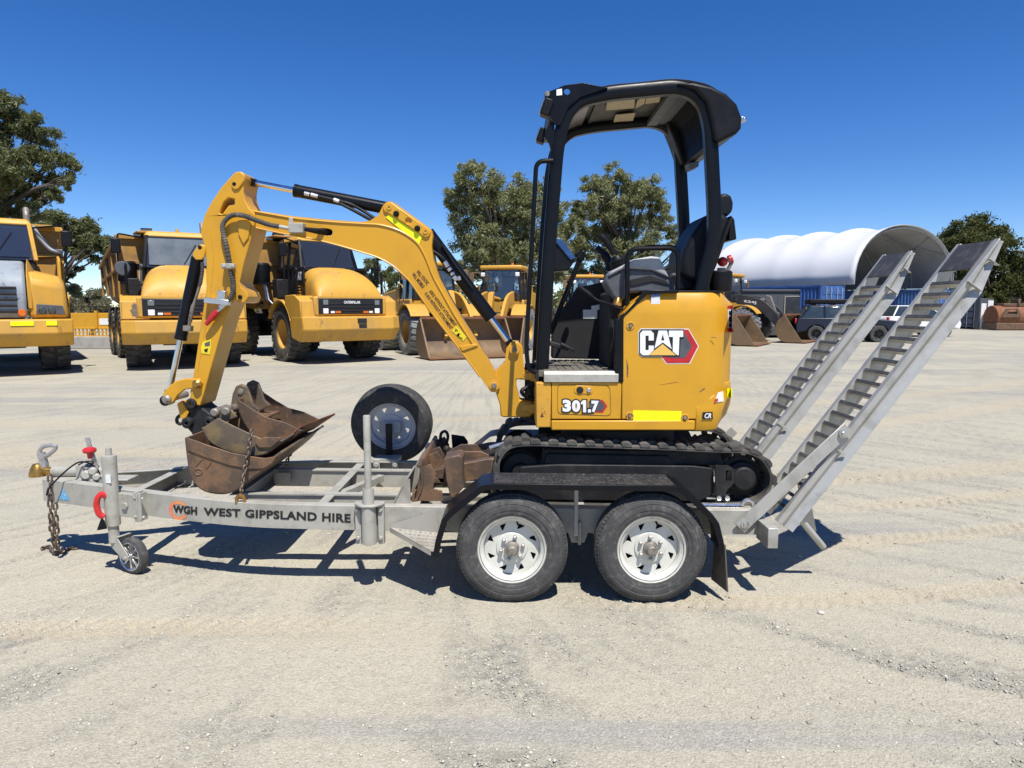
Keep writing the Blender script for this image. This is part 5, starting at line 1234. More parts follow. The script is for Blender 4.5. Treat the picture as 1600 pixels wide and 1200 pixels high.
        # dark side grille with maker's letters
        for s in (1,-1):
            b = MB(); b.box(.0,.75,s*.93 if s > 0 else -.99,s*.99 if s > 0 else -.93,2.2,2.66); b.box(-.05,.8,s*.90 if s > 0 else -.985,s*.985 if s > 0 else -.90,2.64,2.72); b.box(.05,.12,-.03+s*.95,.03+s*.95,1.85,2.2); b.box(.65,.72,-.03+s*.95,.03+s*.95,1.85,2.2)
            sg = B(b,'side_grille',M['ink'] if variant == 'cat' else M['midgrey'],t,.02)
            if variant == 'cat':
                loc_text('CAT',(.18 if s < 0 else .66, s*.995, 2.34),(1 if s < 0 else -1,0,0),(0,0,1),.48,.24,'lettering',M['white'],sg,.05)
                for k in range(4):
                    b = MB(); b.box(.2,.45,s*.95-.05,s*.95+.05,1.92+k*.08,1.95+k*.08); B(b,'ladder_rung',Y1,sg,0)
            else:
                b = MB(); b.box(.2,.5,s*.99-.01,s*.99+.01,2.3,2.55); B(b,'faded_label',M['whitesticker'],sg,0)
    # cab
    zc, zr_ = (2.62, 3.55)
    hw = .86
    b = MB(); b.box(-1.55,.28,-hw,hw,1.5,2.66); B(b,'cab_base',M['black_dusty'],t,.04)
    cab = [(.32,2.66),(-.02,3.52),(-1.50,3.52),(-1.55,2.66)]
    b = MB(); b.loft2([(p[0],-hw+.10*(p[1]-2.66),p[1]) for p in cab],[(p[0],hw-.10*(p[1]-2.66),p[1]) for p in cab]); cb = B(b,'cab',M['pane'],t,.0)
    b = MB(); b.box(-1.50,-1.44,-.72,.72,2.6,3.0); b.box(-1.2,-.75,-.28,.28,2.55,2.75); b.obox((-1.2,0,3.0),(-.15,0,1),.72,.50,.14,(1,0,0)); b.obox((-1.24,0,3.40),(0,1,0),.28,.12,.2); B(b,'driver_seat',M['dark'],cb,.03)
    b = MB(); b.hexa([(.05,-.7,2.58),(.27,-.7,2.58),(.27,.7,2.58),(.05,.7,2.58),(-.25,-.7,2.86),(.18,-.7,2.74),(.18,.7,2.74),(-.25,.7,2.86)]); B(b,'dashboard',M['midgrey'],cb,.02)
    b = MB(); b.tube([Vector((-.32,.0,2.98))+Vector((.09*math.cos(a*.4),.20*math.sin(a*.4),.17*math.cos(a*.4))) for a in range(15)],.018,6,closed=True); b.cyl((-.32,0,2.98),(-.1,0,2.8),.025,8); B(b,'steering_wheel',M['dark'],cb,0)
    b = MB(); b.hexa([(.02,-hw+.0,3.50),(.02,hw-.0,3.50),(-1.56,hw-.0,3.50),(-1.56,-hw+.0,3.50),(-.08,-hw+.1,3.66),(-.08,hw-.1,3.66),(-1.5,hw-.1,3.66),(-1.5,-hw+.1,3.66)]); B(b,'cab_roof',Y1,cb,.05)
    for s in (1,-1):
        for (c_, d_, dims) in (((.155,s*(hw-.04),3.09),(-.34,-s*.09,.86),(.96,.09,.07)),((-.75,s*(hw-.035),3.09),(0,-s*.1,.86),(.90,.09,.07)),((-1.50,s*(hw-.035),3.09),(0,-s*.1,.86),(.90,.08,.09)),((-.65,s*(hw+.01),2.68),(1,0,0),(1.9,.06,.08))):
            b = MB(); b.obox(c_, d_, *dims); B(b,'cab_pillar',M['black'] if variant != 'volvo' else Y1,cb,.015)
    # windscreen: inset pane, wiper
    n = Vector((.93,0,.37)); u1 = Vector((-.34,0,.86)).normalized()
    b = MB(); c0 = Vector((.165,0,3.09)); b.obox(c0+n*.012, (0,1,0), 1.50, .78, .015, n); wsn = B(b,'windscreen',M['glassdust'] if variant == 'worn' else M['pane'],cb,.01)
    b = MB(); b.tube([c0+n*.03+u1*-.36+Vector((0,.1,0)),c0+n*.035+u1*.22+Vector((0,.42,0))],.012,6); B(b,'wiper',M['plastic'],wsn,0)
    # exhaust and beacon
    b = MB(); b.tube(rnd([(-1.75,.75,2.2),(-1.75,.75,3.95),(-1.9,.75,4.1)],.15,5,False),.075,12); B(b,'exhaust_stack',M['bearing'],t,0)
    b = MB(); b.lathe([(0,.13),(.04,.12),(.05,0),(0,0)],(-.5,.0,3.66),(0,0,1),12); B(b,'beacon',Y1,cb,0)
    # dump body
    Lb = [(-2.0,3.62),(-7.35,2.95),(-7.6,2.5),(-6.9,1.85),(-2.6,1.50),(-1.95,2.0)]
    b = MB(); b.M = Mr
    for s in (1,-1):
        y0 = s*1.46; b.loft2([(p[0],y0-(s*.22 if p[1] < 2.2 else 0),p[1]) for p in Lb],[(p[0],y0-s*.08-(s*.22 if p[1] < 2.2 else 0),p[1]) for p in Lb])
    b.hexa([(-2.0,-1.4,3.62),(-2.0,1.4,3.62),(-2.08,1.4,3.62),(-2.08,-1.4,3.62),(-1.95,-1.2,1.6),(-1.95,1.2,1.6),(-2.03,1.2,1.6),(-2.03,-1.2,1.6)])
    b.hexa([(-2.0,-1.25,1.52),(-2.0,1.25,1.52),(-6.9,1.25,1.86),(-6.9,-1.25,1.86),(-2.0,-1.25,1.62),(-2.0,1.25,1.62),(-6.9,1.25,1.96),(-6.9,-1.25,1.96)])
    bd_ = B(b,'dump_body',M['yellow_tray'],t,.02)
    b = MB(); b.M = Mr
    for s in (1,-1):
        b.obox((-4.68,s*1.50,3.30),(-5.35,0,-.67),5.35,.10,.12); b.obox((-4.5,s*1.49,2.62),(-5.35,0,-.30),5.0,.06,.08)
        for X in (-2.4,-3.8,-5.4,-7.0): b.obox((X,s*1.49,2.55),(0,-s*.0,1),1.35-.05*abs(X+2.4),.06,.12,(1,0,0))
    b.obox((-1.96,0,3.62),(0,1,0),2.95,.14,.12); b.obox((-1.93,0,2.9),(0,1,0),2.7,.08,.1); b.obox((-1.93,0,2.3),(0,1,0),2.6,.08,.1)
    if variant != 'volvo': b.obox((-1.6,0,3.72),(0,1,0),2.2,.8,.05)
    else: b.obox((-1.75,0,3.66),(0,1,0),2.7,.45,.06)
    B(b,'body_rib',M['yellow_old'] if variant == 'volvo' else M['yellow_tray'],bd_,.01)
    for s in (1,-1):
        b = MB(); b.M = Mr; b.cyl((-2.6,s*.85,1.2),(-3.4,s*.9,2.2),.10,12); B(b,'hoist_cylinder',M['black_dusty'],t,0)
    # air filter canister, mirrors, rails, ladder
    b = MB(); b.lathe([(0,0),(.24,0),(.25,.03),(.25,.52),(.2,.58),(0,.58)],(-1.78,-1.30,2.35),(0,0,1),18); b.box(-2.0,-1.5,-1.5,-1.0,2.27,2.34); B(b,'air_filter',M['plastic'],t,.0)
    for k in range(3):
        b = MB(); b.tube([(-1.75+.08*k,-1.25,2.3),(-1.7+.1*k,-1.2,1.8),(-1.5+.12*k,-1.1,1.6)],.035,8); B(b,'hose',M['steel'],t,0)
    for s in (1,-1):
        b = MB(); b.tube(rnd([(-.05,s*.82,3.45),(.55,s*1.45,3.5),(.55,s*1.47,3.1),(.55,s*1.46,2.3)],.1,4,False),.022,6); 
        b.tube([(-.2,s*.85,2.75),(.5,s*1.45,2.75)],.018,6); mr_ = B(b,'mirror_arm',M['plastic'],t,0)
        b = MB(); b.obox((.60,s*1.50,3.18),(0,1,0),.22,.09,.38); B(b,'mirror',M['plastic'],mr_,.03)
        if variant == 'worn' and s < 0:
            b = MB(); b.lathe([(0,.05),(.16,.05),(.19,0),(0,0)],(.62,s*1.38,2.6),(1,0,0),16); B(b,'round_mirror',M['midgrey'],mr_,0)
    rail_pts = rnd([(.45,1.30,1.95),(.45,1.30,2.75),(1.05,1.30,2.65),(1.05,1.30,1.95)],.08,4,False)
    for s in (1,-1):
        b = MB(); b.tube([(p.x,p.y*s,p.z) for p in rail_pts],.03,8); b.tube([(.75,s*1.30,1.95),(.75,s*1.3,2.68)],.02,6); B(b,'hand_rail',Y1 if variant == 'volvo' else M['black'],t,0)
    b = MB(); b.box(-.9,-.5,-1.3,-.95,1.85,2.4); B(b,'battery_box',M['black_dusty'],t,.03)
    b = MB(); b.lathe([(0,0),(.14,0),(.14,.3),(0,.3)],(-1.75,-.9,3.75),(0,1,0),14); B(b,'intake_cap',M['plastic'],t,0)
    if variant == 'volvo':
        b = MB(); b.tube(catmull([(-.1,.85,3.5),(-.05,1.0,3.2),(.0,1.2,2.95),(.1,1.42,2.9)],5),.05,8); B(b,'pale_hose',M['greyplas'],t,0)
    return t
def gp_at(px, Y): return (px-CX)/F*(Y*cp+H*sp)
def place_axle(pxl, Yl, ax, off):   # photo x of one front tyre, its depth, axle direction to the other tyre
    return gp_at(pxl, Yl)+ax[0]*off, Yl+ax[1]*off
def nrm(a, b): l = math.hypot(a, b); return a/l, b/l
f = nrm(.62,-.78); x, y = place_axle(456, 21.9, (-f[1], f[0]), 1.21)
tk_ = dump_truck('yellow dump truck with white letters on its black grille, parked right of the other two', x, y, f[0], f[1], 'cat', M['rubber_dust'], .03); tk_.scale = (1.08,)*3
f = nrm(.47,-.88); x, y = place_axle(218, 19.9, (-f[1], f[0]), 1.19)
tk_ = dump_truck('yellow dump truck with a pale shiny windscreen, parked between the other two dump trucks', x, y, f[0], f[1], 'worn', M['rubber_dust'], .13); tk_.scale = (1.06,)*3
f = nrm(.57,-.82); x, y = place_axle(88, 18.9, (-f[1], f[0]), -1.23)
tk_ = dump_truck('yellow dump truck with grey slotted nose, cut off by the left edge of the photo', x, y, f[0], f[1], 'volvo', M['rubber_dust'], 0.0); tk_.scale = (1.10,)*3
# =====================================================================================
# WHEEL LOADERS
# =====================================================================================
def loader(label, x, y, fx, fy, tyre, paint=None, bucket_w=3.1, arm_mat=None, mark=None, bz=0.0, roofm=None, glass=None):
    t = thing('wheel_loader', label, 'wheel loader', (x, y, 0), math.atan2(fy, fx), 'wheel loaders parked in the yard')
    paint = paint or M['yellow_old']; arm_mat = arm_mat or paint
    B = lambda b, n, m, p=t, bev=.02: b.build(n, m, p, bevel=bev, world=False)
    for X in (0, -3.2):
        for s in (1, -1): big_wheel(t, X, s*1.1, .82, .66, s, tyre, M['yellow_old'] if X == 0 else M['rustorange'] if False else M['yellow_old'], 24, .50)
    b = MB(); b.box(-1.3,.8,-.5,.5,.7,1.5); b.box(-4.9,-1.2,-.55,.55,.8,1.4); b.box(-.25,.25,-.8,.8,.6,1.05); b.box(-3.45,-2.95,-.8,.8,.6,1.05); B(b,'frame',M['black_dusty'])
    hp = rnd([(-2.4,1.4),(-2.4,2.45),(-4.4,2.3),(-5.2,2.1),(-5.3,1.1),(-4.4,1.2)],.15,4)
    b = MB(); b.prism([(p.x,p.y) for p in hp],-.8,.8); en = B(b,'engine_hood',paint,bev=.05)
    b = MB(); b.tube(rnd([(-3.2,.4,2.3),(-3.2,.4,3.1),(-3.35,.4,3.25)],.1,4,False),.09,12); B(b,'exhaust_stack',M['rustorange'],en,0)
    for s in (1,-1):
        b = MB(); arc = [(.98*math.cos(R(k)),.82+1.0*math.sin(R(k))) for k in range(35,160,12)]
        b.xzpath(arc,[(min(s*.75,s*1.45),0),(max(s*.75,s*1.45),0),(max(s*.75,s*1.45),.05),(min(s*.75,s*1.45),.05)]); B(b,'mudguard',paint,bev=.01)
    b = MB(); b.box(-2.35,-.75,-.95,.95,1.35,2.0); B(b,'cab_base',paint,bev=.05)
    cab = [(-.72,2.0),(-.80,3.22),(-2.25,3.22),(-2.35,2.0)]
    b = MB(); b.loft2([(p[0],-.82+.08*(p[1]-2),p[1]) for p in cab],[(p[0],.82-.08*(p[1]-2),p[1]) for p in cab]); cb = B(b,'cab',M['pane'],bev=.0)
    b = MB(); b.box(-2.0,-1.5,-.28,.28,2.05,2.35); b.obox((-2.02,0,2.6),(-.12,0,1),.8,.52,.14,(1,0,0)); b.box(-1.15,-.9,-.3,.3,2.0,2.55); B(b,'driver_seat',M['dark'],cb,.03)
    b = MB(); b.box(-2.45,-.62,-.88,.88,3.22,3.40); B(b,'cab_roof',roofm or paint,cb,.06)
    for s in (1,-1):
        for (c_, d_, dims) in (((-.77,s*.78,2.6),(-.08,-s*.1,1.22),(1.24,.08,.08)),((-1.5,s*.80,2.6),(0,-s*.1,1.22),(1.22,.08,.06)),((-2.3,s*.78,2.6),(.08,-s*.1,1.22),(1.22,.08,.08))):
            b = MB(); b.obox(c_, d_, *dims); B(b,'cab_pillar',M['black_dusty'],cb,.01)
    for s in (1,-1):
        b = MB(); b.obox((-.55,s*.72,3.02),(0,1,0),.16,.12,.16); B(b,'work_lamp',M['white'],cb,.02)
        b = MB(); b.tube([(-.75,s*.8,3.1),(-.6,s*1.2,3.1)],.02,6); b.obox((-.6,s*1.22,2.9),(0,1,0),.2,.07,.42); B(b,'mirror',M['rustbg'],cb,.02)
        b = MB(); b.tube(rnd([(-1.0,s*1.1,1.5),(-1.0,s*1.15,2.5),(-1.5,s*1.15,2.6),(-1.5,s*1.1,1.5)],.1,4,False),.022,6); B(b,'hand_rail',paint,t,0)
    b = MB(); b.lathe([(0,.14),(.06,.12),(.07,0),(0,0)],(-1.5,.3,3.4),(0,0,1),12); B(b,'beacon',M['orange'],cb,0)
    # lift arms
    for s in (1,-1):
        b = MB(); ap = catmull([(-.5,2.1),(.5,1.9),(1.2,1.35),(1.75,.62)],5)
        P = [Vector(p) for p in ap]; up = []; dn = []
        for i, p in enumerate(P):
            tt = (P[min(i+1,len(P)-1)]-P[max(i-1,0)]).normalized(); nn = Vector((-tt.y,tt.x)); wv = .24 if i < 12 else .18
            up.append(p+nn*wv); dn.append(p-nn*wv)
        b.prism([(p.x,p.y) for p in up+dn[::-1]],s*.55-.06,s*.55+.06); am = B(b,'lift_arm',arm_mat,bev=.015)
        if mark: loc_text(mark,(-.15 if s < 0 else .45, s*.615, 1.92),(1 if s < 0 else -1,0,-.15 if s < 0 else .15),(0,0,1),.62,.16,'lettering',M['white'],am,.02)
        b = MB(); b.cyl((-.2,s*.42,1.2),(.6,s*.42,1.55),.09,10); b.cyl((.6,s*.42,1.55),(.95,s*.42,1.68),.05,10); B(b,'lift_cylinder',M['black_dusty'],t,0)
    b = MB(); b.cyl((-.3,0,2.0),(.9,0,2.05),.10,10); b.prism([(.75,2.3),(1.0,2.25),(1.35,1.3),(1.15,1.2),(.8,1.7)],-.1,.1); b.box(.9,1.3,-.5,.5,1.25,1.45); B(b,'tilt_linkage',arm_mat if arm_mat is not M['jdgrey'] else M['bearing'],t,.02)
    # bucket
    w = bucket_w/2; sec_ = catmull([(2.95,.06),(2.2,.05),(1.85,.22),(1.68,.65),(1.78,1.05),(2.05,1.32)],5)
    b = MB(); b.xzpath([(p.x,p.y+bz) for p in sec_],[(-w,.0),(w,.0),(w,-.04),(-w,-.04)])
    bk = B(b,'bucket',M['rustbg'],bev=.008)
    for s in (1,-1):
        b = MB(); b.prism([(2.95,.06+bz),(2.75,.35+bz),(2.1,1.34+bz)]+[(p.x,p.y+bz) for p in sec_[::-1]],s*w-.03,s*w+.03); B(b,'bucket_side',M['rustbg'],bk,.008)
    b = MB(); b.box(2.75,3.08,-w-.03,w+.03,.035+bz,.075+bz); b.box(2.0,2.12,-w,w,1.30+bz,1.38+bz); B(b,'cutting_edge',M['rustorange'],bk,.008)
    return t
f = nrm(.45,-.89); x, y = place_axle(646, 24.9, (-f[1], f[0]), 1.1)
loader('yellow wheel loader right of the dump trucks, its wide rusty bucket flat on the ground', x, y, f[0], f[1], M['rubber_pale'])
f = nrm(-.22,-.97); x, y = place_axle(828, 27.6, (-f[1], f[0]), -1.1)
loader('yellow wheel loader facing the camera, seen just left of the digger canopy post', x-.25, y, f[0], f[1], M['rubber_pale'])
f = nrm(.1,-.99)
loader('distant yellow wheel loader whose cab roof shows through the small digger cab', gp_at(918,37), 36.0, f[0], f[1], M['rubber_dust'])
f = nrm(.85,-.53)
loader('wheel loader with a brown bucket half hidden behind the rear of the small digger', gp_at(1105,33)-.6, 32.6, f[0], f[1], M['rubber_pale'], bucket_w=2.7, roofm=M['black_dusty'])
f = nrm(.80,-.60)
loader('dark-armed wheel loader with a deep rusty bucket in front of the grey site office', gp_at(1185,34), 35.3, f[0], f[1], M['rubber_pale'], arm_mat=M['jdgrey'], bucket_w=2.9, mark='624J', roofm=M['yellow_old'])
# =====================================================================================
# YARD: barrier, grizzly tray, dome shelter, containers, office, cars, tank, heap
# =====================================================================================
x0, x1 = gp_at(120,28.6), gp_at(172,28.6)
b = MB(); b.prism(rnd([(x0-.6,0),(x0-.6,.50),(x1+.8,.50),(x1+.8,0)],.04,3),28.4,29.1); tag(b.build('concrete_block',M['concrete'],bevel=.04), 'grey concrete block under the yellow screening tray, left of the middle dump truck', 'concrete block')
tray = thing('screening_tray','bright yellow screening tray with a square mesh grid, on the concrete block','screening tray',((x0+x1)/2,28.7,.50))
b = MB(); b.box(x0-.5,x1+.6,28.55,28.63,.84,1.46); b.box(x0-.5,x1+.6,28.63,29.6,1.38,1.46); b.obox(((x0+x1)/2+.25,28.52,1.20),(0,0,1),.72,.12,.10,(1,0,0)); b.box(x0-.5,x1+.6,28.53,28.65,.80,.88)
b.build('tray_panel',M['yellow'],tray,bevel=.01)
b = MB()
xx = x0-.5
while xx < x1+.6: b.box(xx,xx+.045,28.55,28.60,.50,.82); xx += .16
b.box(x0-.5,x1+.6,28.552,28.598,.66,.70); b.box(x0-.5,x1+.6,28.54,28.61,.501,.55)
b.build('grid',M['yellow'],tray)
b = MB(); b.box((x0+x1)/2+.35,(x0+x1)/2+.95,28.536,28.545,.98,1.24); b.build('white_sign',M['white'],tray)
# dome shelter
sn = lambda a: max(0.0, math.sin(a))**.85
DA = Vector((19.6,40.0,0)); ad = Vector((.81,.59,0)).normalized(); dd = Vector((-.59,.81,0)).normalized(); DW, DL, ZB, ZR = 13.0, 10.5, 3.0, 3.75
dome = thing('dome_shelter','white arched fabric shelter spanning the blue shipping containers','shelter',tuple(DA+ad*DW/2+dd*DL/2))
b = MB(); vs = []; fs = []; na, nl = 26, 32
for j in range(nl+1):
    tl = j/nl; bay = abs(math.sin(math.pi*tl*4.0))
    for i in range(na+1):
        a = math.pi*i/na; k = 1-.065*bay*math.sin(a)
        p = DA+ad*(DW/2-DW/2*math.cos(a)*(1-.01*bay))+dd*DL*tl; vs.append((p.x,p.y,ZB+ZR*sn(a)*k if math.sin(a) > 0 else ZB))
for j in range(nl):
    for i in range(na): o = j*(na+1)+i; fs.append((o,o+1,o+na+2,o+na+1))
b.add(vs, fs); fab = b.build('fabric_roof',M['fabric'],dome,smooth=25)
cd = DA+ad*DW/2+dd*DL/2
b = MB(); b.add([((p[0]-cd.x)*.985+cd.x,(p[1]-cd.y)*.985+cd.y,ZB+(p[2]-ZB)*.965) for p in vs], fs); b.build('roof_underside',M['domeshade'],dome,smooth=25)  # added dark sheet under the fabric, interior shade put into its colour
for q in (0,.25,.5,.75,1):
    jj = int(round(q*nl)); b = MB(); b.tube([Vector(vs[jj*(na+1)+i])+Vector((0,0,.012)) for i in range(na+1)], .035, 6); b.build('fabric_seam', M['greyplas'], fab)
sm = fab.modifiers.new('solid','SOLIDIFY'); sm.thickness = .05; sm.offset = 1; 
b = MB()
for j in range(5):
    pts = [];
    for i in range(na+1):
        a = math.pi*i/na; p = DA+ad*(DW/2-DW/2*math.cos(a)*.985)+dd*(DL*j/4*.98+.1); pts.append((p.x,p.y,ZB+ZR*.96*sn(a)))
    b.tube(pts,.06,6)
for i in (5,9,13,17,21):
    a = math.pi*i/na; P = [DA+ad*(DW/2-DW/2*math.cos(a)*.985)+dd*q for q in (.1,DL-.1)]; z = ZB+ZR*.95*sn(a); b.tube([(P[0].x,P[0].y,z),(P[1].x,P[1].y,z)],.04,6)
for i, k in ((5,9),(9,5),(17,21),(21,17)):
    a = math.pi*i/na; c_ = math.pi*k/na; p = DA+ad*(DW/2-DW/2*math.cos(a)*.98)+dd*.2; q = DA+ad*(DW/2-DW/2*math.cos(c_)*.98)+dd*DL/4
    b.tube([(p.x,p.y,ZB+ZR*.95*sn(a)),(q.x,q.y,ZB+ZR*.95*sn(c_))],.03,5)
b.build('arch_frame',M['domeshade'],dome)
pts = []
b = MB(); vs = []
for (k, e) in ((0,.985),):
    cc = DA+dd*DL*.985; pl = [tuple(cc+ad*(DW/2-DW/2*math.cos(math.pi*i/na)*.98)+Vector((0,0,ZB+ZR*.95*max(0,math.sin(math.pi*i/na))**.85))) for i in range(na+1)]
    b.loft2(pl,[tuple(Vector(p)+dd*.03) for p in pl])
b.build('end_curtain',M['domeshade'],dome)
def container(label, o, d, L, m, h=2.9, w=2.44, doors=True, group=None):
    """o corner on the ground, d direction of its length, the width lies to the left of d"""
    d = Vector((d[0],d[1],0)).normalized(); n = Vector((-d.y,d.x,0)); o = Vector((o[0],o[1],0))
    t = thing('shipping_container',label,'container',tuple(o+d*L/2+n*w/2),0,group)
    P = lambda a, c, z: tuple(o+d*a+n*c+Vector((0,0,z)))
    b = MB(); sec_ = []; x = .12; per = .28
    def corrug(c0, sgn):
        pts = []; x = .12
        while x < L-.2: pts += [(x,0),(x+.07,0),(x+.105,.036),(x+.175,.036)]; x += .21
        A = [P(a,c0+sgn*q,.16) for a, q in pts]+[P(L-.12,c0,.16)]; Bq = [P(a,c0+sgn*q,h-.12) for a, q in pts]+[P(L-.12,c0,h-.12)]; k = len(A)
        b.add(A+Bq,[(i,i+1,k+i+1,k+i) for i in range(k-1)])
    corrug(.02,1); corrug(w-.02,-1); b.hexa([P(.1,.06,.15),P(L-.1,.06,.15),P(L-.1,w-.06,.15),P(.1,w-.06,.15),P(.1,.06,h-.03),P(L-.1,.06,h-.03),P(L-.1,w-.06,h-.03),P(.1,w-.06,h-.03)])
    b.build('container_wall',m,t,smooth=0)
    b = MB()
    for c in (0,w-.12):
        for z in (.02,h-.13): b.hexa([P(0,c,z),P(L,c,z),P(L,c+.12,z),P(0,c+.12,z),P(0,c,z+.13),P(L,c,z+.13),P(L,c+.12,z+.13),P(0,c+.12,z+.13)])
        for a in (0,L-.14): b.hexa([P(a,c+.003,.03),P(a+.14,c+.003,.03),P(a+.14,c+.117,.03),P(a,c+.117,.03),P(a,c+.003,h-.01),P(a+.14,c+.003,h-.01),P(a+.14,c+.117,h-.01),P(a,c+.117,h-.01)])
    b.build('container_frame',m,t,bevel=.01)
    if doors:
        for k in (0,1):
            b = MB(); c0 = .13+k*(w/2-.12); c1 = c0+w/2-.14
            b.hexa([P(-.02,c0,.16),P(.06,c0,.16),P(.06,c1,.16),P(-.02,c1,.16),P(-.02,c0,h-.14),P(.06,c0,h-.14),P(.06,c1,h-.14),P(-.02,c1,h-.14)])
            for q in range(5):
                z = .4+q*.5; b.hexa([P(-.045,c0+.06,z),P(-.02,c0+.06,z),P(-.02,c1-.06,z),P(-.045,c1-.06,z),P(-.03,c0+.06,z+.28),P(-.018,c0+.06,z+.28),P(-.018,c1-.06,z+.28),P(-.03,c1-.06,z+.28)])
            dr = b.build('door',m,t,bevel=.008)
            b = MB()
            for f_ in (.28,.72):
                cq = c0+(c1-c0)*f_; b.tube([P(-.075,cq,.1),P(-.075,cq,h-.1)],.025,8)
                for z in (.3,1.1,h-.3): b.box(*sum([[P(-.09,cq,z)[i]-.03,P(-.09,cq,z)[i]+.03] for i in range(3)],[]))
            b.build('lock_rod',M['steel'],dr)
    return t
c1o = DA+ad*.1
container('bright blue container carrying the near edge of the white dome shelter', c1o-dd*.3-ad*1.6, dd, 12.2, M['contblue'])
container('blue container under the far right edge of the white dome shelter', DA+ad*(DW-.8)-dd*.2, dd, 12.2, M['contblue'])
cx_, cy_ = gp_at(1497,54), 54
container('dark blue container with upright lock rods, standing left of the two white doors', (gp_at(1531,54),cy_), (.55,.83), 6.06, M['contdark'], h=3.15)
# white doored storage cabinet
cab_ = thing('storage_cabinet','grey storage cabinet with two tall white doors, right of the dark blue container','cabinet',(gp_at(1540,52.5),53.1,0))
xa, xb = gp_at(1530,52.5), gp_at(1551,52.5)
b = MB(); b.box(xa,xb,52.6,53.1,.06,2.35); b.build('cabinet_body',M['office'],cab_,bevel=.02)
xm = (xa+xb)/2
b = MB(); b.box(xa+.08,xm-.06,52.55,52.598,.1,1.98); b.build('door',M['white'],cab_,bevel=.01)
b = MB(); b.box(xm+.04,xb-.06,52.52,52.598,.1,2.2); b.build('door',M['white'],cab_,bevel=.01)
# site office
ox0, ox1 = gp_at(1120,38.5), gp_at(1250,38.5)
off = thing('site_office','long low grey site office with a narrow door, in front of the blue container','site office',((ox0+ox1)/2,39.2,0))
b = MB(); b.box(ox0,ox1,38.5,40.6,.15,2.55); ow = b.build('wall',M['office'],off,bevel=.02)
b = MB(); b.box(ox0-.08,ox1+.08,38.42,40.7,2.553,2.68); b.build('roof',M['office'],off,bevel=.02)
b = MB(); dx = gp_at(1236,38.5); b.box(dx-.42,dx+.42,38.455,38.497,.2,2.22); dr = b.build('door',M['jdgrey'],off,bevel=.01)
b = MB(); b.box(dx-.47,dx-.425,38.44,38.496,.2,2.27); b.box(dx+.425,dx+.47,38.44,38.496,.2,2.27); b.box(dx-.47,dx+.47,38.44,38.496,2.273,2.32); b.build('door_frame',M['galv'],off)
b = MB(); wx = gp_at(1186,38.5); b.box(wx-.5,wx+.5,38.46,38.497,1.2,2.1); b.build('window',M['glass'],off)
b = MB()
xx = ox0+.3
while xx < ox1: b.box(xx,xx+.03,38.485,38.499,.16,2.54); xx += .6
b.build('cladding_strip',M['office'],ow)
# dark car with roof box
def suv(label, x, y, fx, fy, paint, rack=True, name='parked_car'):
    t = thing(name,label,'car',(x,y,0),math.atan2(fy,fx))
    B = lambda b, n, m, p=t, bev=.03: b.build(n, m, p, bevel=bev, seg=3, world=False)
    body = rnd([(2.35,.45),(2.42,.75),(2.30,1.02),(1.1,1.16),(-2.25,1.18),(-2.38,.9),(-2.35,.45)],.1,4)
    arch = lambda cx: [(cx+.44*math.cos(R(a)),.40+.44*math.sin(R(a))) for a in range(180,-1,-15)]
    low = [(-2.35,.42)]+arch(-1.42)+arch(1.42)+[(2.35,.42)]
    prof = [(-2.35,.42)]+[p for p in arch(-1.42) if p[1] > .41]+[p for p in arch(1.42) if p[1] > .41]+[(2.35,.42),(2.44,.72),(2.32,1.03),(1.1,1.17),(-2.25,1.19),(-2.40,.9)]
    b = MB(); b.prism(prof,-.93,.93); bd2 = B(b,'body',paint,bev=.06)
    b = MB(); g = [(1.15,1.16),(.35,1.72),(-1.75,1.76),(-2.22,1.18)]
    b.loft2([(p[0],-.90+(.16 if p[1] > 1.4 else 0),p[1]) for p in g],[(p[0],.90-(.16 if p[1] > 1.4 else 0),p[1]) for p in g]); gl = B(b,'window',M['glass'],bev=.03)
    b = MB(); b.box(-1.78,.36,-.72,.72,1.74,1.80)
    for s in (1,-1):
        for (a,c) in (((1.12,s*.90,1.17),(.34,s*.75,1.74)),((.0,s*.91,1.17),(-.05,s*.75,1.76)),((-1.05,s*.91,1.17),(-1.05,s*.75,1.77)),((-2.15,s*.90,1.18),(-1.72,s*.75,1.77))): b.obox((Vector(a)+Vector(c))/2,Vector(c)-Vector(a),(Vector(c)-Vector(a)).length,.09,.05)
    B(b,'roof',paint,bev=.02)
    for X in (-1.42,1.42):
        for s in (1,-1):
            b = MB(); b.lathe([(.24,-.11),(.36,-.12),(.39,-.09),(.39,.09),(.36,.12),(.24,.11)],(X,s*.83,.39),(0,s,0),28,closed=True); w_ = b.build('wheel',M['rubber'],t,world=False)
            b = MB(); b.lathe([(0,.08),(.06,.08),(.08,.05),(.20,.07),(.25,.11),(.25,-.05),(0,-.05)],(X,s*.83,.39),(0,s,0),20)
            for k in range(6):
                a = k*math.pi/3; b.obox((X+.14*math.cos(a),s*.91,.39+.14*math.sin(a)),(math.cos(a),0,math.sin(a)),.18,.03,.05,(0,1,0))
            b.build('rim',M['black_dusty'],w_,world=False)
    for s in (1,-1):
        b = MB(); b.box(2.25,2.40,s*.62-.2,s*.62+.2,.86,1.0); B(b,'headlight',M['white'],t,.03)
        b = MB(); b.box(-2.42,-2.33,s*.78-.08,s*.78+.08,.85,1.15); B(b,'tail_light',M['red'],t,.02)
        b = MB(); b.box(.75,.9,min(s*.93,s*1.1),max(s*.93,s*1.1),1.15,1.32); B(b,'mirror',paint,t,.04)
    if rack:
        b = MB(); b.box(-1.75,.35,-.68,.68,1.86,2.10); rk = B(b,'roof_box',M['plastic'],t,.06)
        b = MB()
        for X in (-1.4,-.5,.2): b.box(X-.03,X+.03,-.7,.7,1.80,1.857)
        B(b,'rack_bar',M['midgrey'],rk,.0)
    return t
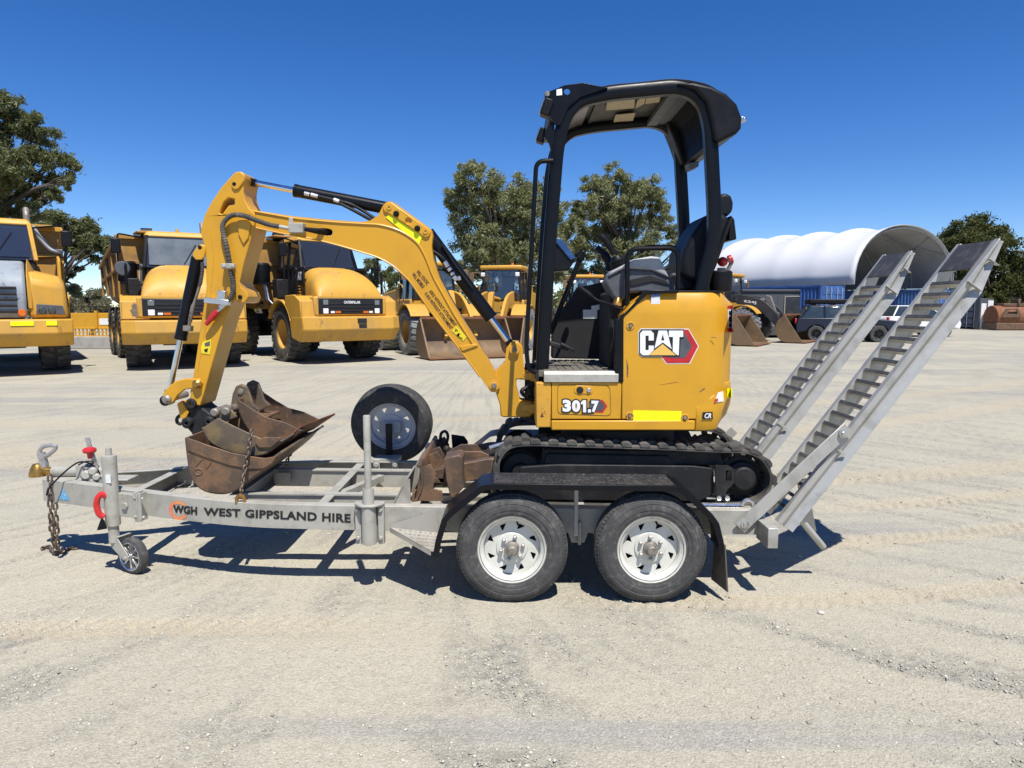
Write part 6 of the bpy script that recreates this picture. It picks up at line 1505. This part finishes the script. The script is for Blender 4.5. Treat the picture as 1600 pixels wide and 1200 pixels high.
suv('dark navy car with a roof box, parked behind the loading ramps', gp_at(1313,35.0), 34.8, .97, -.22, M['navy'])
suv('white car parked behind the navy car under the shelter', gp_at(1418,41), 40.5, .95, .2, M['white'], rack=False)
# rusty tank-like compactor drum
tk = thing('rusty_drum','large rust-red drum with bracket plates, lying at the right edge beside the dirt heap','steel drum',(gp_at(1610,51),51.6,0))
x0, x1 = gp_at(1556,51), gp_at(1665,51)
b = MB(); b.prism([(x0,0),(x0,0)][:0]+[(0,0)][:0]+[(x0,.25),(x0+.1,1.7),(x1,1.75),(x1,.25)],50.9,52.3) if False else b.lathe([(0,0),(.80,0),(.84,.05),(.84,x1-x0-.05),(.80,x1-x0),(0,x1-x0)],(x0,51.7,.98),(1,0,0),32)
b.build('drum_shell',M['rustorange'],tk,bevel=.02)
b = MB(); b.box(x0-.05,x1,50.88,52.5,.05,.55); b.build('skid',M['rust'],tk,bevel=.03)
b = MB(); cxx = gp_at(1579,50.8); b.prism([(cxx-.75,.95),(cxx-.45,1.62),(cxx+.45,1.62),(cxx+.7,.95)],50.75,50.86,[[(cxx-.35,1.2),(cxx-.25,1.5),(cxx+.3,1.5),(cxx+.4,1.2)]]); b.box(cxx-.3,cxx+1.6,51.3,52,1.78,1.98); b.box(cxx+.7,cxx+.9,51.2,52,1.9,2.3); b.build('bracket',M['rust'],tk,bevel=.02)
# dirt heap
hv = []; hf = []; n1, n2 = 40, 16
for i in range(n1+1):
    for j in range(n2+1):
        u = i/n1; v = j/n2; xx = gp_at(1535,58)+u*26; yy = 55.5+v*9
        z = 2.9*math.sin(math.pi*v)**.7*min(1,(u*3.2)**.9)*(1-.0*u)+.16*math.sin(xx*2.1+yy)+.12*math.sin(xx*4.7-yy*2.3)
        if v in (0,1) or i == 0: z = -.1
        hv.append((xx,yy,max(z,-.1)))
for i in range(n1):
    for j in range(n2): o = i*(n2+1)+j; hf.append((o,o+1,o+n2+2,o+n2+1))
b = MB(); b.add(hv,hf); tag(b.build('dirt_heap',M['dirt']),'long brown dirt heap behind the rusty drum','dirt heap')
fx0 = gp_at(1548,66)
fence = thing('wire_fence','thin wire fence on posts along the top of the dirt heap','fence',(fx0+6,66,0))
for k in range(6):
    b = MB(); b.cyl((fx0+k*2.6,66,0),(fx0+k*2.6,66,4.0),.05,8); b.build('post',M['galv'],fence)
b = MB()
for z in (2.6,3.0,3.4,3.8): b.cyl((fx0,66,z),(fx0+13,66,z),.018,5)
b.build('wire',M['galv'],fence)
# =====================================================================================
# TREES
# =====================================================================================
def leaf_mesh(name, blobs, mat_, parent, n_leaf, L=.26, W=.075, droop=.5, seed=1, sub=.30, nsub=26, flat=.75):
    """blobs: (centre, radius). Leaves sit in many small clumps spread through every blob."""
    g = np.random.default_rng(seed); cs = []
    tot = sum(r**2.2 for _, r in blobs)
    for c, r in blobs:
        ns = max(4, int(nsub*(r/1.6)**1.6)); nl = max(10, int(n_leaf*r**2.2/tot/ns))
        d = g.normal(size=(ns,3)); d /= np.linalg.norm(d,axis=1)[:,None]
        rad = r*(g.random(ns)**.45)
        sc = np.array(c)+d*rad[:,None]*np.array([1,1,flat])
        sr = r*sub*(.6+.7*g.random(ns))
        for k in range(ns):
            m = int(nl*(.5+g.random()))
            q = g.normal(size=(m,3))*sr[k]*np.array([.55,.55,.42]); q[:,2] -= np.abs(g.normal(size=m))*sr[k]*droop*.5
            cs.append(sc[k]+q)
    P = np.concatenate(cs); n = len(P)
    a = g.normal(size=(n,3)); a[:,2] -= droop*.55; a /= np.linalg.norm(a,axis=1)[:,None]
    s = np.cross(a, g.normal(size=(n,3))); s /= np.linalg.norm(s,axis=1)[:,None]+1e-9
    l = L*(.6+.8*g.random(n))[:,None]; w = W*(.6+.8*g.random(n))[:,None]
    nn = np.cross(a, s)
    V = np.stack([P-a*l/2, P+s*w/2+nn*w*.2, P+a*l/2, P-s*w/2+nn*w*.2],1).reshape(-1,3)
    if parent is not None: V -= np.array(parent.location)
    me = bpy.data.meshes.new(name); me.vertices.add(4*n); me.vertices.foreach_set('co', V.ravel().astype(np.float32))
    me.loops.add(4*n); me.loops.foreach_set('vertex_index', np.arange(4*n,dtype=np.int32))
    me.polygons.add(n); me.polygons.foreach_set('loop_start', np.arange(0,4*n,4,dtype=np.int32)); me.polygons.foreach_set('loop_total', np.full(n,4,dtype=np.int32))
    me.update(); me.validate(); me.materials.append(mat_)
    o = bpy.data.objects.new(name, me); C.objects.link(o)
    if parent is not None: o.parent = parent
    return o
def tree(name, label, px_blobs, Y, base_px, mat_, bark, n_leaf, seed=1, depth=1.0, trunk_r=.3, L=.28, W=.08, droop=.5, group='trees behind the yard', fork=.35, kind='tree', extra=0, sub=.30, flat=.8, nsub=26):
    g = random.Random(seed); s = Y/F; bx = gp_at(base_px, Y)
    root = thing(name, label, kind, (bx, Y, 0), 0, group)
    blobs = []
    for (px, py, r) in px_blobs:
        dz = (g.random()-.5)*2*depth*r*s; p = at(px, py, Y+dz); blobs.append((tuple(p), r*s))
    zs = [b_[0][2] for b_ in blobs]; H0 = min(zs); H1 = max(zs)
    # trunk with limbs to the clumps
    b = MB(); fk = Vector((bx+.2*g.random(), Y, max(.8, H0*fork+.3)))
    mid = Vector((sum(b_[0][0] for b_ in blobs)/len(blobs), Y, (H0+H1)/2))
    tp = catmull([Vector((bx,Y,-.2)), Vector((bx,Y,.5)), fk, (fk+mid)/2+Vector((.2*g.uniform(-1,1),.2*g.uniform(-1,1),0)), mid], 5)
    b.tube(tp, [trunk_r*(1.25-.95*i/(len(tp)-1)) for i in range(len(tp))], 10)
    for c, r in blobs:
        c = Vector(c); i = g.randint(8, len(tp)-3); st = tp[i]
        k1 = st.lerp(c,.5)+Vector((g.uniform(-.2,.2),g.uniform(-.2,.2),.12*(c-st).length))
        pts = catmull([st,k1,c+Vector((0,0,r*.2))],5); r0 = trunk_r*(.5-.3*i/len(tp))
        b.tube(pts, [max(.02,r0*(1-.85*q/(len(pts)-1))) for q in range(len(pts))], 7)
        for q in range(5):
            e = c+Vector((g.uniform(-1,1),g.uniform(-1,1),g.uniform(-.6,.8)))*r*.8; st2 = pts[g.randint(4,len(pts)-2)]
            b.tube([st2,(st2+e)/2+Vector((0,0,.1*r)),e], [r0*.3+.012,r0*.2+.01,.008], 5)
    b.build('trunk', bark, root)
    leaf_mesh('crown', blobs, mat_, root, n_leaf, L, W, droop, seed, sub=sub, flat=flat, nsub=nsub)
    return root
tree('gum_tree','tall loose gum tree with pale trunk behind the loaders, left of the canopy post',
     [(742,268,30),(722,300,26),(770,300,36),(735,335,38),(785,340,40),(812,300,34),(832,330,34),(738,380,36),(770,385,40),(815,385,40),(748,415,30),(724,420,22),(850,300,28),(870,335,30),(885,360,30),(860,385,34),(790,425,30),(712,318,20),(840,440,26),(872,425,24),(758,455,24),(715,455,18)], 44, 787, M['gum'], M['bark'], 58000, 3, 1.4, .32, L=.30, W=.07, droop=.9, sub=.22, nsub=34)
tree('gum_tree','broad gum tree with visible dark limbs, framed by the canopy opening of the small digger',
     [(958,275,26),(925,290,22),(985,300,34),(945,315,36),(1010,300,28),(1025,335,30),(975,345,40),(930,360,36),(1045,355,22),(1010,380,32),(960,395,36),(915,330,24),(1050,385,18),(900,395,28),(1000,415,28),(1085,375,14),(1068,360,12),(905,430,26),(945,432,26),(1055,420,20),(1035,440,22)], 47, 980, M['gum'], M['barkdark'], 52000, 4, 1.4, .34, L=.30, W=.07, droop=.7, sub=.22, nsub=34)
tree('gum_tree','big dark gum tree reaching in from the left edge, above the grey-nosed dump truck',
     [(5,150,34),(-10,200,40),(25,190,34),(60,205,34),(45,245,38),(85,255,34),(10,260,40),(108,285,18),(60,290,32),(20,310,36),(88,300,18),(-30,260,50),(-40,180,50),(0,345,30),(45,330,26)], 31, -40, M['gumdark'], M['barkdark'], 44000, 5, 1.2, .45, L=.22, W=.06, droop=.6, sub=.23, nsub=34, group='trees on the left', fork=.3)
tree('spreading_tree','flat spreading tree with hanging branches between the left two dump trucks',
     [(70,345,26),(100,355,26),(130,362,24),(155,378,22),(180,382,18),(110,385,22),(140,392,16),(85,370,24),(50,365,28),(115,425,14),(118,455,14),(105,440,18),(172,398,10)], 36, 60, M['gumdark'], M['barkdark'], 34000, 6, 1.0, .3, L=.22, W=.065, group='trees on the left')
tree('round_tree','small round-headed tree showing over the dump body right of the digger arm',
     [(410,392,18),(395,400,18),(425,404,18),(384,412,16),(405,418,20),(436,418,12),(420,425,18)], 50, 408, M['gumdark'], M['barkdark'], 12000, 7, 1.0, .22, L=.26, W=.08)
tree('gum_tree','dark gum trees trunk tangle seen under the boom, behind the white-lettered dump truck',
     [(582,415,16),(600,430,18),(620,440,20),(575,440,16),(645,450,20),(668,440,18),(690,445,20),(660,470,18),(610,455,14)], 46, 600, M['gumdark'], M['barkdark'], 18000, 8, 1.0, .2, L=.28, W=.07)
tree('fig_tree','dense dark rounded tree at the right edge, behind the tall near ramp',
     [(1525,355,24),(1500,362,22),(1550,362,22),(1485,375,22),(1520,385,30),(1560,385,26),(1572,372,16),(1475,385,14),(1540,415,26),(1585,410,24),(1510,420,24),(1570,440,26),(1605,430,24),(1530,445,22),(1595,460,24),(1555,460,20),(1500,450,20),(1620,400,20),(1640,430,26)], 66, 1550, M['fig'], M['barkdark'], 48000, 9, 1.2, .4, L=.34, W=.12, droop=.25, sub=.36, flat=.7)
tree('round_tree','low tree top peeping out between the seat back and the white dome shelter',
     [(1148,390,12),(1160,400,12),(1135,400,12),(1120,405,12),(1145,408,14)], 62, 1140, M['gum'], M['barkdark'], 3500, 10, 1.0, .25, L=.42, W=.12)
tree('shrub','grey-green dry shrub behind the yellow screening tray',
     [(140,470,20),(120,478,20),(160,468,18),(150,486,22),(175,480,18),(128,490,20),(165,492,18),(105,485,16)], 33, 145, M['dryshrub'], M['barkdark'], 14000, 11, 1.0, .12, L=.26, W=.06, kind='shrub', group=None, droop=-.3)
# far wood behind everything
g = np.random.default_rng(3); fb = []
for x in np.arange(-150, 160, 3.2):
    fb.append(((x+g.uniform(-1,1), 95+g.uniform(-6,10)+abs(x)*.05, 1.4+g.uniform(0,1.6)), 2.4+g.uniform(0,1.4)))
tag(leaf_mesh('far_wood', fb, M['gumdark'], None, 90000, L=.55, W=.26, droop=.2, seed=4, nsub=14), kind='stuff')
# =====================================================================================
# GROUND: one sheet out to the horizon, fine near the camera
# =====================================================================================
def steps(a0, a1, d0, lim, gr):
    x = list(np.arange(a0, a1+1e-6, d0)); d = d0; hi = []
    p = a1
    while p < lim: d *= gr; p += d; hi.append(p)
    return x, hi
def axis(lo, hi, d0, glo, ghi, L0, L1):
    base, up = steps(lo, hi, d0, L1, ghi); d = d0; dn = []; p = lo
    while p > L0: d *= glo; p -= d; dn.append(p)
    return np.array(dn[::-1]+base+up)
gx = axis(-3.4, 4.3, .021, 1.045, 1.045, -3500, 3500); gy = axis(2.2, 5.6, .017, 1.2, 1.032, -300, 4500)
Xg, Yg = np.meshgrid(gx, gy)
def vnoise(x, y, seed):
    xi = np.floor(x).astype(np.int64); yi = np.floor(y).astype(np.int64); xf = x-xi; yf = y-yi
    def h(a, b_):
        n = (a*374761393+b_*668265263+seed*1442695041) & 0xffffffff; n = ((n^(n>>13))*1274126177) & 0xffffffff
        return ((n^(n>>16)) & 0xffff)/65535.0
    u = xf*xf*(3-2*xf); v = yf*yf*(3-2*yf)
    return (h(xi,yi)*(1-u)+h(xi+1,yi)*u)*(1-v)+(h(xi,yi+1)*(1-u)+h(xi+1,yi+1)*u)*v
def fbm(x, y, s, octv=4):
    t = 0; a = .5
    for o in range(octv): t = t+a*(vnoise(x*2**o, y*2**o, s+o)-.5)*2; a *= .5
    return t
near = 1/(1+(np.hypot(Xg, Yg)/9)**2)
ang = R(26)*np.clip((Xg+.6)/1.6, -.2, 1.0)          # ruts swing round from across to away
us = Xg*np.sin(R(78)-ang*2.2)-0*Yg
# tyre ruts: arcs about a turning centre to the left rear
def streak(x, y):
    wv = fbm(x*.7, y*.7, 11)*.55; u = (x+1.0)*(y-1.5)
    return fbm((u+wv)*1.9, (x-y)*.55, 21, 4)
ridge = streak(Xg, Yg)
loose = fbm(Xg*1.3+5, Yg*1.3, 31, 3)
gran = fbm(Xg*22, Yg*22, 41, 3)
fine = fbm(Xg*48, Yg*48, 51, 2)
mask = np.clip((ridge+.45*loose+.06)*2.4, 0, 1)
mask = np.where(Yg > 3.45, mask*.6, mask)
Z = near*(.010*ridge+.012*fbm(Xg*.9,Yg*.9,61,3)+(.005+.014*mask)*gran+(.0025+.006*mask)*fine)
# two sweeping tyre tracks with tread marks leading right, one across behind the wheels
def track(cx, cy, r, w, p, sgn, a0, a1):
    d = np.hypot(Xg-cx, Yg-cy)-r; a = np.arctan2(Yg-cy, Xg-cx)
    inside = np.exp(-(d/(w/2))**6)*np.clip((a-a0)*8,0,1)*np.clip((a1-a)*8,0,1)
    lug = np.sin(a*r*2*math.pi/p+sgn*np.abs(d)*38)
    return inside, lug
tr_mask = np.zeros_like(Xg)
for (cx, cy, r, w, p, sg, a0, a1) in ((1.0,13.0,9.15,.22,.09,1,-1.7,-.3),(1.2,14.0,9.2,.24,.10,-1,-1.6,-.35),(1.6,15.0,9.3,.26,.11,1,-1.5,-.3),(-1.5,-8.0,11.55,.24,.10,1,1.45,2.4),(0.2,24.0,17.5,.5,.16,1,-2.2,-.6),(-4,30,22.0,.5,.16,-1,-2.0,-.8),(-6,40,30,.5,.18,1,-2.2,-.8)):
    i_, l_ = track(cx, cy, r, w, p, sg, a0, a1); Z = Z*(1-.9*i_)+i_*(.009*l_-.008); tr_mask = np.maximum(tr_mask, i_)
under = np.exp(-((Xg-.4)/2.6)**4-((Yg-4.6)/1.2)**4); Z *= (1-.5*under)
nv = Xg.size; V = np.stack([Xg, Yg, Z], -1).reshape(-1, 3); ny, nx = Xg.shape
idx = np.arange(nv).reshape(ny, nx); Fq = np.stack([idx[:-1,:-1], idx[:-1,1:], idx[1:,1:], idx[1:,:-1]], -1).reshape(-1, 4)
me = bpy.data.meshes.new('ground'); me.vertices.add(nv); me.vertices.foreach_set('co', V.ravel().astype(np.float32))
me.loops.add(Fq.size); me.loops.foreach_set('vertex_index', Fq.ravel().astype(np.int32)); me.polygons.add(len(Fq))
me.polygons.foreach_set('loop_start', np.arange(0, Fq.size, 4, dtype=np.int32)); me.polygons.foreach_set('loop_total', np.full(len(Fq), 4, dtype=np.int32))
me.polygons.foreach_set('use_smooth', [True]*len(Fq)); me.update()
at_ = me.attributes.new('loose', 'FLOAT', 'POINT'); at_.data.foreach_set('value', mask.ravel().astype(np.float32))
at_ = me.attributes.new('track', 'FLOAT', 'POINT'); at_.data.foreach_set('value', tr_mask.ravel().astype(np.float32))
gm = bpy.data.materials.new('crushed_rock_yard'); gm.use_nodes = True; nt = gm.node_tree; N = nt.nodes; L_ = nt.links; bs = N['Principled BSDF']
bs.inputs['Roughness'].default_value = .95; bs.inputs['Specular IOR Level'].default_value = .15
tc = N.new('ShaderNodeTexCoord')
def nz(scale, det=6, st=(1,1,1), rot=0.0, rough=.6):
    mp = N.new('ShaderNodeMapping'); mp.inputs['Scale'].default_value = st; mp.inputs['Rotation'].default_value = (0,0,rot); L_.new(tc.outputs['Object'], mp.inputs['Vector'])
    n = N.new('ShaderNodeTexNoise'); n.inputs['Scale'].default_value = scale; n.inputs['Detail'].default_value = det; n.inputs['Roughness'].default_value = rough
    L_.new(mp.outputs[0], n.inputs['Vector']); return n.outputs['Fac']
def mr(s, a, z, o0=0.0, o1=1.0):
    r = N.new('ShaderNodeMapRange'); r.interpolation_type = 'SMOOTHSTEP'; r.inputs['From Min'].default_value = a; r.inputs['From Max'].default_value = z; r.inputs['To Min'].default_value = o0; r.inputs['To Max'].default_value = o1
    L_.new(s, r.inputs['Value']); return r.outputs[0]
def mixc(f, a, c):
    x = N.new('ShaderNodeMix'); x.data_type = 'RGBA'; L_.new(f, x.inputs['Factor'])
    for i, q in ((6,a),(7,c)):
        if isinstance(q, tuple): x.inputs[i].default_value = (*q,1)
        else: L_.new(q, x.inputs[i])
    return x.outputs[2]
def mul(a, c):
    m_ = N.new('ShaderNodeMath'); m_.operation = 'MULTIPLY'; L_.new(a, m_.inputs[0])
    if isinstance(c, float): m_.inputs[1].default_value = c
    else: L_.new(c, m_.inputs[1])
    return m_.outputs[0]
A1 = N.new('ShaderNodeAttribute'); A1.attribute_name = 'loose'; A2 = N.new('ShaderNodeAttribute'); A2.attribute_name = 'track'
col = mixc(mr(nz(.35,5),.35,.7), (.42,.382,.287), (.37,.34,.262))
col = mixc(mul(mr(nz(.22,5,(.25,1.6,1),.06),.5,.66),.95), col, (.315,.30,.255))            # grey wheel streaks across the yard
col = mixc(mul(mr(nz(.5,6,(.16,2.2,1),-.10),.54,.65),.85), col, (.275,.265,.24))
col = mixc(mul(mr(nz(.9,5,(.4,1.3,1),.3),.55,.7),.5), col, (.415,.37,.27))
col = mixc(mul(A1.outputs['Fac'], mr(nz(14,6),.40,.62,.35,1.0)), col, (.21,.203,.172))
col = mixc(mul(A2.outputs['Fac'],.65), col, (.43,.365,.25))
sp_ = nz(120,4,rough=.7); col = mixc(mul(mr(sp_,.60,.70),.55), col, (.17,.16,.145))
col = mixc(mul(mr(nz(85,4,rough=.7),.62,.70),.5), col, (.50,.47,.40))
def voro(scale, out='Color'):
    v_ = N.new('ShaderNodeTexVoronoi'); v_.inputs['Scale'].default_value = scale; v_.inputs['Randomness'].default_value = 1
    L_.new(tc.outputs['Object'], v_.inputs['Vector']); return v_.outputs[out]
def grain(col, scale, amt, lo, hi):
    sx = N.new('ShaderNodeSeparateColor'); L_.new(voro(scale), sx.inputs[0])
    c_ = mixc(mul(mr(sx.outputs[0],.62,.95), amt), col, lo); return mixc(mul(mr(sx.outputs[1],.62,.95), amt), c_, hi)
col = grain(col, 62, .20, (.17,.16,.135), (.50,.47,.39))
col = grain(col, 150, .28, (.16,.15,.13), (.58,.55,.48))
L_.new(col, bs.inputs['Base Color'])
bu = N.new('ShaderNodeBump'); bu.inputs['Strength'].default_value = .55; bu.inputs['Distance'].default_value = .010
ad_ = N.new('ShaderNodeMath'); ad_.operation = 'ADD'; vd = N.new('ShaderNodeMath'); vd.operation = 'MULTIPLY_ADD'; L_.new(voro(90,'Distance'), vd.inputs[0]); vd.inputs[1].default_value = -.9; L_.new(nz(55,8,rough=.75), vd.inputs[2]); L_.new(vd.outputs[0], ad_.inputs[0]); L_.new(mul(nz(9,6),1.5), ad_.inputs[1]); L_.new(ad_.outputs[0], bu.inputs['Height']); L_.new(bu.outputs[0], bs.inputs['Normal'])
me.materials.append(gm); go = bpy.data.objects.new('ground', me); C.objects.link(go); tag(go, kind='structure')
# loose stones
g = np.random.default_rng(12); ns = 26000
ph = (1+5**.5)/2; ico = np.array([(-1,ph,0),(1,ph,0),(-1,-ph,0),(1,-ph,0),(0,-1,ph),(0,1,ph),(0,-1,-ph),(0,1,-ph),(ph,0,-1),(ph,0,1),(-ph,0,-1),(-ph,0,1)])/1.9
icf = np.array([(0,11,5),(0,5,1),(0,1,7),(0,7,10),(0,10,11),(1,5,9),(5,11,4),(11,10,2),(10,7,6),(7,1,8),(3,9,4),(3,4,2),(3,2,6),(3,6,8),(3,8,9),(4,9,5),(2,4,11),(6,2,10),(8,6,7),(9,8,1)])
yy = 2.25/(1-.80*g.random(ns*4)); xx = (g.random(ns*4)-.5)*2*(.95*yy+.3)
rg = streak(xx, yy); lo_ = fbm(xx*1.3+5,yy*1.3,31,3)
keep = g.random(ns*4) < np.clip((rg+.45*lo_+.0)*2.6, .07, 1); xx = xx[keep][:ns]; yy = yy[keep][:ns]; ns = len(xx)
rr = .0015+.0065*g.random(ns)**8+.0018*g.random(ns); big_ = g.random(ns) < .0015; rr[big_] *= 2.0
vv = ico[None]*(.7+.6*g.random((ns,12,1)))*rr[:,None,None]*np.array([1.2,1,.65]); an = g.random(ns)*6.28
c_, s_ = np.cos(an)[:,None], np.sin(an)[:,None]; vx = vv[:,:,0]*c_-vv[:,:,1]*s_; vy = vv[:,:,0]*s_+vv[:,:,1]*c_
ix = np.clip(np.searchsorted(gx, xx), 0, nx-1); iy = np.clip(np.searchsorted(gy, yy), 0, ny-1); zz = Z[iy, ix]
V = np.stack([vx+xx[:,None], vy+yy[:,None], vv[:,:,2]+zz[:,None]+rr[:,None]*.25], -1).reshape(-1,3); Fq = (icf[None]+12*np.arange(ns)[:,None,None]).reshape(-1,3)
me = bpy.data.meshes.new('loose_stones'); me.vertices.add(len(V)); me.vertices.foreach_set('co', V.ravel().astype(np.float32)); me.loops.add(Fq.size); me.loops.foreach_set('vertex_index', Fq.ravel().astype(np.int32)); me.polygons.add(len(Fq))
me.polygons.foreach_set('loop_start', np.arange(0,Fq.size,3,dtype=np.int32)); me.polygons.foreach_set('loop_total', np.full(len(Fq),3,dtype=np.int32)); me.update()
sm_ = bpy.data.materials.new('stone_mix'); sm_.use_nodes = True; nt = sm_.node_tree; g_ = nt.nodes.new('ShaderNodeNewGeometry'); cr_ = nt.nodes.new('ShaderNodeValToRGB')
cr_.color_ramp.elements[0].color = (.28,.265,.22,1); cr_.color_ramp.elements[1].color = (.55,.51,.42,1); nt.links.new(g_.outputs['Random Per Island'], cr_.inputs[0]); nt.links.new(cr_.outputs[0], nt.nodes['Principled BSDF'].inputs['Base Color']); nt.nodes['Principled BSDF'].inputs['Roughness'].default_value = .9; me.materials.append(sm_)
so = bpy.data.objects.new('loose_stones', me); C.objects.link(so); tag(so, kind='stuff')
# =====================================================================================
# SKY, SUN, CAMERA
# =====================================================================================
SUN = Vector((.17,-.48,1)).normalized(); el = math.asin(SUN.z); az = math.atan2(SUN.x, SUN.y)
w = bpy.data.worlds.new('World'); bpy.context.scene.world = w; w.use_nodes = True; nt = w.node_tree
sk = nt.nodes.new('ShaderNodeTexSky'); sk.sky_type = 'NISHITA'; sk.sun_disc = False; sk.sun_elevation = el; sk.sun_rotation = az
sk.air_density = 1.0; sk.dust_density = 0.0; sk.ozone_density = 3.0; sk.altitude = 2500
bg = nt.nodes['Background']; bg.inputs['Strength'].default_value = .105
hs = nt.nodes.new('ShaderNodeHueSaturation'); hs.inputs['Saturation'].default_value = 1.32; hs.inputs['Hue'].default_value = .511; hs.inputs['Value'].default_value = 1.0
nt.links.new(sk.outputs[0], hs.inputs['Color']); nt.links.new(hs.outputs[0], bg.inputs['Color'])
sl = bpy.data.lights.new('sun', 'SUN'); sl.energy = 4.8; sl.angle = R(.53); sl.color = (1,.965,.91); so = bpy.data.objects.new('sun', sl); C.objects.link(so)
so.rotation_euler = SUN.to_track_quat('Z','Y').to_euler(); so.location = (3,-6,12)
cam = bpy.data.cameras.new('camera'); cam.sensor_fit = 'HORIZONTAL'; cam.sensor_width = 36; cam.lens = F/1600*36; cam.clip_start = .05; cam.clip_end = 9000
co = bpy.data.objects.new('camera', cam); C.objects.link(co); co.location = (0,0,H); co.rotation_euler = (math.pi/2-PITCH,0,0)
sc = bpy.context.scene; sc.camera = co
sc.view_settings.view_transform = 'Standard'; sc.view_settings.look = 'None'; sc.view_settings.exposure = .47; sc.view_settings.gamma = 1
